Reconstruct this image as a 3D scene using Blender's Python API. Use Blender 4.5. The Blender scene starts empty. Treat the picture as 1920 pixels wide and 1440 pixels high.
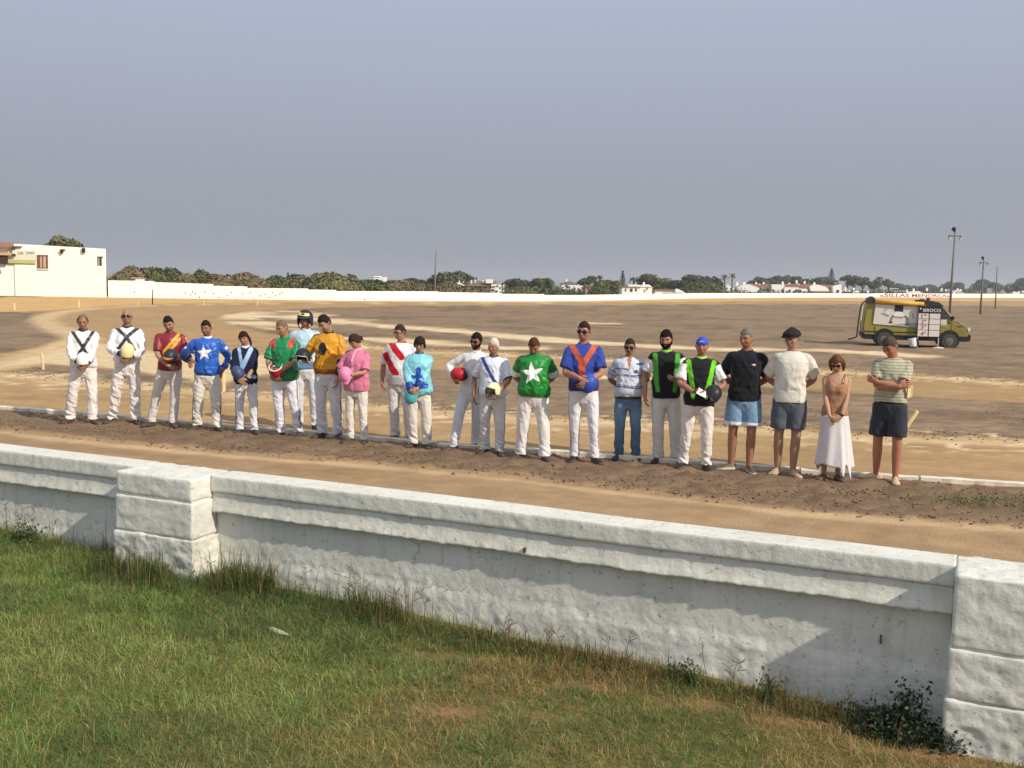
import bpy, bmesh, math, random
import numpy as np
from mathutils import Vector, Matrix, Euler

random.seed(7)
rng = np.random.default_rng(7)
SC = bpy.context.scene
COL = SC.collection
R = math.radians

# ------------------------------------------------------------------ camera
FPX = 1900.0                      # focal length in photo pixels (1920 wide)
CAM_H = 2.4
PITCH, ROLL = R(5.62), R(1.12)
cd = bpy.data.cameras.new('camera')
cd.sensor_width = 36.0
cd.lens = 36.0 * FPX / 1920.0
cd.clip_start, cd.clip_end = 0.1, 20000
cam = bpy.data.objects.new('camera', cd)
COL.objects.link(cam)
CAM_R = Matrix.Rotation(R(90) - PITCH, 3, 'X') @ Matrix.Rotation(ROLL, 3, 'Z')
cam.matrix_world = Matrix.Translation((0, 0, CAM_H)) @ CAM_R.to_4x4()
SC.camera = cam

# ------------------------------------------------------------------ light
SUN_EL = R(36)
SUN_H = Vector((0.784, -0.621))                 # horizontal direction towards the sun
w = bpy.data.worlds.new('World')
SC.world = w
w.use_nodes = True
nt = w.node_tree
nt.nodes.clear()
wo = nt.nodes.new('ShaderNodeOutputWorld')
bg = nt.nodes.new('ShaderNodeBackground')
sky = nt.nodes.new('ShaderNodeTexSky')
sky.sky_type = 'NISHITA'
sky.sun_disc = False
sky.sun_elevation = SUN_EL
sky.sun_rotation = math.atan2(SUN_H.x, SUN_H.y)
sky.dust_density = 3.0
# a veil of dusty haze over the clear sky: greyer and darker towards the horizon
geo = nt.nodes.new('ShaderNodeTexCoord')
sep = nt.nodes.new('ShaderNodeSeparateXYZ')
nt.links.new(geo.outputs['Generated'], sep.inputs[0])
ramp = nt.nodes.new('ShaderNodeValToRGB')
cr = ramp.color_ramp
cr.elements[0].position = 0.0
cr.elements[0].color = (0.240, 0.260, 0.302, 1)
cr.elements[1].position = 0.75
cr.elements[1].color = (0.52, 0.565, 0.64, 1)
for pos, c in ((0.03, (0.243, 0.263, 0.305)), (0.10, (0.266, 0.286, 0.342)), (0.17, (0.308, 0.333, 0.412)),
               (0.25, (0.342, 0.386, 0.482)), (0.36, (0.43, 0.475, 0.57))):
    e = cr.elements.new(pos)
    e.color = (*c, 1)
nt.links.new(sep.outputs['Z'], ramp.inputs[0])
skm = nt.nodes.new('ShaderNodeMix')
skm.data_type = 'RGBA'
skm.blend_type = 'MULTIPLY'
skm.inputs[0].default_value = 1.0
skm.inputs[7].default_value = (0.06, 0.06, 0.06, 1)
nt.links.new(sky.outputs[0], skm.inputs[6])
mx = nt.nodes.new('ShaderNodeMix')
mx.data_type = 'RGBA'
mx.inputs[0].default_value = 0.92
nt.links.new(skm.outputs[2], mx.inputs[6])
nt.links.new(ramp.outputs[0], mx.inputs[7])
nt.links.new(mx.outputs[2], bg.inputs[0])
bg.inputs[1].default_value = 1.0
nt.links.new(bg.outputs[0], wo.inputs[0])

sd = bpy.data.lights.new('sun', 'SUN')
sd.energy = 3.4
sd.angle = R(1.1)
sd.color = (1.0, 0.90, 0.75)
sun = bpy.data.objects.new('sun', sd)
COL.objects.link(sun)
sv = Vector((SUN_H.x * math.cos(SUN_EL), SUN_H.y * math.cos(SUN_EL), math.sin(SUN_EL)))
sun.rotation_euler = sv.to_track_quat('Z', 'Y').to_euler()
sun.location = (10, -10, 20)

SC.view_settings.view_transform = 'Standard'
SC.view_settings.look = 'None'
SC.view_settings.gamma = 1
SC.view_settings.exposure = 0.37
SC.view_settings.use_curve_mapping = False

# ------------------------------------------------------------------ helpers
def lin(c):
    c = np.asarray(c, float) / 255.0
    return tuple(np.where(c <= 0.04045, c / 12.92, ((c + 0.055) / 1.055) ** 2.4))

def ray(x, y):
    d = CAM_R @ Vector(((x - 960) / FPX, -(y - 720) / FPX, -1))
    return np.array(d)

CAMP = np.array([0, 0, CAM_H])

def px(x, y, z=0.0):
    """where the line of sight through photo pixel (x, y) meets the level z"""
    d = ray(x, y)
    t = (z - CAM_H) / d[2]
    return CAMP + d * t

def pd(x, y, Y):
    """the point of that line of sight at distance Y in front"""
    d = ray(x, y)
    return CAMP + d * (Y / d[1])

def pplane(x, y, p0, n):
    d = ray(x, y)
    t = np.dot(np.asarray(p0) - CAMP, n) / np.dot(d, n)
    return CAMP + d * t

def horizon(x):
    return 514 + 0.0195 * x

def _hash(ix, iy, iz, seed):
    h = (ix.astype(np.int64) * 374761393 + iy.astype(np.int64) * 668265263 + iz.astype(np.int64) * 2147483647 + seed * 144665) & 0x7fffffff
    h = ((h ^ (h >> 13)) * 1274126177) & 0x7fffffff
    h = ((h ^ (h >> 16)) * 974711) & 0x7fffffff
    return ((h ^ (h >> 15)) & 0xffff) / 65535.0

def vnoise(p, seed=0):
    p = np.asarray(p, float)
    i = np.floor(p)
    f = p - i
    f = f * f * (3 - 2 * f)
    i = i.astype(np.int64)
    out = 0
    for dx in (0, 1):
        wx = f[:, 0] if dx else 1 - f[:, 0]
        for dy in (0, 1):
            wy = f[:, 1] if dy else 1 - f[:, 1]
            for dz in (0, 1):
                wz = f[:, 2] if dz else 1 - f[:, 2]
                out = out + wx * wy * wz * _hash(i[:, 0] + dx, i[:, 1] + dy, i[:, 2] + dz, seed)
    return out

def fbm(p, octv=3, seed=0):
    p = np.asarray(p, float)
    s, a, tot = 0, 1.0, 0
    for k in range(octv):
        s = s + a * vnoise(p * 2 ** k + 17.3 * k, seed + k)
        tot += a
        a *= 0.5
    return s / tot

def sstep(a, b, x):
    t = np.clip((x - a) / (b - a), 0, 1)
    return t * t * (3 - 2 * t)

# ------------------------------------------------------------------ materials
MATS = {}
def mat(name, base=(0.5, 0.5, 0.5), rough=0.7, var=0.12, scale=8.0, bump=0.0, bscale=40.0, attr=False, spec=0.4,
        sheen=0.0, metal=0.0, detail=4.0, bdist=0.01, coords='Object', translucent=0.0, trans=0.0, nrough=0.5):
    if name in MATS:
        return MATS[name]
    m = bpy.data.materials.new(name)
    m.use_nodes = True
    t = m.node_tree
    b = t.nodes['Principled BSDF']
    b.inputs['Roughness'].default_value = rough
    b.inputs['Specular IOR Level'].default_value = spec
    b.inputs['Metallic'].default_value = metal
    if sheen:
        b.inputs['Sheen Weight'].default_value = sheen
    if trans:
        b.inputs['Transmission Weight'].default_value = trans
    tc = t.nodes.new('ShaderNodeTexCoord')
    n = t.nodes.new('ShaderNodeTexNoise')
    n.inputs['Scale'].default_value = scale
    n.inputs['Detail'].default_value = detail
    n.inputs['Roughness'].default_value = nrough
    t.links.new(tc.outputs[coords], n.inputs['Vector'])
    mr = t.nodes.new('ShaderNodeMapRange')
    mr.inputs[1].default_value, mr.inputs[2].default_value = 0.25, 0.75
    mr.inputs[3].default_value, mr.inputs[4].default_value = 1 - var, 1 + var
    t.links.new(n.outputs[0], mr.inputs[0])
    mul = t.nodes.new('ShaderNodeMix')
    mul.data_type = 'RGBA'
    mul.blend_type = 'MULTIPLY'
    mul.inputs[0].default_value = 1.0
    if attr:
        a = t.nodes.new('ShaderNodeAttribute')
        a.attribute_name = 'Col'
        t.links.new(a.outputs['Color'], mul.inputs[6])
    else:
        mul.inputs[6].default_value = (*base, 1)
    t.links.new(mr.outputs[0], mul.inputs[7])
    t.links.new(mul.outputs[2], b.inputs['Base Color'])
    if bump:
        n2 = t.nodes.new('ShaderNodeTexNoise')
        n2.inputs['Scale'].default_value = bscale
        n2.inputs['Detail'].default_value = 4
        t.links.new(tc.outputs[coords], n2.inputs['Vector'])
        bp = t.nodes.new('ShaderNodeBump')
        bp.inputs['Strength'].default_value = bump
        bp.inputs['Distance'].default_value = bdist
        t.links.new(n2.outputs[0], bp.inputs['Height'])
        t.links.new(bp.outputs[0], b.inputs['Normal'])
    if translucent:
        tr = t.nodes.new('ShaderNodeBsdfTranslucent')
        t.links.new(mul.outputs[2], tr.inputs[0])
        ms = t.nodes.new('ShaderNodeMixShader')
        ms.inputs[0].default_value = translucent
        t.links.new(b.outputs[0], ms.inputs[1])
        t.links.new(tr.outputs[0], ms.inputs[2])
        t.links.new(ms.outputs[0], t.nodes['Material Output'].inputs[0])
    MATS[name] = m
    return m

def paint(name, rgb, rough=0.5, **k):
    return mat(name, lin(rgb), rough, **k)

# ------------------------------------------------------------------ mesh helpers
def mesh_np(name, co, faces, m=None, col=None, smooth=False, mats=None, fmat=None):
    """faces: an (n,k) int array or a list of index tuples"""
    me = bpy.data.meshes.new(name)
    co = np.asarray(co, np.float32)
    if isinstance(faces, np.ndarray):
        nf, k = faces.shape
        me.vertices.add(len(co))
        me.vertices.foreach_set('co', co.ravel())
        me.loops.add(nf * k)
        me.loops.foreach_set('vertex_index', faces.astype(np.int32).ravel())
        me.polygons.add(nf)
        me.polygons.foreach_set('loop_start', np.arange(0, nf * k, k, dtype=np.int32))
        me.update(calc_edges=True)
    else:
        me.from_pydata(co.tolist(), [], faces)
        me.update()
    if col is not None:
        set_col(me, col)
    if mats:
        for q in mats:
            me.materials.append(q)
        if fmat is not None:
            me.polygons.foreach_set('material_index', np.asarray(fmat, np.int32))
    elif m is not None:
        me.materials.append(m)
    if smooth:
        me.polygons.foreach_set('use_smooth', np.ones(len(me.polygons), bool))
    return me

def set_col(me, col):
    a = me.color_attributes.new('Col', 'FLOAT_COLOR', 'POINT')
    c = np.ones((len(me.vertices), 4), np.float32)
    c[:, :3] = col
    a.data.foreach_set('color', c.ravel())

def obj(name, me, parent=None, loc=None, rot=None):
    o = bpy.data.objects.new(name, me)
    COL.objects.link(o)
    if parent is not None:
        o.parent = parent
    if loc is not None:
        o.location = loc
    if rot is not None:
        o.rotation_euler = rot
    return o

def tag(o, label=None, cat=None, group=None, kind=None):
    if label: o['label'] = label
    if cat: o['category'] = cat
    if group: o['group'] = group
    if kind: o['kind'] = kind
    return o

def thing(name, label, cat, loc=(0, 0, 0), rz=0.0, group=None, scale=1.0, rot=None):
    o = bpy.data.objects.new(name, None)
    COL.objects.link(o)
    o.empty_display_size = 0.2
    o.location = loc
    o.rotation_euler = rot if rot is not None else (0, 0, rz)
    o.scale = (scale,) * 3
    return tag(o, label, cat, group)

class MB:
    """collects simple solids and builds them as ONE mesh"""
    def __init__(self):
        self.v, self.f, self.c, self.mi, self.n = [], [], [], [], 0
        self.k = 0
    def add(self, v, f, col=None):
        v = np.asarray(v, float)
        self.v.append(v)
        self.f += [tuple(int(i) + self.n for i in q) for q in f]
        self.mi += [self.k] * len(f)
        self.c.append(np.tile(np.asarray(col if col is not None else (1, 1, 1), float), (len(v), 1)) if np.ndim(col) < 2 else np.asarray(col))
        self.n += len(v)
        return self
    def box(self, x0, x1, y0, y1, z0, z1, col=None, bev=0.0):
        if bev <= 0:
            v = [(x, y, z) for z in (z0, z1) for y in (y0, y1) for x in (x0, x1)]
            f = [(0, 2, 3, 1), (4, 5, 7, 6), (0, 1, 5, 4), (2, 6, 7, 3), (0, 4, 6, 2), (1, 3, 7, 5)]
            return self.add(v, f, col)
        bm = bmesh.new()
        bmesh.ops.create_cube(bm, size=1)
        for q in bm.verts:
            q.co = Vector(((x0 + x1) / 2 + q.co.x * (x1 - x0), (y0 + y1) / 2 + q.co.y * (y1 - y0), (z0 + z1) / 2 + q.co.z * (z1 - z0)))
        bmesh.ops.bevel(bm, geom=bm.edges[:], offset=bev, segments=2, affect='EDGES')
        return self.bm(bm, col)
    def bm(self, bm, col=None):
        bm.verts.index_update()
        v = [tuple(q.co) for q in bm.verts]
        f = [tuple(q.index for q in fa.verts) for fa in bm.faces]
        bm.free()
        return self.add(v, f, col)
    def prism(self, poly, axis, a, b, col=None):
        """extrude a 2-D polygon (in the two other axes) from a to b along axis"""
        n = len(poly)
        v = []
        for t in (a, b):
            for (p, q) in poly:
                v.append({'x': (t, p, q), 'y': (p, t, q), 'z': (p, q, t)}[axis])
        f = [tuple(range(n))[::-1], tuple(range(n, 2 * n))]
        f += [(i, (i + 1) % n, n + (i + 1) % n, n + i) for i in range(n)]
        return self.add(v, f, col)
    def tube(self, path, rad, n=8, col=None, up=(0, 0, 1), squash=1.0):
        v, f = tube(path, rad, n, up, squash)
        return self.add(v, f, col)
    def ell(self, c, r, n=12, m=8, col=None, rot=None):
        v, f = ellipsoid(c, r, n, m, rot)
        return self.add(v, f, col)
    def data(self):
        return np.concatenate(self.v), self.f, np.concatenate(self.c)
    def mesh(self, name, m, attr=False, smooth=False):
        v, f, c = self.data()
        me = mesh_np(name, v, f, None, c if attr else None, smooth)
        for q in (m if isinstance(m, (list, tuple)) else [m]):
            me.materials.append(q)
        if isinstance(m, (list, tuple)):
            me.polygons.foreach_set('material_index', np.asarray(self.mi, np.int32))
        return me
    def build(self, name, m, parent=None, attr=False, smooth=False, loc=None, rot=None):
        return obj(name, self.mesh(name, m, attr, smooth), parent, loc, rot)

def loft(rings):
    """closed solid through rings of equal length"""
    n = len(rings[0])
    v = np.concatenate([np.asarray(r, float) for r in rings] + [np.mean(rings[0], 0)[None], np.mean(rings[-1], 0)[None]])
    f = []
    k = len(rings)
    for i in range(k - 1):
        for j in range(n):
            j2 = (j + 1) % n
            f.append((i * n + j, i * n + j2, (i + 1) * n + j2, (i + 1) * n + j))
    a, b = k * n, k * n + 1
    for j in range(n):
        j2 = (j + 1) % n
        f.append((a, j2, j))
        f.append((b, (k - 1) * n + j, (k - 1) * n + j2))
    return v, f

def tube(path, rad, n=8, up=(0, 0, 1), squash=1.0):
    path = np.asarray(path, float)
    k = len(path)
    rad = np.broadcast_to(np.asarray(rad, float), (k,)) if np.ndim(rad) < 2 else np.asarray(rad, float)
    rings = []
    upv = np.asarray(up, float)
    a0 = None
    for i in range(k):
        t = path[min(i + 1, k - 1)] - path[max(i - 1, 0)]
        t = t / (np.linalg.norm(t) + 1e-9)
        if a0 is None:
            a = np.cross(upv, t)
            if np.linalg.norm(a) < 0.15:
                a = np.cross((0, 1, 0.01), t)
        else:
            a = a0 - t * np.dot(a0, t)
        a = a / np.linalg.norm(a)
        a0 = a
        b = np.cross(t, a)
        th = np.arange(n) * 2 * np.pi / n
        ra, rb = (rad[i], rad[i] * squash) if rad.ndim < 2 else rad[i]
        rings.append(path[i] + np.outer(np.cos(th), a) * ra + np.outer(np.sin(th), b) * rb)
    return loft(rings)

def ellipsoid(c, r, n=12, m=8, rot=None):
    rings = []
    for i in range(m + 1):
        ph = -np.pi / 2 + np.pi * (i + 0.0) / m
        ph = np.clip(ph, -np.pi / 2 + 0.12, np.pi / 2 - 0.12)
        th = np.arange(n) * 2 * np.pi / n
        rings.append(np.stack([r[0] * np.cos(ph) * np.cos(th), r[1] * np.cos(ph) * np.sin(th), np.full(n, r[2] * np.sin(ph))], 1))
    v, f = loft(rings)
    if rot is not None:
        v = v @ np.array(rot).T
    return v + np.asarray(c, float), f

def text_mesh(name, body, width, height, m, depth=0.004):
    """lettering as a flat solid that fills width x height, origin at lower left, in the local XZ plane"""
    cu = bpy.data.curves.new(name, 'FONT')
    cu.body = body
    cu.extrude = 0.01
    cu.offset = 0.012
    o = bpy.data.objects.new(name, cu)
    COL.objects.link(o)
    dg = bpy.context.evaluated_depsgraph_get()
    me = bpy.data.meshes.new_from_object(o.evaluated_get(dg))
    bpy.data.objects.remove(o)
    bpy.data.curves.remove(cu)
    co = np.empty(len(me.vertices) * 3, np.float32)
    me.vertices.foreach_get('co', co)
    co = co.reshape(-1, 3)
    lo, hi = co.min(0), co.max(0)
    out = np.empty_like(co)
    out[:, 0] = (co[:, 0] - lo[0]) / (hi[0] - lo[0]) * width
    out[:, 2] = (co[:, 1] - lo[1]) / (hi[1] - lo[1]) * height
    out[:, 1] = -(co[:, 2] - lo[2]) / (hi[2] - lo[2]) * depth
    me.vertices.foreach_set('co', out.ravel())
    me.update()
    me.materials.clear()
    me.materials.append(m)
    me.name = name
    return me
# ------------------------------------------------------------------ ground: one graded sheet, split by what covers it
def gp(pts):
    return np.array([px(x, y)[:2] for x, y in pts])

def poly_sd(P, poly):
    """signed distance (negative inside) from points P (n,2) to a closed polygon"""
    d = np.full(len(P), 1e9)
    ins = np.zeros(len(P), bool)
    n = len(poly)
    for i in range(n):
        a, b = poly[i], poly[(i + 1) % n]
        e = b - a
        t = np.clip(((P - a) @ e) / (e @ e + 1e-12), 0, 1)
        q = P - a - t[:, None] * e
        d = np.minimum(d, np.hypot(q[:, 0], q[:, 1]))
        c = (a[1] > P[:, 1]) != (b[1] > P[:, 1])
        xi = a[0] + (P[:, 1] - a[1]) * e[0] / (e[1] if abs(e[1]) > 1e-12 else 1e-12)
        ins ^= c & (P[:, 0] < xi)
    return np.where(ins, -d, d)

def line_d(P, line):
    d = np.full(len(P), 1e9)
    for a, b in zip(line[:-1], line[1:]):
        e = b - a
        t = np.clip(((P - a) @ e) / (e @ e + 1e-12), 0, 1)
        q = P - a - t[:, None] * e
        d = np.minimum(d, np.hypot(q[:, 0], q[:, 1]))
    return d

KERB = [(-260, 749), (0, 767), (120, 775), (505, 808), (714, 827), (811, 835), (1138, 858), (1400, 878), (1660, 896), (1915, 912), (2200, 928)]
S1_TOP = [(-300, 673), (-60, 688), (40, 697), (130, 708), (250, 716), (460, 735), (692, 756), (957, 778), (1352, 795), (1604, 811), (1915, 822), (2300, 834)]
D1_TOP = [(42, 690), (90, 684), (200, 690), (340, 708), (488, 704), (600, 698), (695, 694), (827, 693), (960, 697), (1146, 706), (1427, 725), (1593, 735), (1782, 747), (1915, 753), (2300, 772)]
S2_TOP = [(560, 634), (620, 640), (700, 647), (800, 655), (900, 659), (1040, 665), (1215, 676), (1427, 687), (1582, 693), (1698, 700), (1915, 715), (2300, 738)]
D0_BOT = [(-300, 775), (0, 800), (120, 816), (440, 846), (620, 858), (950, 888), (1105, 908), (1280, 928), (1513, 955), (1920, 985), (2300, 1010)]
LOOP_OUT = [(0, 690), (60, 668), (120, 648), (160, 636), (120, 622), (92, 610), (80, 600), (88, 592), (120, 584), (190, 577), (300, 572), (500, 569), (800, 568.5), (1100, 568.5), (1400, 566), (1600, 566), (1900, 567), (2400, 570)]
LOOP_IN = [(2400, 578), (1900, 574.5), (1600, 571), (1400, 570.5), (1100, 572), (900, 573), (760, 573.5), (640, 576), (540, 580), (460, 585), (420, 591), (405, 598), (415, 606), (450, 616), (500, 626), (560, 634)]

zone_dirt0 = gp(KERB + D0_BOT[::-1])
zone_dirt1 = gp(D1_TOP + S1_TOP[::-1][:-1])
zone_inner = gp(LOOP_IN + S2_TOP[1:] )                      # infield inside the loop
zone_left = gp([(-700, 660), (-700, 590), (-300, 586), (0, 586), (60, 585), (95, 584), (78, 592), (68, 601), (82, 612), (112, 624), (134, 632), (118, 640), (60, 655), (0, 664), (-300, 690)])
zone_far = gp([(-900, 560), (0, 584.5), (60, 583), (120, 580), (190, 574), (300, 569.5), (500, 566.8), (800, 566.6), (1100, 567), (1400, 564.6), (1600, 564), (1900, 564.6), (2400, 566), (2400, 555), (-900, 540)])
S1_LIGHT = gp([(x, y + 8) for x, y in S1_TOP])
E_LIGHT = gp([(x, y + 9) for x, y in D0_BOT])
S2_LIGHT = gp([(x, y + 5) for x, y in S2_TOP])
PALE = [gp([(560, 597), (692, 610), (860, 622), (1060, 640), (1165, 645), (1350, 655), (1500, 656), (1634, 662), (1710, 668)]),
        gp([(600, 600), (670, 600)]),
        gp([(640, 634), (720, 636), (820, 645), (960, 652)]),
        gp([(1140, 707), (1210, 710)]), gp([(1120, 606), (1180, 609)])]
PALE_W = [0.42, 0.30, 0.5, 0.12, 0.18]
pale_loop = gp([(412, 598), (430, 590), (470, 585), (560, 583), (640, 592), (560, 597), (470, 596), (520, 606), (600, 612), (560, 618), (500, 618), (440, 610)])
pale_mid = gp([(-20, 688), (40, 670), (110, 654), (170, 642), (230, 648), (300, 662), (420, 660), (520, 668), (560, 690), (488, 702), (400, 720), (340, 708), (270, 696), (200, 688), (90, 681), (40, 684)])

def build_ground():
    ys = [3.0]
    while ys[-1] < 6000:
        y = ys[-1]
        ys.append(y + max(0.085 if y > 9 else 0.25, y * y * 0.00048))
    ys = np.array(ys)
    nu = 300
    us = np.linspace(-1, 1, nu)
    us = us * (0.8 + 0.9 * np.abs(us) ** 5)
    Y, U = np.meshgrid(ys, us, indexing='ij')
    X = U * (Y + 5) * 0.62
    P = np.stack([X.ravel(), Y.ravel()], 1)
    n = len(P)
    D = np.hypot(P[:, 0], P[:, 1])
    P3 = np.stack([P[:, 0], P[:, 1], np.zeros(n)], 1)
    wob = (fbm(P3 * 0.9, 3, 3) - 0.5) * (0.5 + np.minimum(D, 60) * 0.012) + (fbm(P3 * 3.1, 2, 9) - 0.5) * 0.35
    wob2 = (fbm(P3 * 0.35, 3, 23) - 0.5) * (0.6 + D * 0.03)
    soft = 0.10 + D * 0.005
    def inside(poly, k=1.0):
        d = poly_sd(P, poly) + wob * 0.55 * k
        return 1 - sstep(-soft * k, soft * k, d)
    dirt = np.maximum.reduce([inside(zone_dirt0), inside(zone_dirt1), inside(zone_inner), inside(zone_left), 0.55 * inside(zone_far)])
    pale = np.zeros(n)
    for ln, wd in zip(PALE, PALE_W):
        d = line_d(P, ln) + wob2 * 0.9
        k = wd * (D / 16.0)
        pale = np.maximum(pale, 1 - sstep(k * 0.4, k * 1.3, d))
    pale = np.maximum(pale, 0.95 * inside(pale_loop) * sstep(0.25, 0.5, fbm(P3 * np.array([0.25, 0.5, 1]), 3, 41)))
    pale = np.maximum(pale, 0.75 * inside(pale_mid))
    for ln, wd, s in ((gp(LOOP_OUT[:14]), 0.8, 0.45), (S1_LIGHT, 0.50, 0.40), (E_LIGHT, 0.14, 0.32), (S2_LIGHT, 0.50, 0.50)):
        d = line_d(P, ln) + wob * 0.35
        pale = np.maximum(pale, s * (1 - sstep(wd * 0.4, wd * 1.2, d)))
    for ln in (S2_LIGHT, S1_LIGHT):
        d = line_d(P, ln)
        cr_ = sstep(0.60, 0.75, fbm(P3 * 4.0, 2, 77)) * (1 - sstep(0.6, 1.8, d))
        pale = np.maximum(pale, 0.9 * cr_ * (D < 60))
    dirt = dirt * (1 - np.clip(pale, 0, 1))
    # ground beyond the white boundary wall is scrubland
    WALL_PX = [(0, 557), (203, 556), (450, 559), (800, 562), (1000, 562.5), (1100, 561.5), (1300, 557.5), (1470, 555.8), (1640, 556), (1920, 557.5)]
    wx = np.array([p[0] for p in WALL_PX]); wy = np.array([p[1] for p in WALL_PX])
    gw = gp(WALL_PX)
    far = np.interp(np.arctan2(P[:, 0], P[:, 1]), np.arctan2(gw[:, 0], gw[:, 1]), np.hypot(gw[:, 0], gw[:, 1]))
    scrub = (D > far) * 1.0
    # relief
    z = np.zeros(n)
    clod = fbm(P3 * 6.5, 4, 5)
    i0 = inside(zone_dirt0)
    z += i0 * (np.maximum(clod - 0.48, 0) * 0.17 + (fbm(P3 * 1.6, 2, 8) - 0.5) * 0.03)
    i1 = np.maximum.reduce([inside(zone_dirt1), inside(zone_inner), inside(zone_left)])
    z += i1 * (fbm(P3 * np.array([0.7, 1.3, 1]), 4, 15) - 0.4) * np.clip(D * 0.004, 0.04, 0.26) * (1 - scrub)
    z -= 0.010
    z -= 0.04 * (P[:, 1] < 8.2)
    # colours: what the dust, sand and dry turf are like
    sand = np.array(lin((206, 167, 109)))
    sand2 = np.array(lin((190, 155, 106)))
    brown = np.array(lin((139, 118, 96)))
    dark = np.array(lin((117, 99, 81)))
    palec = np.array(lin((212, 190, 155)))
    olive = np.array(lin((98, 92, 60)))
    t = fbm(P3 * np.array([0.06, 0.12, 1]), 3, 31)[:, None]
    col = sand * t + sand2 * (1 - t)
    near = (1 - sstep(0.0, 0.6, poly_sd(P, gp([(-900, 1400), (-900, 745), (0, 790), (440, 840), (1105, 900), (1920, 980), (2600, 1020), (2600, 1400)]))))[:, None]
    col = col * (1 - 0.75 * near) + np.array(lin((178, 146, 108))) * 0.75 * near
    # streaks of wheels and harrow along the course
    ax = np.stack([P[:, 0] * 0.934 - P[:, 1] * 0.358, P[:, 0] * 0.358 + P[:, 1] * 0.934, P3[:, 2]], 1)
    st = fbm(ax * np.array([0.10, 3.0, 1]), 3, 51)
    st2 = fbm(ax * np.array([0.18, 7.0, 1]), 2, 57)
    col *= (1 + (st - 0.5) * 0.26 + (st2 - 0.5) * 0.22 * (D < 40))[:, None]
    z += (st2 - 0.5) * 0.014 * (D < 30)
    dsp = (0.6 * fbm(P3 * np.array([0.22, 0.55, 1]), 3, 61) + 0.4 * fbm(P3 * np.array([1.1, 2.2, 1]), 3, 65))[:, None]
    dcol = brown * (1 - sstep(0.45, 0.72, dsp)) + dark * sstep(0.45, 0.72, dsp)
    fine = fbm(P3 * 6.0, 3, 63)[:, None]
    dcol = dcol * (1 + (fine - 0.5) * 0.7 * (1 - sstep(25, 60, D))[:, None])
    dg = sstep(0.56, 0.70, fbm(P3 * 0.8, 3, 68)) * sstep(9, 11, P[:, 1]) * 0.30
    dcol = dcol * (1 - dg[:, None]) + olive * dg[:, None]
    cl = i0 * (sstep(0.46, 0.66, clod) * 0.45 + 0.34)
    dcol = dcol * (1 - cl[:, None]) + np.array(lin((104, 84, 67))) * cl[:, None]
    gg = np.exp(-((P[:, 0] - px(1850, 940)[0]) ** 2 / 0.8 + (P[:, 1] - px(1850, 940)[1]) ** 2 / 0.3)) * sstep(0.35, 0.6, fbm(P3 * 5, 3, 91))
    dcol = dcol * (1 - 0.75 * gg[:, None]) + olive * 0.8 * 0.75 * gg[:, None]
    col = col * (1 - dirt[:, None]) + dcol * dirt[:, None]
    col = col * (1 - pale[:, None]) + palec * pale[:, None] * (1 + (fine - 0.5) * 0.25)
    scol = olive * (0.7 + 0.8 * fbm(P3 * 0.05, 3, 81))[:, None]
    col = np.where(scrub[:, None] > 0, scol, col)
    co = np.stack([P[:, 0], P[:, 1], z], 1)
    ny, nx = Y.shape
    idx = np.arange(ny * nx).reshape(ny, nx)
    F = np.stack([idx[:-1, :-1], idx[:-1, 1:], idx[1:, 1:], idx[1:, :-1]], -1).reshape(-1, 4)
    cls = np.where(scrub > 0, 3, np.where(pale > 0.5, 2, np.where(dirt > 0.5, 1, 0)))
    fc = np.max(cls[F], 1) if False else cls[F[:, 0]]
    m = mat('ground', attr=True, rough=0.95, var=0.22, scale=1.7, bump=0.6, bscale=38.0, spec=0.1, detail=10, bdist=0.02, nrough=0.72)
    for k, nm in enumerate(('sand_track', 'dirt_infield', 'pale_dust_path', 'scrubland_ground')):
        f = F[fc == k]
        if not len(f):
            continue
        use, inv = np.unique(f, return_inverse=True)
        tag(obj(nm, mesh_np(nm, co[use], inv.reshape(f.shape), m, col[use], True)), kind='structure')

build_ground()

def far_hills():
    m = mat('far_hill', lin((92, 98, 84)), 0.95, var=0.2, scale=0.01)
    xs = np.linspace(-5200, 5200, 140)
    v, f = [], []
    for i, x in enumerate(xs):
        p = np.array([[x / 900.0, 0.3, 0]])
        u = x / 4200.0
        h = 2 + 8 * fbm(p * 2.2, 4, 5)[0] + 30 * math.exp(-((u - 0.40) / 0.10) ** 2) + 12 * math.exp(-((u + 0.02) / 0.06) ** 2)
        v += [(x, 4200 + 900 * 0, -2), (x, 4600, h), (x, 5400, -2)]
    for i in range(len(xs) - 1):
        a = i * 3
        f += [(a, a + 3, a + 4, a + 1), (a + 1, a + 4, a + 5, a + 2)]
    tag(obj('hills', mesh_np('hills', v, f, m, smooth=True)), kind='structure')
far_hills()

def haze():
    m = bpy.data.materials.new('haze')
    m.use_nodes = True
    t = m.node_tree
    t.nodes.clear()
    o = t.nodes.new('ShaderNodeOutputMaterial')
    v = t.nodes.new('ShaderNodeVolumePrincipled')
    v.inputs['Color'].default_value = (0.86, 0.89, 0.96, 1)
    v.inputs['Density'].default_value = 0.00030
    v.inputs['Anisotropy'].default_value = 0.2
    t.links.new(v.outputs[0], o.inputs['Volume'])
    h = MB().box(-9000, 9000, -60, 9000, -8, 75).build('haze', m)
    h['kind'] = 'stuff'
haze()

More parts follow.
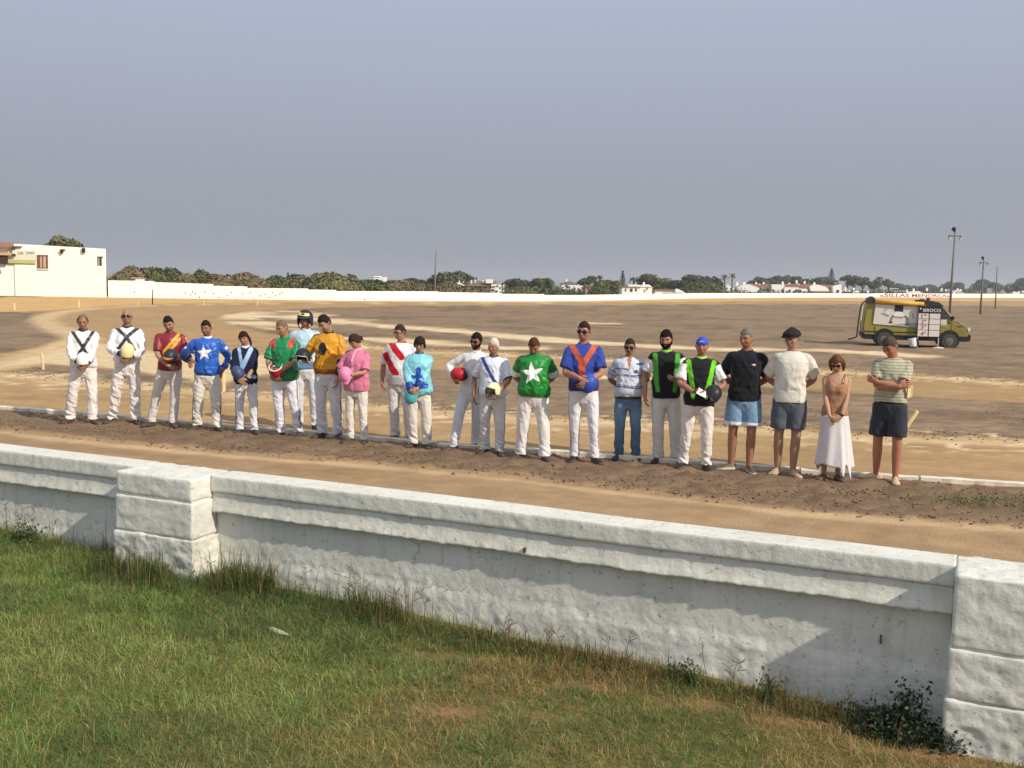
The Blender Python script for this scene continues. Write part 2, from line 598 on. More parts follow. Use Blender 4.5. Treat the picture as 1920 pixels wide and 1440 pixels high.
# ------------------------------------------------------------------ white kerb stones at the edge of the course
def build_kerb():
    root = tag(thing('kerb', None, None), kind='structure')
    m = mat('kerb_paint', lin((214, 206, 190)), 0.8, var=0.22, scale=7, bump=0.5, bscale=25)
    pts = gp(KERB)
    seg = np.hypot(*np.diff(pts, axis=0).T)
    s = np.concatenate([[0], np.cumsum(seg)])
    at = lambda q: np.array([np.interp(q, s, pts[:, 0]), np.interp(q, s, pts[:, 1])])
    q, k = 0.0, 0
    r = random.Random(3)
    while q < s[-1] - 1.5:
        L = r.uniform(1.15, 1.5)
        a, b = at(q + 0.012), at(q + L - 0.012)
        d = b - a
        ln = np.hypot(*d)
        mb = MB()
        hh = r.uniform(0.050, 0.068)
        n = 10
        rings = []
        for i in range(n + 1):
            t = i / n
            j = [r.uniform(-0.006, 0.006) for _ in range(6)]
            xx = ln * t
            rings.append([(xx, -0.065 + j[0], -0.06), (xx, -0.062 + j[1], hh * 0.8 + j[2]), (xx, -0.03, hh + j[3]), (xx, 0.035, hh + j[4]), (xx, 0.062 + j[5], hh * 0.8), (xx, 0.065, -0.06)])
        v, f = loft(rings)
        o = mb.add(v, f).build('kerb_stone', m, root, smooth=False, loc=(a[0], a[1], r.uniform(-0.012, 0.008)), rot=(r.uniform(-.04, .04), 0, math.atan2(d[1], d[0])))
        q += L
build_kerb()

# ------------------------------------------------------------------ near parapet wall
WA = px(395, 892, 0.95)
WB = px(1793, 1061, 0.95)
WD = (WB - WA)[:2]
WLEN = float(np.hypot(*WD))
WD = WD / WLEN
WN = np.array([WD[1], -WD[0]])                 # towards the camera
WANG = math.atan2(WD[1], WD[0])
def wl2w(s, n, z):
    """wall coordinates (along, towards the camera, up) to the world"""
    return np.array([WA[0] + WD[0] * s + WN[0] * n, WA[1] + WD[1] * s + WN[1] * n, z])

def lawn_z(x, y):
    x = np.asarray(x, float); y = np.asarray(y, float)
    s = (x - WA[0]) * WD[0] + (y - WA[1]) * WD[1]
    base = 0.20 - 0.036 * s
    base = np.clip(base, -0.06, 0.34)
    p = np.stack([np.ravel(x), np.ravel(y), np.zeros(x.size)], 1)
    return base + ((fbm(p * 1.3, 3, 101) - 0.5) * 0.09).reshape(x.shape)

def build_wall():
    root = thing('parapet_wall', 'low whitewashed parapet wall with moulded coping and rough piers beside the lawn', 'wall',
                 (WA[0], WA[1], 0), WANG)
    m = wall_mat()
    # profile of coping and cornice, (towards camera = -y, z), camera side first
    def strip(name, s0, s1, prof, lump, seed, lip=None, closed_top=True):
        n = max(2, int((s1 - s0) / 0.016))
        ss = np.linspace(s0, s1, n)
        # resample the profile
        pr = [prof[0]]
        for a, b in zip(prof[:-1], prof[1:]):
            d = math.hypot(b[0] - a[0], b[1] - a[1])
            k = max(1, int(d / 0.014))
            for i in range(1, k + 1):
                pr.append((a[0] + (b[0] - a[0]) * i / k, a[1] + (b[1] - a[1]) * i / k))
        pr = np.array(pr)
        k = len(pr)
        S = np.repeat(ss, k)
        Yv = np.tile(pr[:, 0], n)
        Z = np.tile(pr[:, 1], n)
        P = np.stack([S, Yv, Z], 1)
        q = P * np.array([1, 1, 1])
        amp = lump(Z)
        dn = ((fbm(q * np.array([15, 12, 9]), 5, seed) - 0.5) * 2.2 + np.maximum(fbm(q * np.array([11, 11, 13]), 3, seed + 2) - 0.55, 0) * 3.0) * amp + (fbm(q * 30, 2, seed + 5) - 0.5) * amp * 0.7
        if lip is not None:
            g = np.exp(-((Z - lip) / 0.016) ** 2) * (Yv < 0.03)
            dz = (fbm(np.stack([S * 9, np.zeros_like(S), np.zeros_like(S)], 1), 3, seed + 9) - 0.5) * 0.016 * g + (fbm(np.stack([S * 34, np.zeros_like(S), np.zeros_like(S)], 1), 2, seed + 19) - 0.5) * 0.012 * g
            dn = dn + (fbm(np.stack([S * 16, Z * 30, np.zeros_like(S)], 1), 3, seed + 11) - 0.42) * 0.020 * g
            P[:, 2] += dz
        wave = (fbm(np.stack([S * 0.9, np.zeros_like(S), np.zeros_like(S)], 1), 2, 404) - 0.5)
        P[:, 2] += wave * 0.012 * (Z > 0.3)
        back = Yv > 0.1
        P[:, 1] -= np.where(back, -dn * 0.4, dn)
        idx = np.arange(n * k).reshape(n, k)
        F = np.stack([idx[:-1, :-1], idx[:-1, 1:], idx[1:, 1:], idx[1:, :-1]], -1).reshape(-1, 4)
        # end caps
        faces = [tuple(x) for x in F.tolist()] + [tuple(idx[0][::-1].tolist()), tuple(idx[-1].tolist())]
        return obj(name, mesh_np(name, P, faces, m, smooth=True), root)
    p = 0.060
    coping = [(0.25, 0.70), (0.25, 0.945), (0.245, 0.95), (0.005, 0.952), (0.0, 0.945), (0.0, 0.838), (0.005, 0.831), (0.015, 0.829)]
    cornice = [(0.10, 0.828), (0.015, 0.828), (0.019, 0.80), (0.017, 0.765), (0.008, 0.72), (0.0, 0.695), (0.0, 0.682), (0.012, 0.676), (p, 0.674), (0.10, 0.674)]
    panel = [(0.25, 0.70), (p + 0.02, 0.672), (p, 0.670), (p, 0.36), (p - 0.010, 0.30), (p - 0.016, -0.12)]
    flat = lambda z: np.full_like(z, 0.0045)
    corn = lambda z: 0.003 + 0.004 * (1 - sstep(0.68, 0.76, z))
    pan = lambda z: 0.0018 + 0.0080 * (1 - sstep(0.34, 0.47, z))
    for i, (s0, s1) in enumerate(((-5.2, -0.735), (0.0, WLEN), (WLEN + 0.9, WLEN + 3.4))):
        strip('coping', s0, s1, coping, flat, 7 + i)
        strip('cornice', s0, s1, cornice, corn, 17 + i, lip=0.684)
        strip('panel', s0, s1, panel, pan, 27 + i)
    def rough_block(s0, s1, y0, y1, z0, z1, parent, seed, amp=0.007, rnd=0.008):
        bm = bmesh.new()
        bmesh.ops.create_cube(bm, size=1)
        L = (s1 - s0, y1 - y0, z1 - z0)
        c = ((s0 + s1) / 2, (y0 + y1) / 2, (z0 + z1) / 2)
        for q in bm.verts:
            q.co = Vector((c[0] + q.co.x * L[0], c[1] + q.co.y * L[1], c[2] + q.co.z * L[2]))
        for ax in range(3):
            k = max(2, int(L[ax] / 0.014))
            for i in range(1, k):
                co = [c[0], c[1], c[2]]
                co[ax] = (s0, y0, z0)[ax] + L[ax] * i / k
                no = [0, 0, 0]; no[ax] = 1
                bmesh.ops.bisect_plane(bm, geom=bm.verts[:] + bm.edges[:] + bm.faces[:], plane_co=co, plane_no=no)
        bm.verts.index_update()
        P = np.array([q.co[:] for q in bm.verts])
        f = [tuple(q.index for q in fa.verts) for fa in bm.faces]
        bm.free()
        lo = np.array([s0, y0, z0]) + rnd
        hi = np.array([s1, y1, z1]) - rnd
        core = np.clip(P, lo, hi)
        d = P - core
        ln = np.linalg.norm(d, axis=1, keepdims=True)
        dirn = d / np.maximum(ln, 1e-6)
        a = fbm(P * np.array([12, 12, 17]), 6, seed) - 0.5
        b = np.abs(fbm(P * np.array([6, 6, 9]), 4, seed + 3) - 0.5)
        P = core + dirn * (rnd + (a * 2.6 * amp - b * amp * 1.6)[:, None])
        return obj('stone_block', mesh_np('stone_block', P, f, m, smooth=True), parent)
    # left pier and right pier
    pier = bpy.data.objects.new('pier', None); COL.objects.link(pier); pier.parent = root
    rough_block(-0.73, 0.0, -0.205, 0.245, 0.784, 0.953, pier, 51, rnd=0.022)
    rough_block(-0.735, 0.004, -0.21, 0.24, 0.512, 0.776, pier, 52)
    rough_block(-0.75, 0.02, -0.22, 0.24, 0.02, 0.504, pier, 53, amp=0.014)
    MB().box(-0.718, -0.012, -0.193, 0.22, 0.0, 0.93).build('mortar_core', m, pier)
    pier = bpy.data.objects.new('pier', None); COL.objects.link(pier); pier.parent = root
    s = WLEN
    rough_block(s, s + 0.9, -0.205, 0.245, 0.57, 0.953, pier, 61, amp=0.009)
    rough_block(s - 0.01, s + 0.91, -0.21, 0.24, 0.298, 0.562, pier, 62, amp=0.011)
    rough_block(s - 0.015, s + 0.92, -0.215, 0.24, -0.12, 0.290, pier, 63, amp=0.013)
    MB().box(s + 0.012, s + 0.88, -0.193, 0.22, -0.1, 0.93).build('mortar_core', m, pier)
    # dark stains and a peg in the plaster
    peg = mat('rust', lin((92, 74, 60)), 0.9)
    mb = MB()
    for (sx, z, r_, h) in ((2.54, 0.715, 0.016, 0.03), (WLEN - 0.36, 0.47, 0.008, 0.05)):
        mb.box(sx - r_ / 2, sx + r_ / 2, -0.012 if z > 0.6 else 0.046, 0.075, z - h / 2, z + h / 2)
    mb.build('iron_peg', peg, root)

def wall_mat():
    m = bpy.data.materials.new('whitewash')
    m.use_nodes = True
    t = m.node_tree
    b = t.nodes['Principled BSDF']
    b.inputs['Roughness'].default_value = 0.85
    b.inputs['Specular IOR Level'].default_value = 0.15
    N = t.nodes.new
    tc = N('ShaderNodeTexCoord')
    def noise(scale, detail=5, vec=None, rough=0.6):
        n = N('ShaderNodeTexNoise')
        n.inputs['Scale'].default_value = scale
        n.inputs['Detail'].default_value = detail
        n.inputs['Roughness'].default_value = rough
        t.links.new(vec or tc.outputs['Object'], n.inputs['Vector'])
        return n.outputs[0]
    def rampf(src, stops):
        r = N('ShaderNodeValToRGB')
        e = r.color_ramp.elements
        e[0].position, e[0].color = stops[0][0], (*stops[0][1], 1)
        e[1].position, e[1].color = stops[-1][0], (*stops[-1][1], 1)
        for p, c in stops[1:-1]:
            q = e.new(p); q.color = (*c, 1)
        t.links.new(src, r.inputs[0])
        return r.outputs[0]
    def mix(a, bb, fac, mode='MIX'):
        x = N('ShaderNodeMix'); x.data_type = 'RGBA'; x.blend_type = mode
        if isinstance(fac, float): x.inputs[0].default_value = fac
        else: t.links.new(fac, x.inputs[0])
        for s_, q in ((6, a), (7, bb)):
            if isinstance(q, tuple): x.inputs[s_].default_value = (*q, 1)
            else: t.links.new(q, x.inputs[s_])
        return x.outputs[2]
    base = rampf(noise(2.3), [(0.3, (0.60, 0.595, 0.54)), (0.55, (0.69, 0.68, 0.62)), (0.75, (0.75, 0.735, 0.67))])
    # vertical run-off streaks
    mp = N('ShaderNodeMapping'); mp.inputs['Scale'].default_value = (9, 9, 0.9)
    t.links.new(tc.outputs['Object'], mp.inputs[0])
    st = rampf(noise(1.6, 4, mp.outputs[0]), [(0.50, (1, 1, 1)), (0.78, (0.80, 0.78, 0.72))])
    base = mix(base, st, 0.8, 'MULTIPLY')
    # flakes and dirty pits
    pits = rampf(noise(30, 4), [(0.31, (0.40, 0.36, 0.30)), (0.39, (1, 1, 1))])
    base = mix(base, pits, 0.65, 'MULTIPLY')
    # hair cracks
    vo = N('ShaderNodeTexVoronoi'); vo.feature = 'DISTANCE_TO_EDGE'; vo.inputs['Scale'].default_value = 1.7
    wv = N('ShaderNodeMix'); wv.data_type = 'RGBA'; wv.blend_type = 'ADD'; wv.inputs[0].default_value = 0.35
    n3 = N('ShaderNodeTexNoise'); n3.inputs['Scale'].default_value = 3.5; n3.inputs['Detail'].default_value = 6
    t.links.new(tc.outputs['Object'], n3.inputs['Vector'])
    t.links.new(tc.outputs['Object'], wv.inputs[6]); t.links.new(n3.outputs['Color'], wv.inputs[7])
    t.links.new(wv.outputs[2], vo.inputs['Vector'])
    ck = rampf(vo.outputs['Distance'], [(0.0, (0.35, 0.33, 0.30)), (0.006, (1, 1, 1))])
    msk = rampf(noise(1.1, 3), [(0.52, (0, 0, 0)), (0.60, (1, 1, 1))])
    base = mix(base, mix((1, 1, 1), ck, msk), 0.8, 'MULTIPLY')
    t.links.new(base, b.inputs['Base Color'])
    bp = N('ShaderNodeBump'); bp.inputs['Strength'].default_value = 0.62; bp.inputs['Distance'].default_value = 0.010
    t.links.new(noise(20, 9, None, 0.70), bp.inputs['Height'])
    vf = N('ShaderNodeTexVoronoi'); vf.feature = 'F1'; vf.inputs['Scale'].default_value = 26
    t.links.new(wv.outputs[2], vf.inputs['Vector'])
    b2 = N('ShaderNodeBump'); b2.inputs['Strength'].default_value = 0.18; b2.inputs['Distance'].default_value = 0.006
    t.links.new(vf.outputs['Distance'], b2.inputs['Height'])
    t.links.new(bp.outputs[0], b2.inputs['Normal'])
    t.links.new(b2.outputs[0], b.inputs['Normal'])
    MATS['whitewash'] = m
    return m

build_wall()

# ------------------------------------------------------------------ lawn in front of the wall
def bare_mask(x, y):
    p = np.stack([x, y, np.zeros_like(x)], 1)
    b = np.zeros_like(x)
    for (bx, by, rx, ry) in ((890, 1235, .35, .12), (1340, 1305, .50, .14), (1500, 1335, .35, .12), (1740, 1385, .45, .12), (1000, 1330, .30, .14), (850, 1340, .25, .12), (1100, 1285, .2, .08)):
        c = px(bx, by, 0.1)
        b = np.maximum(b, np.exp(-(((x - c[0]) / rx) ** 2 + ((y - c[1]) / ry) ** 2)))
    return b * sstep(0.25, 0.55, fbm(p * 4.5, 3, 131) + 0.12)

def build_lawn():
    s = np.linspace(-5.5, WLEN + 3, 230)
    nn = np.concatenate([np.linspace(-0.12, 3.2, 120), np.linspace(3.3, 6.0, 20)])
    S, Nn = np.meshgrid(s, nn, indexing='ij')
    x = WA[0] + WD[0] * S + WN[0] * Nn
    y = WA[1] + WD[1] * S + WN[1] * Nn
    z = lawn_z(x, y)
    P = np.stack([x.ravel(), y.ravel(), z.ravel()], 1)
    P[:, 2] += (fbm(P * 14, 3, 111) - 0.5) * 0.02
    idx = np.arange(P.shape[0]).reshape(S.shape)
    F = np.stack([idx[:-1, :-1], idx[1:, :-1], idx[1:, 1:], idx[:-1, 1:]], -1).reshape(-1, 4)[:, ::-1]
    soil = np.array(lin((136, 106, 76)))
    under = np.array(lin((104, 98, 56)))
    b = bare_mask(P[:, 0], P[:, 1])[:, None]
    col = under * (1 - b) + soil * b
    col = col * (0.75 + 0.5 * fbm(P * 9, 3, 121))[:, None]
    m = mat('lawn_soil', attr=True, rough=0.95, var=0.25, scale=30, bump=0.6, bscale=60, spec=0.1)
    tag(obj('lawn', mesh_np('lawn', P, F, m, col, True)), kind='structure')

def blades(name, x, y, z, h, wd, lean, colr, m, kind='stuff', bendy=0.5, az=None):
    """a mesh of tapered bent blades, three faces each"""
    n = len(x)
    if az is None:
        az = rng.uniform(0, 2 * np.pi, n)
    d = np.stack([np.cos(az), np.sin(az)], 1)
    side = np.stack([-d[:, 1], d[:, 0]], 1)
    tw = rng.uniform(-0.9, 0.9, n)
    side = side * np.cos(tw)[:, None] + d * np.sin(tw)[:, None]
    lx = np.sin(lean) * h
    lz = np.cos(lean) * h
    V = np.zeros((n, 5, 3), np.float32)
    b = np.stack([x, y, z], 1)
    V[:, 0, :] = b; V[:, 1, :] = b
    V[:, 0, :2] += side * wd[:, None] / 2
    V[:, 1, :2] -= side * wd[:, None] / 2
    mid = b.copy()
    mid[:, :2] += d * (lx * 0.38)[:, None]
    mid[:, 2] += lz * 0.60
    V[:, 2, :] = mid; V[:, 3, :] = mid
    V[:, 2, :2] += side * wd[:, None] * 0.40
    V[:, 3, :2] -= side * wd[:, None] * 0.40
    tip = b.copy()
    tip[:, :2] += d * (lx * (1 + bendy * 0.3))[:, None]
    tip[:, 2] += lz * (1 - bendy * 0.25)
    V[:, 4, :] = tip
    base = np.arange(n)[:, None] * 5
    T = np.concatenate([base + np.array([[0, 1, 3]]), base + np.array([[0, 3, 2]]), base + np.array([[2, 3, 4]])], 0)
    c = np.repeat(colr, 5, 0)
    o = obj(name, mesh_np(name, V.reshape(-1, 3), T.astype(np.int32), m, c, False))
    if kind:
        o['kind'] = kind
    return o

def build_grass():
    gm = mat('grass_blade', attr=True, rough=0.55, var=0.0, spec=0.25, translucent=0.38)
    N = 300000
    s = rng.uniform(-4.6, WLEN + 1.4, N)
    n = 0.02 + 3.1 * rng.random(N) ** 1.15
    x = WA[0] + WD[0] * s + WN[0] * n
    y = WA[1] + WD[1] * s + WN[1] * n
    keep = (y > 3.9) & (np.abs(x) < 0.56 * y + 0.5)
    keep &= ~((s > -0.76) & (s < 0.02) & (n < 0.22)) & ~((s > WLEN - 0.02) & (n < 0.22))
    p = np.stack([x, y, np.zeros(N)], 1)
    bare = bare_mask(x, y)
    patch = fbm(p * 1.6, 3, 141)
    keep &= rng.random(N) > np.clip(bare * 0.95, 0, 0.88)
    keep &= rng.random(N) < 0.55 + 0.9 * patch
    s, n, x, y, p, patch = s[keep], n[keep], x[keep], y[keep], p[keep], patch[keep]
    k = len(x)
    z = lawn_z(x, y)
    clump = fbm(p * 7, 2, 151)
    right = sstep(-1.6, 1.2, x) 
    h = (0.034 + 0.050 * clump + 0.03 * rng.random(k) ** 2) * (1.10 - 0.32 * right)
    edge = np.exp(-((n - 0.10) / 0.22) ** 2) * (1 - 0.55 * sstep(1.0, 4.6, s))
    h = h * (1 + 0.9 * edge * rng.random(k) + 0.35 * (patch > 0.55))
    lean = np.clip(rng.normal(1.0, 0.32, k), 0.15, 1.5)
    wd = rng.uniform(0.0022, 0.0044, k)
    g1 = np.array(lin((110, 140, 70))); g2 = np.array(lin((156, 166, 98))); g3 = np.array(lin((80, 106, 64))); dry = np.array(lin((170, 146, 98)))
    t = np.clip(fbm(p * 2.0, 3, 161) * 1.6 - 0.3 + rng.normal(0, 0.16, k), 0, 1)[:, None]
    c = g1 * (1 - t) + g2 * t
    t3 = np.clip(sstep(0.5, 0.65, fbm(p * 1.1, 2, 171)) * (0.6 + 0.4 * rng.random(k)) + 0.5 * edge, 0, 1)[:, None]
    c = c * (1 - 0.65 * t3) + g3 * 0.65 * t3
    dr = (rng.random(k) < 0.10 + 0.62 * sstep(-2.2, 0.2, x) * sstep(0.38, 0.64, fbm(p * 1.9, 3, 181)) + 0.12 * right)[:, None]
    c = np.where(dr, dry * rng.uniform(0.75, 1.15, k)[:, None], c)
    c = c * (0.66 + 0.85 * rng.random(k) ** 1.6)[:, None] * (0.72 + 0.56 * fbm(p * 11, 2, 155))[:, None]
    blades('grass', x, y, z - 0.004, h, wd, lean, c, gm)
    # taller weeds against the foot of the wall
    W = 9000
    s = np.concatenate([rng.uniform(-4.4, 0.9, W // 2), rng.normal(0.25, 0.35, W // 6), rng.uniform(0.9, WLEN - 0.2, W // 2)])
    n = 0.04 + np.abs(rng.normal(0, 0.13, len(s)))
    n = np.where((s > -0.76) & (s < 0.03), n + 0.22, n)
    pp = np.stack([s * 2.6, n, np.zeros_like(s)], 1)
    keep = rng.random(len(s)) < sstep(0.38, 0.62, fbm(pp, 2, 191)) + 0.1
    s, n = s[keep], n[keep]
    k = len(s)
    x = WA[0] + WD[0] * s + WN[0] * n
    y = WA[1] + WD[1] * s + WN[1] * n
    h = rng.uniform(0.07, 0.20, k) * (1.30 - 0.55 * sstep(0.5, 3, s)) * (0.5 + fbm(np.stack([s * 3.3, n * 2, 0 * s], 1), 3, 195))
    tall = rng.random(k) < 0.09
    h = np.where(tall, h * 1.7, h)
    lean = np.clip(np.abs(rng.normal(0.25, 0.25, k)), 0, 1.1)
    a1 = np.array(lin((84, 106, 56))); a2 = np.array(lin((140, 120, 78))); 
    t = (rng.random(k) < 0.35 + 0.3 * sstep(0.5, 3, s))[:, None]
    c = np.where(t, a2, a1) * rng.uniform(0.6, 1.1, k)[:, None]
    blades('tall_weeds', x, y, lawn_z(x, y) - 0.005, h, rng.uniform(0.003, 0.006, k), lean, c, gm)
    # seed heads on thin stems
    heads = MB()
    rr = random.Random(5)
    stems = [(-4.1 + 0.0, .1)] + [(rr.uniform(-2.6, -1.4), rr.uniform(.05, .2)) for _ in range(9)] + [(rr.uniform(-0.9, 0.9), rr.uniform(.24, .4)) for _ in range(10)] + [(rr.uniform(1.0, 1.9), rr.uniform(.05, .2)) for _ in range(12)] + [(rr.uniform(2.4, 3.3), rr.uniform(.04, .12)) for _ in range(12)] + [(rr.uniform(3.6, 4.6), rr.uniform(.05, .16)) for _ in range(8)]
    for (ss, q) in stems:
        b = wl2w(ss, q, 0); b[2] = float(lawn_z(b[0], b[1]))
        hh = rr.uniform(0.16, 0.36) * (1 if ss < 2 else 0.7)
        top = b + np.array([rr.uniform(-.06, .06), rr.uniform(-.03, .03), hh])
        midp = (b + top) / 2 + np.array([rr.uniform(-.02, .02), 0, 0.01])
        heads.tube([b, midp, top], [0.0022, 0.0018, 0.0012], 4, lin((96, 84, 54)))
        for _ in range(rr.randint(2, 5)):
            t_ = rr.uniform(0.55, 1.0)
            c0 = b * (1 - t_) + top * t_
            e = c0 + np.array([rr.uniform(-.05, .05), rr.uniform(-.03, .03), rr.uniform(.01, .05)])
            heads.tube([c0, e], [0.0014, 0.0028], 4, lin((104, 88, 56)))
    o = heads.build('seed_heads', mat('stem', attr=True, rough=0.8), None, attr=True)
    o['kind'] = 'stuff'

build_lawn()
build_grass()

def leaf_cloud(n, sampler, size, cols, r, flat=0.0):
    """n leaf-sized quads (two triangles each) with their own colours"""
    c = sampler(n)
    n = len(c)
    a = r.normal(size=(n, 3)); a /= np.linalg.norm(a, axis=1)[:, None]
    if flat:
        a[:, 2] *= (1 - flat); a /= np.linalg.norm(a, axis=1)[:, None]
    b = np.cross(a, r.normal(size=(n, 3))); b /= np.linalg.norm(b, axis=1)[:, None]
    sz = size * r.uniform(0.6, 1.35, n)[:, None]
    V = np.stack([c + a * sz, c + b * sz * 0.55, c - a * sz, c - b * sz * 0.55], 1).reshape(-1, 3)
    F = np.arange(n * 4).reshape(n, 4)
    k = cols[r.integers(0, len(cols), n)] * r.uniform(0.65, 1.3, n)[:, None]
    return V, F, np.repeat(k, 4, 0)

def small_shrub(name, s, nn, rad, hgt, cols, label, nleaf, leaf=0.022, rz=0.0, arm=None, cat='shrub'):
    b = wl2w(s, nn, 0); b[2] = float(lawn_z(b[0], b[1]))
    root = thing(name, label, cat, b, WANG)
    r = np.random.default_rng(int(abs(s) * 100) + 3)
    rr = random.Random(int(abs(s) * 77))
    st = MB()
    tips = []
    for i in range(9 + int(nleaf / 120)):
        a = rr.uniform(0, 2 * math.pi)
        q = math.sqrt(rr.random())
        e = np.array([math.cos(a) * rad[0] * q, math.sin(a) * rad[1] * q, hgt * rr.uniform(0.45, 1.0) * (1 - 0.5 * q * q)])
        e[1] = min(e[1], 0.9 * nn)
        st.tube([(0, 0, -0.02), e * np.array([0.45, 0.45, 0.6]), e], [0.006, 0.004, 0.002], 5)
        tips.append(e)
    if arm:
        for e in arm:
            e = np.array(e)
            st.tube([(0, 0, 0.0), e * np.array([0.5, 0.5, 0.8]), e], [0.006, 0.004, 0.002], 5)
            tips += [e, e * 0.85, e * 0.7 + np.array([0, 0, 0.03])]
    st.build('stem', mat('stem_green', lin((86, 82, 52)), 0.8), root)
    tips = np.array(tips)
    def samp(n):
        t = tips[r.integers(0, len(tips), n)]
        u = r.uniform(0.45, 1.05, n)[:, None]
        p = t * u * np.array([1, 1, 1]) + r.normal(size=(n, 3)) * 0.032
        p[:, 1] = np.minimum(p[:, 1], nn - 0.03)
        p[:, 2] = np.maximum(p[:, 2], 0.0)
        return p
    V, F, c = leaf_cloud(nleaf, samp, leaf, cols, r)
    o = obj('leaves', mesh_np('leaves', V, F, mat('leaf', attr=True, rough=0.5, var=0.0, translucent=0.25), c), root)
    o['kind'] = 'stuff'
    return root

dk = np.array([lin((46, 60, 40)), lin((58, 72, 44)), lin((40, 52, 38))])
small_shrub('shrub', WLEN - 0.22, 0.19, (0.33, 0.16), 0.12, dk, 'dense dark green shrub in the corner at the foot of the right pier', 4200, 0.0125, arm=[(0.02, 0.08, 0.25), (0.10, 0.04, 0.26), (-0.30, 0.02, 0.12), (-0.22, -0.05, 0.10)])
small_shrub('weed_plant', WLEN - 1.42, 0.10, (0.12, 0.06), 0.10, np.array([lin((74, 92, 50)), lin((60, 78, 44))]), 'small leafy weed growing where the wall shadow meets the lawn', 320, 0.012, cat='plant')
small_shrub('weed_plant', WLEN - 0.92, 0.10, (0.10, 0.07), 0.20, np.array([lin((84, 98, 56)), lin((110, 104, 66))]), 'thin straggly weed under the shaded wall left of the dark shrub', 120, 0.014, cat='plant')
small_shrub('weed_plant', -1.75, 0.14, (0.14, 0.08), 0.20, np.array([lin((72, 92, 52)), lin((88, 100, 58))]), 'leafy weed against the wall left of the left pier', 420, 0.014, cat='plant')

def litter_leaf():
    c = px(522, 1200, 0.12); c[2] = float(lawn_z(c[0], c[1])) + 0.030
    t = np.linspace(0, 1, 7)
    v, f = [], []
    for i, q in enumerate(t):
        wd = 0.021 * math.sin(math.pi * min(1, 0.12 + q * 0.85)) + 0.003
        x = (q - 0.5) * 0.15
        v += [(x, -wd, 0.004 * math.sin(9 * q)), (x, 0, 0.012 + 0.01 * math.sin(5 * q)), (x, wd, 0.002 * math.cos(7 * q))]
    for i in range(6):
        a = i * 3
        f += [(a, a + 3, a + 4, a + 1), (a + 1, a + 4, a + 5, a + 2)]
    me = mesh_np('fallen_leaf', v, f, mat('pale_leaf', lin((150, 154, 124)), 0.8, var=0.25, scale=40), smooth=True)
    o = obj('fallen_leaf', me, None, c, (0.25, 0.15, -0.35))
    sm = o.modifiers.new('thickness', 'SOLIDIFY'); sm.thickness = 0.002
    tag(o, 'pale curled dry leaf lying in the grass', 'leaf')
litter_leaf()
# ------------------------------------------------------------------ people
def voxel(v, f, size, smooth=2):
    me = bpy.data.meshes.new('tmp')
    me.from_pydata(np.asarray(v).tolist(), [], f)
    o = bpy.data.objects.new('tmp', me)
    COL.objects.link(o)
    md = o.modifiers.new('r', 'REMESH')
    md.mode = 'VOXEL'
    md.voxel_size = size
    dg = bpy.context.evaluated_depsgraph_get()
    out = bpy.data.meshes.new_from_object(o.evaluated_get(dg))
    bpy.data.objects.remove(o)
    bpy.data.meshes.remove(me)
    n = len(out.vertices)
    co = np.empty(n * 3, np.float32); out.vertices.foreach_get('co', co); co = co.reshape(-1, 3).astype(float)
    ed = np.empty(len(out.edges) * 2, np.int32); out.edges.foreach_get('vertices', ed); ed = ed.reshape(-1, 2)
    lt = np.empty(len(out.polygons), np.int32); out.polygons.foreach_get('loop_total', lt)
    lv = np.empty(len(out.loops), np.int32); out.loops.foreach_get('vertex_index', lv)
    deg = np.bincount(ed.ravel(), minlength=n)[:, None].clip(1)
    for _ in range(smooth):
        a = np.zeros_like(co)
        for k in range(3):
            a[:, k] = np.bincount(ed[:, 0], co[ed[:, 1], k], n) + np.bincount(ed[:, 1], co[ed[:, 0], k], n)
        co = co * 0.45 + 0.55 * a / deg
    if np.all(lt == 4):
        F = lv.reshape(-1, 4)
    else:
        F = []
        i = 0
        for k in lt:
            F.append(tuple(lv[i:i + k])); i += k
    bpy.data.meshes.remove(out)
    return co, F

def normals(co, F):
    if isinstance(F, np.ndarray):
        a, b, c, d = (co[F[:, i]] for i in range(4))
        fn = np.cross(c - a, d - b)
        out = np.zeros_like(co)
        for i in range(4):
            for k in range(3):
                out[:, k] += np.bincount(F[:, i], fn[:, k], len(co))
    else:
        out = np.zeros_like(co)
        for q in F:
            n_ = np.cross(co[q[2]] - co[q[0]], co[q[-1]] - co[q[1]])
            for i in q: out[i] += n_
    return out / (np.linalg.norm(out, axis=1)[:, None] + 1e-9)

class Acc:
    def __init__(self): self.v, self.f, self.n = [], [], 0
    def add(self, vf):
        v, f = vf
        v = np.asarray(v, float)
        self.v.append(v); self.f += [tuple(int(i) + self.n for i in q) for q in f]; self.n += len(v)
        return self
    def get(self): return np.concatenate(self.v), self.f

def hring(cx, cy, z, a, b, n=24, p=2.3):
    th = np.arange(n) * 2 * np.pi / n
    c, s = np.cos(th), np.sin(th)
    r = (np.abs(c) ** p + np.abs(s) ** p) ** (-1 / p)
    zz = np.full(n, z) if np.ndim(z) == 0 else z
    return np.stack([cx + a * r * c, cy + b * r * s, zz], 1)

def bez(pts, k=4):
    """a smooth path (Catmull-Rom) through points"""
    P = [np.asarray(p, float) for p in pts]
    P = [2 * P[0] - P[1]] + P + [2 * P[-1] - P[-2]]
    out = []
    for i in range(1, len(P) - 2):
        for j in range(k):
            t = j / k
            out.append(0.5 * ((2 * P[i]) + (P[i + 1] - P[i - 1]) * t + (2 * P[i - 1] - 5 * P[i] + 4 * P[i + 1] - P[i + 2]) * t * t + (3 * P[i] - P[i - 1] - 3 * P[i + 1] + P[i + 2]) * t ** 3))
    out.append(P[-2])
    return np.array(out)

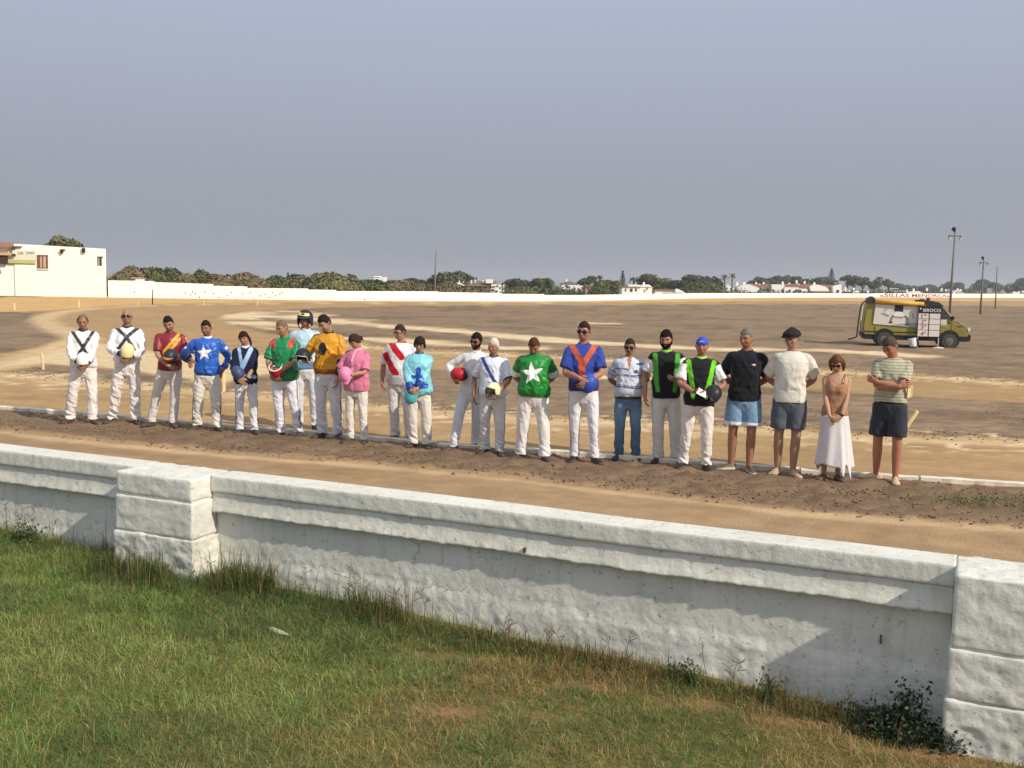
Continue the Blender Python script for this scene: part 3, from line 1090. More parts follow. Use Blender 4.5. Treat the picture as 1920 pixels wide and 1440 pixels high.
def ik(S, W, hint, l1=0.285, l2=0.255):
    S, W, hint = map(lambda q: np.asarray(q, float), (S, W, hint))
    d = W - S
    L = np.linalg.norm(d)
    u = d / L
    L = min(L, (l1 + l2) * 0.995)
    W = S + u * L
    a = (l1 * l1 - l2 * l2 + L * L) / (2 * L)
    h = math.sqrt(max(l1 * l1 - a * a, 0))
    v = hint - S
    v = v - u * np.dot(v, u)
    v /= np.linalg.norm(v) + 1e-9
    return S + u * a + v * h, W

HEAD_C = np.array([0, 0.005, 1.632])
NECK_P = np.array([0, 0.025, 1.535])

def head_radius(d):
    """distance from the head centre to its skin along unit directions d (local: x side, -y face, z up)"""
    e = np.stack([d[:, 0] / 0.076, d[:, 1] / np.where(d[:, 1] < 0, 0.094, 0.100), d[:, 2] / np.where(d[:, 2] > 0, 0.121, 0.117)], 1)
    r = 1.0 / np.linalg.norm(e, axis=1)
    p = d * r[:, None]
    low = np.clip(-p[:, 2] / 0.115, 0, 1)
    back = np.clip(d[:, 1], 0, 1)
    r = r * (1 - 0.30 * low * back)                       # nape
    side = np.abs(d[:, 0])
    r = r * (1 - 0.12 * side * low)                        # jaw narrows
    chin = np.exp(-((d[:, 2] + 0.78) / 0.16) ** 2) * np.clip(-d[:, 1], 0, 1)
    r = r * (1 + 0.10 * chin)
    return r

def sphere_dirs(n=40, m=28):
    th = np.arange(n) * 2 * np.pi / n
    rings = []
    for i in range(m + 1):
        ph = -np.pi / 2 + np.pi * i / m
        ph = np.clip(ph, -np.pi / 2 + 0.05, np.pi / 2 - 0.05)
        rings.append(np.stack([np.cos(ph) * np.cos(th), np.cos(ph) * np.sin(th), np.full(n, np.sin(ph))], 1))
    return rings

SKIN_M = mat('skin', attr=True, rough=0.5, var=0.06, scale=25, spec=0.35)
HAIR_M = mat('hair', attr=True, rough=0.85, var=0.45, scale=70, bump=0.9, bscale=110, spec=0.08)
CLOTH_M = mat('cloth', attr=True, rough=0.85, var=0.06, scale=12, bump=0.55, bscale=22, spec=0.12, sheen=0.12, bdist=0.010)
SATIN_M = mat('satin', attr=True, rough=0.40, var=0.06, scale=10, bump=0.7, bscale=17, spec=0.38, sheen=0.1, bdist=0.016)
DENIM_M = mat('denim', attr=True, rough=0.9, var=0.18, scale=9, bump=0.4, bscale=45, spec=0.1, bdist=0.006)
SHOE_M = mat('shoe_leather', attr=True, rough=0.55, var=0.2, scale=20)
DARK_M = paint('dark_plastic', (26, 26, 30), 0.18, var=0.05)
EYE_W = paint('eye_white', (150, 136, 124), 0.3, var=0.02)
EYE_D = paint('eye_iris', (40, 28, 22), 0.2, var=0.05)

TAN = (198, 142, 108)
def smooth_mask(a, b, x): return sstep(a, b, x)

def make_person(name, label, sp):
    """sp: cx, feet (two px points), head_y ... see the list below"""
    cat = 'person'
    r0_ = random.Random(int(sp['cx']) * 3)
    fl, fr = px(*sp['feet'][0]), px(*sp['feet'][1])
    yb = (sp['feet'][0][1] + sp['feet'][1][1]) / 2
    org = px(sp['cx'], yb); org[2] = 0
    # size from where the top of the head shows
    ztop = pd(sp['cx'], sp['htop'], org[1] + 0.02)[2]
    hy, hp, hr = sp.get('head', (0, 0, 0))
    hr = hr + r0_.uniform(-5, 5)
    posed = sp.get('posed', 1.755 - 0.07 * abs(math.sin(R(hp))))
    scale = ztop / posed
    phi = math.atan2(-org[0], org[1])
    yaw = phi * 0.85 - R(sp.get('turn', 0))
    root = thing(name, label, cat, org, yaw, 'people standing in line on the dirt strip', scale)
    root.rotation_euler = (R(r0_.uniform(-1.2, 0.6)), R(r0_.uniform(-1.3, 1.3)), yaw)
    Ri = np.array([[math.cos(-yaw), -math.sin(-yaw)], [math.sin(-yaw), math.cos(-yaw)]])
    foot = {}
    for sx, p in ((-1, fl), (1, fr)):
        q = Ri @ (p[:2] - org[:2]) / scale
        foot[sx] = np.array([q[0], np.clip(q[1], -0.35, 0.35)])
    fat = sp.get('fat', 1.0)
    belly = sp.get('belly', 0.0)
    fem = sp.get('female', False)
    skin = np.array(lin(sp.get('skin', TAN)))
    sway = sp.get('sway', 0.0)
    r_ = random.Random(hash(sp['cx']) & 0xffff)
    seed = int(sp['cx'])

    # ---- torso section
    Z = np.array([0.80, 0.86, 0.92, 1.00, 1.08, 1.18, 1.28, 1.36, 1.41, 1.445, 1.475, 1.50])
    A = np.array([0.120, 0.155, 0.168, 0.162, 0.148, 0.152, 0.164, 0.170, 0.164, 0.138, 0.092, 0.062])
    B = np.array([0.095, 0.115, 0.118, 0.110, 0.105, 0.112, 0.120, 0.112, 0.098, 0.080, 0.065, 0.058])
    if fem:
        A = A * np.array([1, 1.02, 1.03, 0.98, 0.9, 0.9, 0.92, 0.92, 0.91, 0.92, 0.95, 0.95])
        B = B + np.array([0, 0, 0, 0, 0, 0.0, 0.012, 0.006, 0, 0, 0, 0])
    fz = 1 + (fat - 1) * np.interp(Z, [0.8, 1.05, 1.4, 1.5], [0.8, 1.1, 0.6, 0.3])
    A = A * fz; B = B * fz
    def tab(z):
        g = math.exp(-((z - 1.07) / 0.13) ** 2) * belly
        a = np.interp(z, Z, A); b = np.interp(z, Z, B)
        cy = np.interp(z, Z, [0.01, 0.012, 0.01, 0.005, 0, -0.002, 0, 0.008, 0.014, 0.02, 0.024, 0.026])
        return a, b + g * 0.5, cy - g * 0.5, sway * np.interp(z, [0.8, 1.45], [0, 1])

    # ---- arms
    arms = {}
    shx = 0.172 * (0.90 if fem else 1.0) * (1 + (fat - 1) * 0.5)
    for sx, key in ((-1, 'A'), (1, 'B')):
        S = np.array([sx * shx + sway, 0.012, 1.395])
        pose = sp.get(key, 'clasp')
        if pose == 'clasp':
            W = (sx * 0.065, -0.215 - belly - sp.get('reach', 0), sp.get('cz', 1.02) - 0.02 * sx); hint = (sx * 0.42, 0.10, 1.12); hd = (-sx * 0.75, -0.15, -0.45); pn = (0, 1, 0.1)
        elif pose == 'behind':
            W = (sx * 0.075, 0.19, 1.00); hint = (sx * 0.45, 0.16, 1.15); hd = (-sx * 0.8, 0.1, -0.5); pn = (0, -1, 0)
        elif pose == 'down':
            W = (sx * 0.275, -0.03, 0.905); hint = (sx * 0.4, 0.2, 1.15); hd = (0, -0.12, -1); pn = (-sx, 0, 0)
        else:
            W, hint, hd, pn = pose
        E, W = ik(S, W, hint)
        hd = np.array(hd, float); hd /= np.linalg.norm(hd)
        pn = np.array(pn, float); pn -= hd * np.dot(pn, hd); pn /= np.linalg.norm(pn)
        arms[sx] = (S, E, W, hd, pn)
    # ---- legs
    legs = {}
    for sx in (-1, 1):
        fx, fy = foot[sx]
        hip = np.array([sx * 0.092 * (1 + (fat - 1) * 0.5), 0.01, 0.90])
        ank = np.array([fx, fy + 0.045, 0.085])
        kn = hip * 0.47 + ank * 0.53 + np.array([sx * 0.008, -0.025, 0])
        kn[2] = 0.49
        legs[sx] = (hip, kn, ank)

    # ---- head transform
    HM = np.array(Matrix.Rotation(R(-hy), 3, 'Z') @ Matrix.Rotation(R(hp), 3, 'X') @ Matrix.Rotation(R(hr), 3, 'Y'))
    npv = NECK_P + np.array([sway, 0, 0])
    def hw(p):                                      # head-local (about HEAD_C) to body
        p = np.asarray(p, float)
        return (p + HEAD_C - NECK_P) @ HM.T + npv
    def hinv(p):
        return (p - npv) @ HM - (HEAD_C - NECK_P)
    hs = 0.97 if fem else 1.0

    # ================= body: one continuous surface
    acc = Acc()
    rings = []
    for z in (0.80, 0.86, 0.92, 1.0, 1.08, 1.18, 1.28, 1.36, 1.41, 1.445, 1.475, 1.50):
        a, b, cy, sx_ = tab(z)
        ins = 0.010 if sp['top'].get('neckline') else (0.030 if z < 1.42 else 0.012)
        rings.append(hring(sx_, cy, z, a - ins, b - ins, 20))
    acc.add(loft(rings))
    nk = sp.get('neck', 0.056)
    nb = np.array([sway, 0.03, 1.44])
    nt_ = hw((0, 0.018, -0.07))
    acc.add(tube([nb, (nb + nt_) / 2, nt_], [nk + 0.012, nk, nk - 0.002], 14))
    dirs = sphere_dirs()
    acc.add(loft([hw(d * head_radius(d)[:, None] * hs) for d in dirs]))
    hf = lambda p: hw(np.asarray(p) * hs)
    # nose, brow, lips, ears, cheeks
    acc.add(tube([hf((0, -0.082, 0.024)), hf((0, -0.096, 0.002)), hf((0, -0.108, -0.020)), hf((0, -0.094, -0.030))], [0.008, 0.010, 0.0135, 0.010], 8))
    acc.add(ellipsoid(hf((0, -0.094, -0.024)), (0.017, 0.012, 0.010), 10, 6, HM))
    acc.add(ellipsoid(hf((0, -0.078, 0.033)), (0.050, 0.014, 0.011), 12, 6, HM))
    acc.add(ellipsoid(hf((0, -0.086, -0.056)), (0.024, 0.010, 0.011), 10, 6, HM))
    for sx in (-1, 1):
        acc.add(ellipsoid(hf((sx * 0.041, -0.068, -0.018)), (0.022, 0.018, 0.020), 10, 6, HM))
        tilt = np.array(Matrix.Rotation(R(-sx * 22), 3, 'Z'))
        acc.add(ellipsoid(hf((sx * 0.080, 0.012, 0.000)), (0.009, 0.020, 0.031), 10, 6, HM @ tilt))
    for sx in (-1, 1):
        S, E, W, hd, pn = arms[sx]
        k = 0.86 if fem else 1.0
        path = bez([S + np.array([-sx * 0.06, 0, 0.0]), S, S * 0.5 + E * 0.5, E, E * 0.5 + W * 0.5, W, W + hd * 0.03], 3)
        rad = np.interp(np.linspace(0, 6, len(path)), [0, 1, 2, 3, 4, 5, 6], np.array([0.036, 0.044, 0.046, 0.040, 0.043, 0.028, 0.027]) * k)
        slv_end = sp['top'].get('sleeve', 0.8)
        if slv_end:
            tq = np.interp(np.linspace(0, 6, len(path)), [0, 1, 2, 3, 4, 5, 6], [-.3, 0, .5, 1, 1.5, 2, 2.1])
            rad = rad * (1 - 0.30 * (1 - sstep(slv_end - 0.22, slv_end + 0.02, tq)))
        acc.add(tube(path, rad, 12))
        e = np.cross(hd, pn); e /= np.linalg.norm(e)
        p0 = W
        k2 = 0.9 if fem else 1.0
        pts, rr = [], []
        rings = []
        for t, a, b in ((0.0, 0.027, 0.020), (0.025, 0.034, 0.019), (0.055, 0.041, 0.018), (0.085, 0.042, 0.016), (0.098, 0.038, 0.012)):
            th = np.arange(12) * 2 * np.pi / 12
            rings.append(p0 + hd * t * k2 + np.outer(np.cos(th), e) * a * k2 + np.outer(np.sin(th), pn) * b * k2)
        acc.add(loft(rings))
    bare = sp['bottom'] in ('shorts', 'skirt')
    for sx in (-1, 1):
        hip, kn, ank = legs[sx]
        path = bez([hip + np.array([0, 0, 0.04]), hip * 0.6 + kn * 0.4, kn, kn * 0.62 + ank * 0.38 + np.array([0, 0.012, 0]), ank, ank - np.array([0, 0, 0.045])], 3)
        rr = [0.085, 0.078, 0.056, 0.058, 0.036, 0.040] if bare else [0.075, 0.065, 0.045, 0.042, 0.030, 0.035]
        acc.add(tube(path, np.interp(np.linspace(0, 5, len(path)), range(6), np.array(rr) * (0.92 if fem else 1.0)), 14))
    v, f = acc.get()
    co, F = voxel(v, f, 0.0088, 2)
    nb_ = len(co)
    # colours of the skin
    col = np.tile(skin, (nb_, 1))
    hl = hinv(co) / hs
    on = (np.linalg.norm(hl, axis=1) < 0.16) & (hl[:, 2] > -0.14)
    red = np.array([1.06, 0.90, 0.86])
    cheek = on * np.exp(-((np.abs(hl[:, 0]) - 0.035) / 0.02) ** 2 - ((hl[:, 2] + 0.02) / 0.025) ** 2) * (hl[:, 1] < 0)
    nose = on * np.exp(-(hl[:, 0] / 0.016) ** 2 - ((hl[:, 2] + 0.02) / 0.02) ** 2) * (hl[:, 1] < -0.07)
    col = col * (1 + (red - 1) * np.clip(cheek + nose, 0, 1)[:, None])
    lips = on * np.exp(-(hl[:, 0] / 0.022) ** 4 - ((hl[:, 2] + 0.056) / 0.008) ** 2) * (hl[:, 1] < -0.06)
    col = col * (1 - lips[:, None]) + np.array(lin((150, 84, 76))) * lips[:, None]
    for sx in (-1, 1):
        sk = on * np.exp(-((hl[:, 0] - sx * 0.032) / 0.017) ** 2 - ((hl[:, 2] - 0.010) / 0.009) ** 2) * (hl[:, 1] < -0.03)
        col = col * (1 - 0.30 * sk[:, None])
    if sp.get('stubble'):
        st = on * (hl[:, 1] < 0.02) * sstep(-0.030, -0.045, hl[:, 2]) * (1 - lips)
        col = col * (1 - sp['stubble'] * st[:, None] * np.array([0.6, 0.62, 0.6]))
    def hairline(d, front=0.40, side=0.12, back=-0.55, soft=0.12):
        # height of the hair edge by direction round the head
        az = np.arctan2(np.abs(d[:, 0]), -d[:, 1])           # 0 front .. pi back
        edge = np.interp(az, [0, 0.35, 0.62, 0.9, 1.15, 1.32, 1.5, 1.75, 2.2, math.pi], [front, front + 0.02, front + 0.09, front - 0.02, side + 0.22, side + 0.02, side - 0.24, side - 0.35, back * 0.8, back])
        edge = edge + (vnoise(d * 22, 5) - 0.5) * 0.16
        return sstep(edge - soft * 0.5, edge + soft * 0.5, d[:, 2])
    hcol = np.array(lin(sp.get('hair', (52, 40, 32))))
    if sp.get('style', 'short') in ('short', 'thick', 'shaved', 'pony', 'bun', 'balding'):
        dd_ = hl / (np.linalg.norm(hl, axis=1)[:, None] + 1e-9)
        fl_ = {'short': sp.get('hl', 0.60), 'thick': sp.get('hl', 0.55), 'balding': 0.75}.get(sp.get('style', 'short'), 0.50)
        mk_ = hairline(dd_, fl_ - 0.02, 0.10, soft=0.34) * (np.linalg.norm(hl, axis=1) < 0.14) * on * 0.62
        col = col * (1 - mk_[:, None]) + hcol * mk_[:, None]
    # fingers: each its own bent chain rooted in the palm
    acc = Acc()
    for sx in (-1, 1):
        S, E, W, hd, pn = arms[sx]
        e = np.cross(hd, pn); e /= np.linalg.norm(e)
        k2 = 0.9 if fem else 1.0
        # the thumb sits on the side that makes this a left or right hand
        tsgn = -1.0 if sx > 0 else 1.0
        curl = sp.get('curl', 0.42)
        for i in range(4):
            off = (-0.031 + 0.0207 * i) * tsgn * -1
            L = (0.076, 0.086, 0.080, 0.062)[i] * k2
            p = W + hd * 0.088 * k2 + e * off * k2
            d = hd.copy()
            pts = [p]
            for j, fr in enumerate((0.40, 0.32, 0.28)):
                a = curl * (0.7, 1.2, 0.9)[j] * (1 + 0.08 * i)
                d = d * math.cos(a) + pn * math.sin(a)
                pn2 = pn
                p = p + d * L * fr
                pts.append(p)
            acc.add(tube(pts, np.array([0.0098, 0.0092, 0.0084, 0.0062]) * k2, 7))
        o = e * tsgn
        p = W + hd * 0.026 * k2 + o * 0.028 * k2
        d = hd * 0.62 + o * 0.62 + pn * 0.35; d /= np.linalg.norm(d)
        d2 = hd * 0.85 + o * 0.18 + pn * 0.45; d2 /= np.linalg.norm(d2)
        acc.add(tube([p, p + d * 0.034 * k2, p + d * 0.034 * k2 + d2 * 0.032 * k2, p + d * 0.034 * k2 + d2 * 0.056 * k2], np.array([0.0135, 0.0118, 0.0102, 0.0075]) * k2, 7))
    fv, ff = acc.get()
    fcol = np.tile(skin * np.array([1.02, 0.95, 0.92]), (len(fv), 1))
    faces = [tuple(q) for q in (F.tolist() if isinstance(F, np.ndarray) else F)] + [tuple(i + nb_ for i in q) for q in ff]
    body = obj('body', mesh_np('body', np.concatenate([co, fv]), faces, SKIN_M, np.concatenate([col, fcol]), True), root)

    # ================= eyes and brows
    for sx in (-1, 1):
        eyes = MB()
        c = hf((sx * 0.032, -0.0755, 0.010))
        eyes.ell(c, (0.0125, 0.010, 0.0070 if hp < 15 else 0.0045), 10, 6, None, HM)
        eyes.k = 1
        eyes.ell(hf((sx * 0.032, -0.0825, 0.0085)), (0.0075, 0.005, 0.0065 if hp < 15 else 0.004), 8, 5, None, HM)
        eyes.build('eye', [EYE_W, EYE_D], root, smooth=True)
    hcol = np.array(lin(sp.get('hair', (52, 40, 32))))
    for sx in (-1, 1):
        br = MB()
        br.tube([hf((sx * 0.014, -0.0925, 0.030)), hf((sx * 0.032, -0.0915, 0.037)), hf((sx * 0.052, -0.077, 0.030))], [0.004, 0.0052, 0.003], 6, hcol * 0.8, squash=1.2)
        br.build('eyebrow', HAIR_M, root, attr=True, smooth=True)
    if sp.get('moustache'):
        br = MB()
        br.tube([hf((-0.028, -0.092, -0.050)), hf((0, -0.103, -0.041)), hf((0.028, -0.092, -0.050))], [0.004, 0.008, 0.004], 6, hcol * 0.8)
        br.build('moustache', HAIR_M, root, attr=True, smooth=True)

    # ================= hair
    def shell(nm, maskf, thick, colr, rough=0.10, sd=0, m_=40, grow=1.0):
        rr = []
        cc = []
        for d in sphere_dirs(48, 34):
            mk = maskf(d)
            n_ = fbm(d * 5 + sd, 3, seed + sd) - 0.5
            n2 = vnoise(d * np.array([26, 26, 9]) + sd, seed + sd + 4) - 0.5
            r0 = head_radius(d) * hs
            rd = r0 + (thick(d) if callable(thick) else thick) * mk * (1 + n_ * 0.7) + n2 * 0.005 * mk + (vnoise(d * np.array([9, 9, 7]) + sd + 3, seed + 9) - 0.5) * 0.011 * mk * sstep(0.2, 0.6, d[:, 2]) - 0.016 * (1 - mk)
            rr.append(hw(d * rd[:, None]))
            cc.append(np.tile(colr, (len(d), 1)) * (1 + n_ * 0.5 + n2 * rough * 4)[:, None])
        v_, f_ = loft(rr)
        cc = np.concatenate(cc + [cc[0][:1], cc[-1][:1]])
        return obj(nm, mesh_np(nm, v_, f_, HAIR_M, cc, True), root)
    style = sp.get('style', 'short')
    th = sp.get('hthick', 0.011)
    if style == 'short':
        shell('hair', lambda d: hairline(d, sp.get('hl', 0.60)), lambda d: th * (0.10 + 1.25 * np.clip(d[:, 2], 0, 1) ** 2.2 + 0.2 * np.clip(d[:, 1], 0, 1)), hcol)
    elif style == 'thick':
        shell('hair', lambda d: hairline(d, sp.get('hl', 0.55), 0.10), lambda d: th * 1.75 * (0.26 + 1.05 * np.clip(d[:, 2], 0, 1) ** 1.5), hcol)
    elif style == 'balding':
        def mk(d):
            top = np.exp(-((d[:, 0]) / 0.55) ** 2) * sstep(0.55, 0.2, d[:, 1])
            return hairline(d, 0.62, 0.10) * (1 - 0.85 * top * sstep(0.35, 0.6, d[:, 2]))
        shell('hair', mk, 0.010, hcol)
    elif style == 'shaved':
        shell('hair', lambda d: hairline(d, 0.5, 0.1) * 0.62, 0.0065, hcol)
    elif style in ('pony', 'bun', 'long', 'bob'):
        if style == 'bob':
            fringe = lambda d: np.maximum(hairline(d, 0.36, -0.30, -0.75), 0)
            shell('hair', fringe, lambda d: 0.020 + 0.012 * np.clip(-d[:, 2], 0, 1), hcol)
        else:
            shell('hair', lambda d: hairline(d, 0.46, 0.02 if style != 'long' else -0.3), 0.016, hcol)
        tl = MB()
        if style == 'pony':
            tl.tube(bez([hf((0.02, 0.095, 0.02)), hf((0.05, 0.125, -0.02)), hf((0.075, 0.11, -0.10)), hf((0.085, 0.085, -0.17))], 3), np.interp(np.linspace(0, 1, 10), [0, 0.3, 0.8, 1], [0.022, 0.026, 0.020, 0.008]), 8, hcol)
        if style == 'bun':
            tl.ell(hf((0.03, 0.112, 0.0)), (0.036, 0.034, 0.034), 10, 7, hcol)
            tl.tube([hf((0.03, 0.11, -0.01)), hf((0.05, 0.13, -0.05))], [0.02, 0.008], 7, hcol)
        if style == 'long':
            for sx in (-1, 1):
                tl.tube(bez([hf((sx * 0.045, 0.0, 0.085)), hf((sx * 0.086, 0.01, 0.02)), hf((sx * 0.090, 0.02, -0.06)), hf((sx * 0.080, 0.03, -0.13))], 3), np.interp(np.linspace(0, 1, 10), [0, 0.4, 1], [0.02, 0.026, 0.014]), 8, hcol, squash=1.3)
            tl.tube(bez([hf((0, 0.08, 0.05)), hf((0, 0.10, -0.05)), hf((0, 0.085, -0.15))], 3), np.interp(np.linspace(0, 1, 7), [0, 0.4, 1], [0.05, 0.06, 0.04]), 10, hcol, squash=0.6)
        if tl.n:
            tl.build({'pony': 'ponytail', 'bun': 'hair_bun'}.get(style, 'hair_lengths'), HAIR_M, root, attr=True, smooth=True)
    if sp.get('beard'):
        def bm_(d):
            az = np.arctan2(np.abs(d[:, 0]), -d[:, 1])
            edge = np.interp(az, [0, 0.3, 0.6, 1.1, 1.5, 1.8], [-0.30, -0.30, -0.30, -0.16, 0.10, -0.6])
            low = sstep(edge + 0.07, edge - 0.07, d[:, 2]) * (az < 1.75)
            mouth = np.exp(-(az / 0.18) ** 2 - ((d[:, 2] + 0.52) / 0.045) ** 2)
            return low * (1 - 0.8 * mouth)
        shell('beard', bm_, sp['beard'], hcol * 0.9, sd=7)

    # ================= clothes
    def garment(nm, acc_, size, m_, colf, wr, smooth=2):
        v_, f_ = acc_.get()
        c_, F_ = voxel(v_, f_, size, smooth)
        n_ = normals(c_, F_)
        c_ = c_ + n_ * wr(c_, n_)[:, None]
        n_ = normals(c_, F_)
        colr = colf(c_, n_)
        return obj(nm, mesh_np(nm, c_, F_, m_, colr, True), root)
    def seg_d(p, a, b):
        e = b - a
        t = np.clip(((p - a) @ e) / (e @ e), 0, 1)
        return np.linalg.norm(p - a - t[:, None] * e, axis=1), t
    def arm_param(p):
        """which sleeve a point is on (-1, 0, 1) and how far down (0 shoulder .. 2 wrist)"""
        which = np.zeros(len(p)); tt = np.zeros(len(p)); best = np.full(len(p), 9.0)
        for sx in (-1, 1):
            S, E, W, _, _ = arms[sx]
            d1, t1 = seg_d(p, S, E); d2, t2 = seg_d(p, E, W)
            d = np.minimum(d1, d2); t = np.where(d1 < d2, t1, 1 + t2)
            upd = d < best
            best = np.where(upd, d, best); tt = np.where(upd, t, tt); which = np.where(upd, sx, which)
        tor = np.abs(p[:, 0] - sway) < np.interp(p[:, 2], Z, A) + 0.012
        infront = np.zeros(len(p), bool)
        ok = (best < 0.105) & (~tor | (best < 0.066))
        ok &= ~((tt < 0.12) & (np.abs(p[:, 0] - sway) < shx - 0.03))
        return np.where(ok, which, 0), tt
    top = sp['top']
    loose = top.get('loose', 0.022)
    hem = top.get('hem', 0.93)
    blouse = top.get('blouse', 0.0)
    acc = Acc()
    zs = sorted(set([hem, hem + 0.02, hem + 0.05] + [z for z in (0.88, 0.94, 1.0, 1.06, 1.12, 1.18, 1.24, 1.30, 1.36, 1.405, 1.435, 1.46, 1.482) if z > hem + 0.055]))
    if top.get('neckline') == 'cami':
        zs = [z for z in zs if z < 1.34] + [1.335]
    rings = []
    for z in zs:
        a, b, cy, sx_ = tab(z)
        lo = loose * np.interp(z, [hem, 1.1, 1.36, 1.44, 1.48], [1.0, 1.15, 0.8, 0.45, 0.25])
        bl = blouse * math.exp(-((z - hem - 0.07) / 0.06) ** 2) - (0.010 if blouse and z < hem + 0.03 else 0)
        rg_ = hring(sx_, cy, z, max(a, 0.158 * fz[3] if z < 1.1 and not top.get('neckline') else 0) + lo + bl, b + lo + bl, 26)
        if top.get('neckline') == 'cami':
            bust = math.exp(-((z - 1.255) / 0.055) ** 2) * 0.030
            for sx2 in (-1, 1):
                rg_[:, 1] -= bust * np.exp(-((rg_[:, 0] - sx2 * 0.075) / 0.055) ** 2) * (rg_[:, 1] < 0)
            if z > 1.32: rg_[:, 2] += 0.035 * np.exp(-((np.abs(rg_[:, 0]) - 0.09) / 0.035) ** 2) * (rg_[:, 1] < 0) - 0.02 * np.exp(-(rg_[:, 0] / 0.06) ** 2) * (rg_[:, 1] < 0)
        rings.append(rg_)
    acc.add(loft(rings))
    sl = top.get('sleeve', 0.8)
    if sl:
        sr = top.get('slv', 0.072) * (0.9 if fem else 1.0)
        for sx in (-1, 1):
            S, E, W, _, _ = arms[sx]
            full = bez([S + np.array([-sx * 0.085, 0, 0.020]), S + np.array([sx * 0.0, 0, 0.004]), S * 0.5 + E * 0.5, E, E * 0.5 + W * 0.5, W], 5)
            tpar = np.linspace(-1, 2 * 2, len(full)) / 2.0
            tpar = np.interp(np.linspace(0, 5, len(full)), [0, 1, 2, 3, 4, 5], [-0.3, 0, 0.5, 1, 1.5, 2])
            k = tpar <= sl + 0.02
            pth = full[k]
            tp = tpar[k]
            if sl > 1.2:
                rad = np.interp(tp, [-0.3, 0, 0.5, 1.0, 1.5, 1.85, 2.0], [0.050, 0.064, sr * 0.92, sr * 0.90, sr * 0.84, sr * 0.70, 0.040])
            else:
                rad = np.interp(tp, [-0.3, 0, 0.4, sl], [0.050, 0.064, sr * 0.90, sr * 0.98])
            acc.add(tube(pth, rad, 16))
    wamp = top.get('wrinkle', 0.010)
    def wr(p, n):
        q = p.copy()
        s1 = np.clip((fbm(np.stack([q[:, 0] * 8 + q[:, 2] * 5, q[:, 1] * 7, q[:, 2] * 3.0 - q[:, 0] * 3], 1) + seed, 2, seed + 3) - 0.5) * 2.2 + 0.5, 0, 1)
        s2 = np.clip((fbm(np.stack([q[:, 0] * 7 - q[:, 2] * 6, q[:, 1] * 7, q[:, 2] * 5 + q[:, 0] * 4], 1) + seed, 2, seed + 8) - 0.5) * 2.2 + 0.5, 0, 1)
        rdg = 1 - np.abs(2 * s1 - 1) * 1.6
        rdg2 = 1 - np.abs(2 * s2 - 1) * 1.6
        k = np.interp(q[:, 2], [hem, hem + 0.12, 1.3, 1.46], [1.1, 1.3, 0.8, 0.15])
        dd = wamp * k * (0.85 * (rdg - 0.45) + 0.7 * (rdg2 - 0.45))
        return np.where(q[:, 2] < hem + 0.14, np.maximum(dd, -0.003), np.maximum(dd, -0.009))
    tm = {'satin': SATIN_M, 'cloth': CLOTH_M}[top.get('m', 'cloth')]
    topcol = top['col']
    def tcol(p, n):
        which, t = arm_param(p)
        c = topcol(p, n, which, t, np.tile(np.array(lin(top['base'])), (len(p), 1)))
        if top.get('m') == 'satin':
            zip_ = (which == 0) & (n[:, 1] < -0.3) & (np.abs(p[:, 0] - sway * 0.8) < 0.0045) & (p[:, 2] > 1.30)
            c[zip_] *= 0.72
            c[(p[:, 2] < hem + 0.028)] *= 0.86
        arm_seam = (np.abs(t - 0.02) < 0.035) & (which != 0) & (n[:, 1] < 0.6)
        c[arm_seam] *= 0.84
        return c
    garment(top.get('name', 'shirt'), acc, 0.0105, tm, tcol, wr)
    if top.get('neckline') == 'cami':
        stp = MB()
        for sx in (-1, 1):
            stp.tube(bez([(sx * 0.090, -0.122, 1.355), (sx * 0.100, -0.085, 1.42), (sx * 0.105, 0.0, 1.463), (sx * 0.09, 0.09, 1.40), (sx * 0.07, 0.118, 1.325)], 3), 0.007, 6)
        stp.build('strap', paint('cami_strap', top['base'], 0.8), root, smooth=True)
    if top.get('collar'):
        cc, kind = top['collar']
        mb = MB()
        if kind == 'stand':
            th_ = np.linspace(0, 2 * np.pi, 19)[:-1]
            rg = []
            for z, r0 in ((1.462, 0.078), (1.492, 0.068), (1.510, 0.066), (1.512, 0.060), (1.47, 0.058)):
                rg.append(np.stack([sway + np.cos(th_) * r0 * 1.02, 0.020 + np.sin(th_) * r0 + (-0.008) * (z > 1.48), z + np.sin(th_) * 0.016], 1))
            v_, f_ = loft(rg)
            mb.add(v_, f_)
        else:                                            # turned-down shirt collar, open at the throat
            for sx in (-1, 1):
                rg = []
                for i in range(7):
                    a0 = np.pi / 2 + sx * -1 * (np.pi * 0.93) * i / 6 * 1.0
                    c0, s0 = math.cos(a0), math.sin(a0)
                    tipd = 0.018 * (i / 6) ** 3
                    top_ = np.array([sway + c0 * 0.066, 0.020 + s0 * 0.064, 1.502 + 0.014 * s0])
                    low = np.array([sway + c0 * 0.088 + sx * tipd * 0.6, 0.016 + s0 * 0.086, 1.462 + 0.012 * s0 - tipd * 1.6])
                    rg.append(np.array([top_, low, low + np.array([0, 0, -0.004]), (top_ + low) / 2 * 1.0 - np.array([c0, s0, 0]) * 0.006]))
                v_, f_ = loft(rg)
                mb.add(v_, f_)
        mb.build('collar', paint('collar_%d_%d_%d' % cc, cc, 0.7), root, smooth=True)

    bt = sp['bottom']
    bq = np.array(sp.get('bcol', (222, 214, 204)), float)
    if bq.min() > 175: bq = np.minimum(bq * 0.6 + np.array([224, 226, 230]) * 0.4, 236)
    bc = np.array(lin(bq))
    bl_ = sp.get('bloose', 1.0)
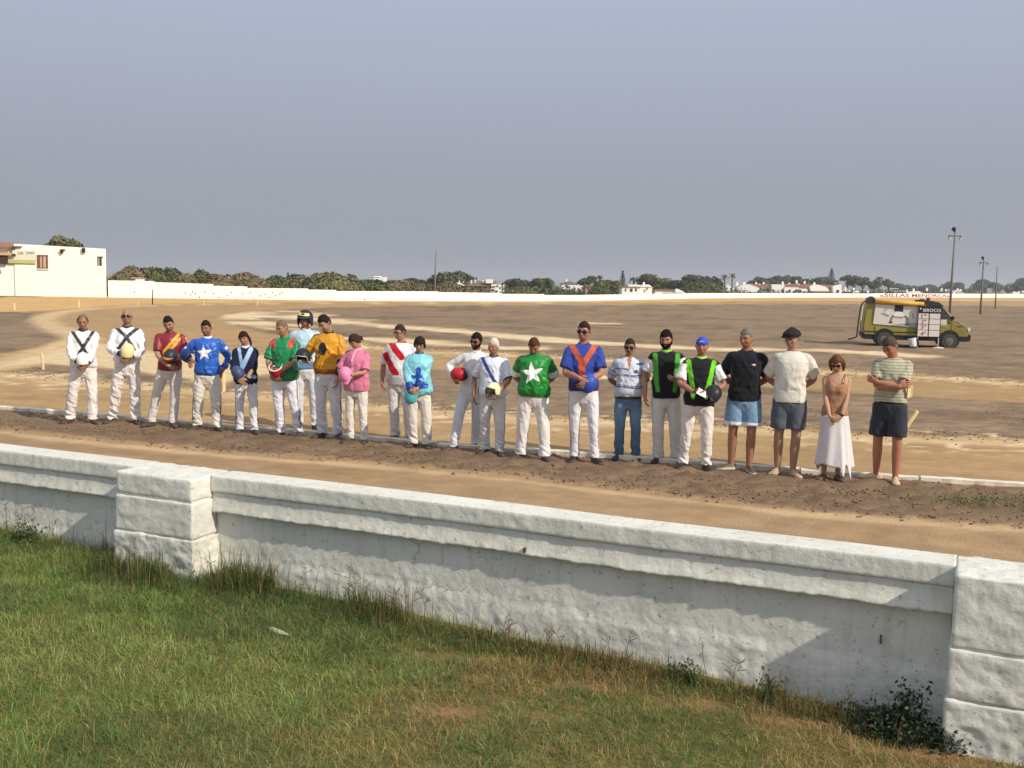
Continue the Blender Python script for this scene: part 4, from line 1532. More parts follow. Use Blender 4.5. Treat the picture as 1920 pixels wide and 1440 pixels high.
    if bt == 'trousers':
        acc = Acc()
        rings = []
        zz_ = sorted([0.80, 0.86, 0.92] + [hem + 0.015, hem + 0.05])
        rings.append(hring(0, 0.012, 0.735, 0.085, 0.088, 22))
        for z in [q for q in zz_ if q <= hem + 0.05]:
            a, b, cy, sx_ = tab(z)
            g = 0.014 if z < hem else 0.0
            rings.append(hring(sx_ * 0.3, cy, z, a + g, b + g, 22))
        acc.add(loft(rings))
        for sx in (-1, 1):
            hip, kn, ank = legs[sx]
            foot_c = ank + np.array([0, 0.002, -0.030])
            path = bez([hip + np.array([-sx * 0.004, 0, 0.03]), hip * 0.62 + kn * 0.38 + np.array([0, 0, 0.0]), kn, kn * 0.5 + ank * 0.5 + np.array([0, 0.008, 0]), ank + np.array([0, 0, 0.05]), foot_c], 4)
            tp = np.linspace(0, 5, len(path))
            rad = np.interp(tp, [0, 1, 2, 3, 4, 5], np.array([0.096, 0.094, 0.074, 0.069, 0.066, 0.072]) * (1 + (fat - 1) * 0.7) * (0.94 if fem else 1) * np.array([1, bl_ ** 0.4, bl_ ** 0.8, bl_, bl_, bl_]))
            acc.add(tube(path, rad, 18, up=(0, 1, 0), squash=1.06))
        def wrt(p, n):
            low = np.interp(p[:, 2], [0.05, 0.12, 0.30, 0.55, 0.75, 0.9], [1.6, 1.7, 0.9, 0.7, 0.9, 0.5])
            s1 = np.clip((fbm(np.stack([p[:, 0] * 7 + p[:, 2] * 5, p[:, 1] * 6, p[:, 2] * 13 + p[:, 0] * 6], 1) + seed, 3, seed + 13) - 0.5) * 2.2 + 0.5, 0, 1)
            s2 = np.clip((fbm(np.stack([p[:, 0] * 15 + p[:, 2] * 3, p[:, 1] * 11, p[:, 2] * 3.5], 1) + seed, 2, seed + 18) - 0.5) * 2.2 + 0.5, 0, 1)
            k = sstep(0.12, 0.30, p[:, 2])
            return sp.get('bwr', 0.011) * low * (1 - sstep(hem - 0.06, hem - 0.01, p[:, 2])) * ((1 - np.abs(2 * s1 - 1) * 1.6 - 0.5) * (1.1 - 0.5 * k) + 0.7 * k * (1 - np.abs(2 * s2 - 1) * 1.6 - 0.5))
        def tc_(p, n):
            c = np.tile(bc, (len(p), 1))
            if sp.get('stripe'):
                for sx in (-1, 1):
                    hip, kn, ank = legs[sx]
                    cxz = np.interp(p[:, 2], [ank[2], kn[2], hip[2]], [ank[0], kn[0], hip[0]])
                    cyz = np.interp(p[:, 2], [ank[2], kn[2], hip[2]], [ank[1], kn[1], hip[1]])
                    q = (np.abs(p[:, 1] - cyz + 0.022) < 0.013) & ((p[:, 0] - cxz) * sx > 0.04) & (p[:, 2] < 0.97)
                    c[q] = lin(sp['stripe'])
            if bt == 'trousers' and sp.get('jean'):
                fade = np.exp(-((p[:, 2] - 0.62) / 0.2) ** 2) * (n[:, 1] < -0.2)
                c = c * (1 + 0.55 * fade)[:, None]
                c = c * np.interp(p[:, 2], [0.05, 0.2], [0.75, 1])[:, None]
            if sp.get('hem_dirt'):
                c = c * np.interp(p[:, 2] + 0.05 * fbm(p * 9, 2, 4), [0.06, 0.2], [0.80, 1])[:, None]
            return c
        garment('jeans' if sp.get('jean') else 'trousers', acc, 0.0115, DENIM_M if sp.get('jean') else (SATIN_M if sp.get('bsatin') else CLOTH_M), tc_, wrt)
        if sp.get('belt'):
            a, b, cy, sx_ = tab(hem)
            th_ = np.linspace(0, 2 * np.pi, 25)[:-1]
            rg = [np.stack([np.cos(th_) * (a + g), cy + np.sin(th_) * (b + g), np.full(24, z)], 1) for z, g in ((hem - 0.03, 0.012), (hem - 0.03, 0.020), (hem + 0.005, 0.018), (hem + 0.005, 0.008))]
            mb = MB(); v_, f_ = loft(rg); mb.add(v_, f_); mb.build('belt', paint('belt', (30, 28, 32), 0.5), root)
    elif bt == 'shorts':
        acc = Acc()
        rings = []
        zz_ = sorted([0.80, 0.86, 0.92] + [hem + 0.015, hem + 0.05])
        rings.append(hring(0, 0.012, 0.745, 0.085, 0.090, 22))
        for z in [q for q in zz_ if q <= hem + 0.05]:
            a, b, cy, sx_ = tab(z)
            g = 0.016 if z < hem else 0.0
            rings.append(hring(0, cy, z, a + g, b + g, 22))
        acc.add(loft(rings))
        hz = sp.get('hemz', 0.56)
        for sx in (-1, 1):
            hip, kn, ank = legs[sx]
            t = (hip[2] - hz) / (hip[2] - kn[2])
            end = hip * (1 - t) + kn * t
            acc.add(tube([hip + np.array([0, 0, 0.03]), hip * 0.6 + end * 0.4, end * 0.7 + hip * 0.3, end], np.array([0.102, 0.108, 0.110, 0.112]) * (1 + (fat - 1) * 0.7), 18, up=(0, 1, 0)))
        def wrs(p, n):
            s1 = fbm(np.stack([p[:, 0] * 10 + p[:, 2] * 5, p[:, 1] * 8, p[:, 2] * 5], 1) + seed, 3, seed + 13)
            return 0.012 * (1 - np.abs(2 * s1 - 1) * 1.6 - 0.5) * (p[:, 2] < hem - 0.03)
        def tcs(p, n):
            c = np.tile(bc, (len(p), 1))
            if sp.get('cuff'):
                c[p[:, 2] < hz + 0.042] = lin(sp['cuff'])
                fade = np.exp(-((p[:, 2] - 0.75) / 0.1) ** 2) * (n[:, 1] < -0.2)
                c = c * (1 + 0.25 * fade)[:, None]
            return c
        garment('shorts', acc, 0.0105, DENIM_M if sp.get('cuff') else CLOTH_M, tcs, wrs)
    else:                                            # long skirt with a pointed, uneven hem
        n_ = 96
        th_ = np.arange(n_) * 2 * np.pi / n_
        rg = []
        for i in range(26):
            t = i / 25
            zt = 0.90 + 0 * th_
            point = np.zeros(n_)
            for a0, wd_, dp in ((-1.16, 0.17, 0.17), (-0.62, 0.24, 0.19), (0.7, 0.3, 0.1), (2.4, 0.3, 0.1)):
                dd = np.angle(np.exp(1j * (th_ - a0)))
                point = np.maximum(point, dp * np.clip(1 - np.abs(dd) / wd_, 0, 1))
            hemz = 0.215 + 0.02 * np.sin(5 * th_) - point
            z = zt * (1 - t) + hemz * t
            a, b = 0.176 + 0.050 * t ** 0.8 + 0.03 * t * t, 0.130 + 0.060 * t
            fold = (0.011 * np.sin(6 * th_ + 0.9 + t) + 0.005 * np.sin(11 * th_ + 2.0 + 2.2 * t) + 0.018 * np.sin(3 * th_ + 0.4)) * t ** 0.8
            out = point * 0.30 * t
            rg.append(np.stack([0.006 + 0.03 * t + (a + fold + out) * np.cos(th_), 0.005 + (b + fold + out) * np.sin(th_), z], 1))
        v_ = np.concatenate(rg)
        f_ = [(i * n_ + j, (i + 1) * n_ + j, (i + 1) * n_ + (j + 1) % n_, i * n_ + (j + 1) % n_) for i in range(25) for j in range(n_)]
        o = obj('skirt', mesh_np('skirt', v_, f_, mat('white_cotton', lin((226, 222, 224)), 0.8, var=0.05, scale=10, bump=0.3, bscale=30, spec=0.1, translucent=0.15), smooth=True), root)
        md = o.modifiers.new('thickness', 'SOLIDIFY'); md.thickness = 0.003

    # ================= shoes
    for i, sx in enumerate((-1, 1)):
        hip, kn, ank = legs[sx]
        toe = R(sp.get('toe', (22, 22))[i]) * sx
        sc_ = np.array(lin(sp.get('shoe', (66, 58, 52)))); so = np.array(lin(sp.get('sole', (92, 80, 68))))
        d = np.array([math.sin(toe), -math.cos(toe), 0]); e = np.array([math.cos(toe), math.sin(toe), 0])
        rg, cc = [], []
        th_ = np.arange(14) * 2 * np.pi / 14
        for t, wd_, h_ in ((-0.070, 0.018, 0.050), (-0.062, 0.028, 0.070), (-0.03, 0.034, 0.092), (0.02, 0.034, 0.090), (0.06, 0.036, 0.072), (0.11, 0.044, 0.056), (0.15, 0.046, 0.046), (0.185, 0.038, 0.036), (0.205, 0.020, 0.026)):
            zz = np.where(np.sin(th_) > 0, 0.020 + (h_ - 0.020) * np.sin(th_), np.maximum(0.020 * (1 + np.sin(th_) * 2.2), 0.0))
            rg.append(np.array([ank[0], ank[1], 0]) + np.outer(np.full(14, t), d) + np.outer(np.cos(th_) * wd_, e) + np.stack([0 * zz, 0 * zz, zz], 1))
            cc.append(np.where((zz < 0.022)[:, None], so, sc_))
        v_, f_ = loft(rg)
        cc = np.concatenate(cc + [cc[0][:1], cc[-1][:1]])
        obj('shoe', mesh_np('shoe', v_, f_, SHOE_M, cc, True), root)

    # ================= things worn on the head or wrist
    gl = sp.get('glasses')
    if gl:
        mb = MB()
        for sx in (-1, 1):
            if gl == 'sun':
                v_, f_ = ellipsoid((0, 0, 0), (0.036, 0.009, 0.0195), 14, 6)
                c0 = np.array([sx * 0.034, -0.0925, 0.010])
                v_ = (v_ @ np.array(Matrix.Rotation(R(sx * 12), 3, 'Z')).T + c0)
                mb.add(hf(v_), f_)
            else:
                c0 = np.array([sx * 0.032, -0.096, 0.008])
                tt = np.linspace(0, 2 * np.pi, 13)
                mb.tube(hf(np.stack([c0[0] + 0.023 * np.cos(tt), np.full(13, c0[1]) + 0.006 * np.abs(np.cos(tt)), c0[2] + 0.016 * np.sin(tt)], 1)), 0.0022, 5)
            mb.tube([hf((sx * 0.054, -0.086, 0.014)), hf((sx * 0.079, -0.04, 0.012)), hf((sx * 0.081, 0.012, 0.010))], 0.003, 5)
        mb.tube([hf((-0.010, -0.098, 0.014)), hf((0.010, -0.098, 0.014))], 0.003, 5)
        mb.build('sunglasses' if gl == 'sun' else 'glasses', DARK_M, root, smooth=True)
    hat = sp.get('hat')
    if hat == 'flat_cap':
        mb = MB()
        rr = []
        for d in sphere_dirs(40, 22):
            r0 = head_radius(d)
            mk = sstep(0.30, 0.44, d[:, 2] + 0.22 * np.clip(d[:, 1], 0, 1))
            puff = 0.020 + 0.016 * np.exp(-((d[:, 2] - 0.55) / 0.25) ** 2)
            rr.append(hw(d * (r0 + puff * mk - 0.016 * (1 - mk))[:, None] * np.array([1.03, 1.04, 0.95])))
        v_, f_ = loft(rr); mb.add(v_, f_)
        tt = np.linspace(-1.1, 1.1, 11)
        pk_t = np.stack([0.088 * np.sin(tt), -0.072 - 0.022 * np.cos(tt), 0.052 + 0.006 * np.cos(tt)], 1)
        pk_o = np.stack([0.098 * np.sin(tt), -0.078 - 0.060 * np.cos(tt) ** 0.7, 0.040 - 0.004 * np.cos(tt)], 1)
        rg = [hw(np.array([pk_t[i], pk_o[i], pk_o[i] - (0, 0, .006), pk_t[i] - (0, 0, .006)])) for i in range(11)]
        v_, f_ = loft(rg); mb.add(v_, f_)
        mb.build('flat_cap', paint('black_wool', (27, 26, 28), 0.9, bump=0.3, bscale=80), root, smooth=True)
    if hat == 'cap':
        mb = MB()
        rr = []
        for d in sphere_dirs(40, 22):
            r0 = head_radius(d)
            mk = sstep(0.34, 0.42, d[:, 2] + 0.28 * np.clip(d[:, 1], 0, 1))
            rr.append(hw(d * (r0 + 0.012 * mk - 0.016 * (1 - mk))[:, None]))
        v_, f_ = loft(rr); mb.add(v_, f_)
        tt = np.linspace(-1.0, 1.0, 9)
        i_ = np.stack([0.078 * np.sin(tt), 0.088 * np.cos(tt) + 0.01, 0.012 + 0 * tt], 1)
        o_ = np.stack([0.070 * np.sin(tt), 0.165 * np.cos(tt) ** 0.6, -0.012 + 0 * tt], 1)
        rg = [hw(np.array([i_[j], o_[j], o_[j] - (0, 0, .005), i_[j] - (0, 0, .005)])) for j in range(9)]
        v_, f_ = loft(rg); mb.add(v_, f_)
        mb.build('cap', paint('blue_cap', (42, 74, 190), 0.7), root, smooth=True)
        mb = MB()
        mb.tube(bez([hw((-0.03, -0.094, 0.062)), hw((-0.01, -0.090, 0.085)), hw((0.0, -0.088, 0.078)), hw((0.03, -0.089, 0.080))], 3), 0.004, 5)
        mb.build('cap_emblem', paint('white_thread', (225, 225, 225), 0.7), root)
    for sx in sp.get('watch', ()):
        S, E, W, hd, pn = arms[sx]
        u = (W - E) / np.linalg.norm(W - E)
        c0 = W - u * 0.022
        mb = MB(); mb.tube([c0 - u * 0.010, c0 + u * 0.010], 0.033 if not fem else 0.029, 14)
        b_ = np.cross(u, (0, 0, 1)); b_ /= np.linalg.norm(b_)
        mb.ell(c0 - pn * 0.028, (0.018, 0.012, 0.018), 10, 5)
        mb.build('wrist_watch', DARK_M, root, smooth=True)
    if hat == 'helmet':
        helmet_parts(root, hw((0, 0.0, 0.012)), HM, sp['hcols'])
    return root, arms, hw

# ------------------------------------------------------------------ helmets
def helmet_meshes():
    """dome with cut-out for the face, band, small peak and hanging strap; origin at the middle of the rim, -y forward"""
    n, m = 40, 14
    th = np.arange(n) * 2 * np.pi / n
    fr = np.clip(-np.sin(th), 0, 1)                    # 1 at the front
    zb = -0.065 + 0.095 * sstep(0.45, 0.85, fr)
    out, inn = [], []
    for i in range(m + 1):
        t = i / m
        ph = (np.pi / 2 - 0.06) * (1 - t) 
        c = np.cos(ph)
        zz = np.where(t < 1, 0.138 * np.sin(ph), 0.0)
        z = zz * (1 - sstep(0.55, 1, t)) + sstep(0.55, 1, t) * (zz + zb * sstep(0.5, 1, t))
        flare = 1 - 0.10 * np.clip(-z / 0.065, 0, 1)
        out.append(np.stack([0.122 * c * np.cos(th) * flare, 0.148 * c * np.sin(th) * flare, z], 1))
        inn.append(np.stack([0.108 * c * np.cos(th) * flare, 0.134 * c * np.sin(th) * flare, z - 0.010 * (1 - t)], 1))
    v, f = loft(out + inn[::-1])
    parts = {'shell': (v, f)}
    rim = out[-1]
    rg = []
    for j in range(n + 1):
        p = rim[j % n]
        u = np.array([p[0], p[1], 0]); u /= np.linalg.norm(u)
        rg.append(np.array([p + u * 0.003 + (0, 0, 0.006), p + u * 0.004 - (0, 0, 0.004), p - u * 0.018 - (0, 0, 0.004), p - u * 0.018 + (0, 0, 0.006)]))
    parts['rim'] = loft(rg)
    tt = np.linspace(-0.85, 0.85, 11)
    rg = []
    for a in tt:
        b0 = np.array([0.117 * math.sin(a), -0.143 * math.cos(a), 0.036])
        b1 = np.array([0.122 * math.sin(a), -0.143 * math.cos(a) - 0.055 * math.cos(a * 1.7), 0.018])
        rg.append(np.array([b0, b1, b1 - (0, 0, .006), b0 - (0, 0, .006)]))
    parts['peak'] = loft(rg)
    mb = Acc()
    pts = bez([(-0.108, 0.0, -0.05), (-0.085, -0.03, -0.12), (0.0, -0.055, -0.155), (0.085, -0.03, -0.12), (0.108, 0.0, -0.05)], 4)
    mb.add(tube(pts, 0.008, 6, squash=0.45))
    parts['strap'] = mb.get()
    return parts
HELM = helmet_meshes()
HCACHE = {}

def hmesh(nm, m):
    k = (nm, m.name)
    if k not in HCACHE:
        HCACHE[k] = mesh_np(nm, HELM[nm][0], HELM[nm][1], m, smooth=True)
    return HCACHE[k]

def gloss(c): return paint('helmet_%d_%d_%d' % c, c, 0.42, var=0.10, scale=9, spec=0.3)

def helmet_parts(parent, loc, rotm, cols):
    """a helmet worn on the head: part of the person, its pieces one level deeper"""
    sh = obj('helmet', hmesh('shell', gloss(cols[0])), parent)
    sh.matrix_local = Matrix.Translation(loc) @ Matrix(rotm.tolist()).to_4x4()
    for nm, c in (('rim', cols[1]), ('peak', cols[2]), ('strap', cols[3])):
        obj(nm, hmesh(nm, gloss(c)), sh)
    band = MB()
    th_ = np.linspace(-2.45, -0.69, 11)
    rg = []
    for a in th_:
        c0, s0 = math.cos(a), math.sin(a)
        rg.append(np.array([(0.116 * c0, 0.141 * s0, 0.046), (0.113 * c0, 0.136 * s0, 0.058), (0.096 * c0, 0.117 * s0, 0.092), (0.09 * c0, 0.11 * s0, 0.06)]) * 1.022)
    v, f = loft(rg); band.add(v, f)
    band.build('visor_band', gloss((222, 208, 120)), sh, smooth=True)
    em = MB(); em.ell((0.0, -0.132, 0.078), (0.028, 0.010, 0.014), 10, 6)
    em.build('emblem', gloss((40, 46, 58)), sh, smooth=True)
    for sx in (-1, 1):
        cv = MB()
        cv.ell((sx * 0.103, 0.012, -0.058), (0.014, 0.045, 0.050), 12, 7)
        cv.build('ear_guard', gloss((34, 38, 46)), sh, smooth=True)
    return sh

def helmet(person, loc, rot, cols, label, peak=True, strap=True, scale=1.0):
    """a helmet in somebody's hands: a thing of its own"""
    root, arms, hw = person
    M = Matrix.Translation(root.location) @ root.rotation_euler.to_matrix().to_4x4() @ Matrix.Scale(root.scale[0], 4)
    h = thing('helmet', label, 'helmet', (0, 0, 0), group='helmets held by people in the line')
    h.matrix_world = M @ Matrix.Translation(loc) @ Euler([R(a) for a in rot]).to_matrix().to_4x4() @ Matrix.Scale(scale, 4)
    obj('shell', hmesh('shell', gloss(cols[0])), h)
    obj('rim', hmesh('rim', gloss(cols[1])), h)
    if peak: obj('peak', hmesh('peak', gloss(cols[2])), h)
    if strap: obj('strap', hmesh('strap', gloss(cols[3])), h)
    return h
# ------------------------------------------------------------------ who stands in the line
L_ = lambda c: np.array(lin(c))
def band(p, a, b, w):
    a = np.array(a); b = np.array(b); e = b - a
    q = p[:, [0, 2]] - a
    t = np.clip((q @ e) / (e @ e), 0, 1)
    return np.linalg.norm(q - t[:, None] * e, axis=1) < w
def star(p, cx, cz, r, rot=0.0):
    q = p[:, [0, 2]] - np.array([cx, cz])
    a = np.arctan2(q[:, 0], q[:, 1]) + rot
    rr = np.hypot(q[:, 0], q[:, 1])
    s = 2 * np.pi / 5
    k = np.abs(((a + s / 2) % s) - s / 2)
    ro, ri = r, r * 0.40
    # straight edge from an outer tip to an inner corner
    edge = ro * ri * math.sin(s / 2) / (ri * np.sin(s / 2 - k) + ro * np.sin(k))
    return rr < edge
def upto(c, mask, rgb):
    c[mask] = L_(rgb)
    return c

BLACK, NAVY, WHITE = (34, 34, 40), (26, 30, 52), (226, 224, 222)
def cross_x(cz, wdt=0.025):
    def f(p, n, w, t, c):
        fr = (n[:, 1] < 0.35) & (w == 0)
        hi = (n[:, 1] < 0.35) & (p[:, 2] > 1.3) & (np.abs(p[:, 0]) < 0.24)
        m = band(p, (-0.155, 1.47), (0.0, cz), wdt) | band(p, (0.155, 1.47), (0.0, cz), wdt)
        m2 = band(p, (0, cz), (0.12, cz - 0.22), wdt) | band(p, (0, cz), (-0.13, cz - 0.20), wdt)
        c = upto(c, ((fr | hi) & m) | (fr & m2), (44, 46, 56))
        return upto(c, (w != 0) & (t > 1.84), (40, 40, 52))
    return f
def c_maroon(p, n, w, t, c):
    fr = (w == 0)
    m = band(p, (0.17, 1.46), (-0.10, 1.12), 0.050)
    c = upto(c, fr & m, (226, 158, 52))
    c = upto(c, fr & band(p, (0.17, 1.46), (-0.10, 1.12), 0.008), (176, 96, 50))
    sl = (w != 0) & (t > 0.05) & (np.abs(p[:, 1] - 0.01 + 0.06 * t) < 0.045)
    c = upto(c, sl & (n[:, 1] < 0.6), (224, 150, 50))
    return upto(c, (w != 0) & (t > 0.74), (120, 30, 40))
def c_bluestar(p, n, w, t, c):
    c = upto(c, (w == 0) & (n[:, 1] < 0.2) & star(p, -0.045, 1.245, 0.125, 0.10), (236, 238, 244))
    for tt in (0.42, 0.95, 1.4):
        c = upto(c, (w > 0) & (n[:, 1] < 0.3) & (np.abs(t - tt) < 0.075) & (np.abs(n[:, 1] + 0.55) < 0.22), (232, 234, 240))
        c = upto(c, (w < 0) & (np.abs(t - tt - 0.15) < 0.06) & (np.abs(n[:, 1] + 0.6) < 0.2), (232, 234, 240))
    return c
def c_navyv(p, n, w, t, c):
    fr = (n[:, 1] < 0.25) & (np.abs(p[:, 0]) < 0.2)
    m = band(p, (-0.10, 1.47), (-0.055, 1.17), 0.026) | band(p, (0.115, 1.48), (-0.045, 1.14), 0.036) | band(p, (0.02, 1.00), (0.15, 0.97), 0.030)
    return upto(c, fr & m & (w == 0), (158, 188, 226))
def c_greenred(p, n, w, t, c):
    m = band(p, (-0.17, 1.43), (-0.13, 1.36), 0.045) | band(p, (0.15, 1.46), (0.135, 1.38), 0.040)
    return upto(c, m & (n[:, 1] < 0.3) & (p[:, 2] > 1.3), (200, 64, 50))
def c_plain(p, n, w, t, c): return c
def c_lightblue(p, n, w, t, c):
    c = upto(c, (np.abs(p[:, 0]) < 0.035) & (w == 0), (164, 200, 226))
    return upto(c, p[:, 2] < 1.02, (98, 132, 168))
def c_gold(p, n, w, t, c):
    fr = (n[:, 1] < 0.2) & (w == 0)
    q = ((p[:, 0] + 0.035) / 0.062) ** 2 + ((p[:, 2] - 1.265) / 0.088) ** 2
    c = upto(c, fr & (q < 1), (28, 26, 32))
    c = upto(c, (w == 0) & (p[:, 2] < 0.99), (142, 84, 26))
    return upto(c, (w != 0) & (t > 0.98), (30, 28, 34))
def c_pink(p, n, w, t, c):
    c = upto(c, (w == 0) & (n[:, 1] < 0) & (np.abs(p[:, 0]) < 0.028), (232, 168, 190))
    return upto(c, (w == 0) & (n[:, 1] < 0) & (np.abs(np.abs(p[:, 0]) - 0.030) < 0.005), (196, 116, 144))
def c_reddiag(p, n, w, t, c):
    m = band(p, (-0.14, 1.47), (0.06, 1.27), 0.048) | band(p, (-0.22, 1.28), (-0.02, 1.02), 0.055)
    c = upto(c, m & (n[:, 1] < 0.3), (186, 28, 42))
    return upto(c, (w == 0) & (p[:, 2] < 1.0), (200, 198, 204))
def c_cyan(p, n, w, t, c):
    fr = (n[:, 1] < 0.3)
    q = ((p[:, 0] + 0.005) / 0.042) ** 2 + ((p[:, 2] - 1.235) / 0.05) ** 2 < 1
    m = q | band(p, (-0.005, 1.20), (-0.005, 1.00), 0.034) | band(p, (-0.095, 1.13), (0.085, 1.13), 0.030) | band(p, (-0.12, 0.98), (0.12, 0.99), 0.040)
    c = upto(c, fr & m & (w == 0), (34, 72, 172))
    return upto(c, (w != 0) & (t > 1.50), (32, 66, 160))
def c_sash(p, n, w, t, c):
    m = band(p, (-0.175, 1.475), (0.075, 1.08), 0.027)
    c = upto(c, m & (n[:, 1] < 0.3) & ((w == 0) | (t < 0.2)), (36, 58, 134))
    return upto(c, (w != 0) & (t > 0.86), (40, 72, 84))
def c_greenstar(p, n, w, t, c):
    c = upto(c, (w == 0) & (n[:, 1] < 0.2) & star(p, -0.03, 1.225, 0.165, 0.12), (236, 238, 236))
    return upto(c, (w != 0) & (t > 0.62) & (t < 0.90), (232, 232, 230))
def c_blueorange(p, n, w, t, c):
    fr = (n[:, 1] < 0.35)
    m = band(p, (-0.145, 1.46), (-0.02, 1.25), 0.034) | band(p, (0.145, 1.47), (0.0, 1.25), 0.034) | band(p, (-0.015, 1.25), (-0.02, 1.13), 0.042)
    c = upto(c, fr & m & ((w == 0) | (t < 0.05)), (196, 92, 66))
    c = upto(c, fr & (w == 0) & ((p[:, 0] - 0.13) ** 2 + (p[:, 2] - 1.06) ** 2 < 0.035 ** 2), (190, 84, 66))
    return upto(c, (w == 0) & (p[:, 2] < 1.02), (58, 58, 104))
def c_stripe(p, n, w, t, c):
    z = p[:, 2] + 0.01 * np.sin(p[:, 0] * 12)
    for zz, wd in ((1.315, 0.012), (1.235, 0.009), (1.215, 0.006), (1.06, 0.013), (1.085, 0.006)):
        c = upto(c, (w == 0) & (np.abs(z - zz) < wd) & ((p[:, 0] < 0) | (zz < 1.3)), (94, 106, 136))
    c = upto(c, (w == 0) & (n[:, 1] < 0) & ((p[:, 0] - 0.10) ** 2 / 2.2 + (p[:, 2] - 1.285) ** 2 < 0.024 ** 2), (70, 84, 118))
    c = upto(c, (np.abs(p[:, 0] - 0.15) < 0.05) & (np.abs(z - 1.405) < 0.014) & (n[:, 1] < 0), (78, 92, 126))
    c = upto(c, (w != 0) & ((np.abs(t - 0.35) < 0.03) | (np.abs(t - 0.6) < 0.03)), (110, 124, 154))
    v = (w == 0) & (n[:, 1] < 0) & (np.abs(p[:, 0] + 0.0) < 0.030 * np.clip((p[:, 2] - 1.27) / 0.18, 0, 1)) & (p[:, 2] > 1.27)
    return upto(c, v, (176, 120, 92))
def vest(gx0, gx1, green, wd):
    def f(p, n, w, t, c):
        c = upto(c, (w != 0) & (t > 0.12), (230, 230, 228))
        m = band(p, (-gx0, 1.43), (-gx1, 1.10), wd) | band(p, (gx0, 1.43), (gx1, 1.10), wd) | band(p, (-gx1, 1.10), (-gx1 * 0.85, 0.97), wd * 0.85) | band(p, (gx1, 1.10), (gx1 * 0.85, 0.97), wd * 0.85)
        return upto(c, ((w == 0) | (t < 0.14)) & m & (n[:, 1] < 0.45), green)
    return f
def c_polo(p, n, w, t, c):
    return upto(c, (w == 0) & (n[:, 1] < 0) & (((p[:, 0] - 0.088) / 0.022) ** 2 + ((p[:, 2] - 1.325) / 0.010) ** 2 < 1), (220, 220, 220))
def c_tshirt(p, n, w, t, c):
    pk = (w == 0) & (n[:, 1] < 0) & (np.abs(p[:, 0] - 0.09) < 0.05) & (np.abs(p[:, 2] - 1.27) < 0.055)
    ed = pk & ~((np.abs(p[:, 0] - 0.09) < 0.043) & (p[:, 2] - 1.27 < 0.045) & (p[:, 2] - 1.27 > -0.048))
    return upto(c, ed, (196, 190, 178))
def c_finestripe(p, n, w, t, c):
    s = np.sin(p[:, 2] * 2 * np.pi / 0.034) > 0.25
    return upto(c, s, (146, 148, 126))

SATIN = dict(m='satin', hem=0.89, blouse=0.014, loose=0.018, sleeve=1.97, slv=0.068, wrinkle=0.021)
SHORT = dict(m='cloth', hem=0.88, loose=0.016, sleeve=0.80, slv=0.072, wrinkle=0.013)
def T(base_, **k):
    d = dict(base_); d.update(k); return d

PPL = []
def P(label, **k): PPL.append((label, k))

P('person in white silks with a black cross, balding, holding a white helmet',
  cx=161, feet=[(131, 792), (174, 793)], htop=590, head=(0, 18, 0), skin=(160, 117, 91), hair=(92, 70, 54), style='balding', fat=1.06, belly=.02,
  top=T(SATIN, base=(228, 226, 224), col=cross_x(1.22), collar=((42, 42, 56), 'stand'), name='racing_silks'), bottom='trousers', bcol=(224, 212, 202), bloose=1.12, cz=0.99, toe=(38, 22), sway=.0, stripe=(150, 160, 176), reach=.06)
P('tall bald person in white silks with a black cross and dark sunglasses',
  cx=239, feet=[(211, 793), (253, 794)], htop=580, head=(2, -2, 0), skin=(156, 116, 93), style='none', glasses='sun',
  top=T(SATIN, hem=0.920, base=(224, 224, 230), col=cross_x(1.335), collar=((44, 42, 56), 'stand'), name='racing_silks'), bottom='trousers', bcol=(214, 202, 194), bsatin=True, bwr=.019, bloose=1.15, cz=1.06, reach=.06, toe=(38, 25))
P('person in maroon shirt with an orange diagonal sash, holding a dark helmet',
  cx=318, feet=[(284, 799), (324, 800)], htop=594, head=(4, 24, -6), skin=(168, 128, 104), hair=(38, 30, 28), style='short', stubble=.45,
  top=T(SHORT, base=(128, 32, 46), col=c_maroon, m='satin', sleeve=.85, slv=.082, hem=0.880, wrinkle=.008, collar=((128, 32, 46), 'shirt'), name='shirt'), bottom='trousers', bcol=(206, 194, 182), bwr=.007, bloose=1.02,
  A=((-.02, -.235, .98), (-.42, -.02, 1.10), (.75, -.1, -.35), (0, 1, 0)), B=((.06, -.25, 1.08), (.42, 0, 1.1), (-.85, -.15, -.1), (0, 1, -.2)), toe=(48, 15), stripe=(150, 164, 182))
P('person in blue silks with a white star, holding a navy helmet at the hip',
  cx=388.5, feet=[(369, 805), (407, 807)], htop=602, head=(18, 12, 0), skin=(153, 111, 85), hair=(44, 34, 30), style='short', fat=1.08, belly=.03, stubble=.3,
  top=T(SATIN, base=(36, 92, 184), col=c_bluestar, collar=((226, 226, 230), 'stand'), hem=0.880, slv=.076, sleeve=1.7, name='racing_silks'), bottom='trousers', bcol=(206, 198, 180), bwr=.012, bloose=1.15,
  A=((-.22, -.13, 1.12), (-.50, .12, 1.12), (-.2, -.75, -.3), (.4, .5, -.5)), B=((.22, -.02, .93), (.55, .14, 1.14), (-.35, .25, -.9), (-.6, .8, 0)), stripe=(30, 36, 56), toe=(30, 30))
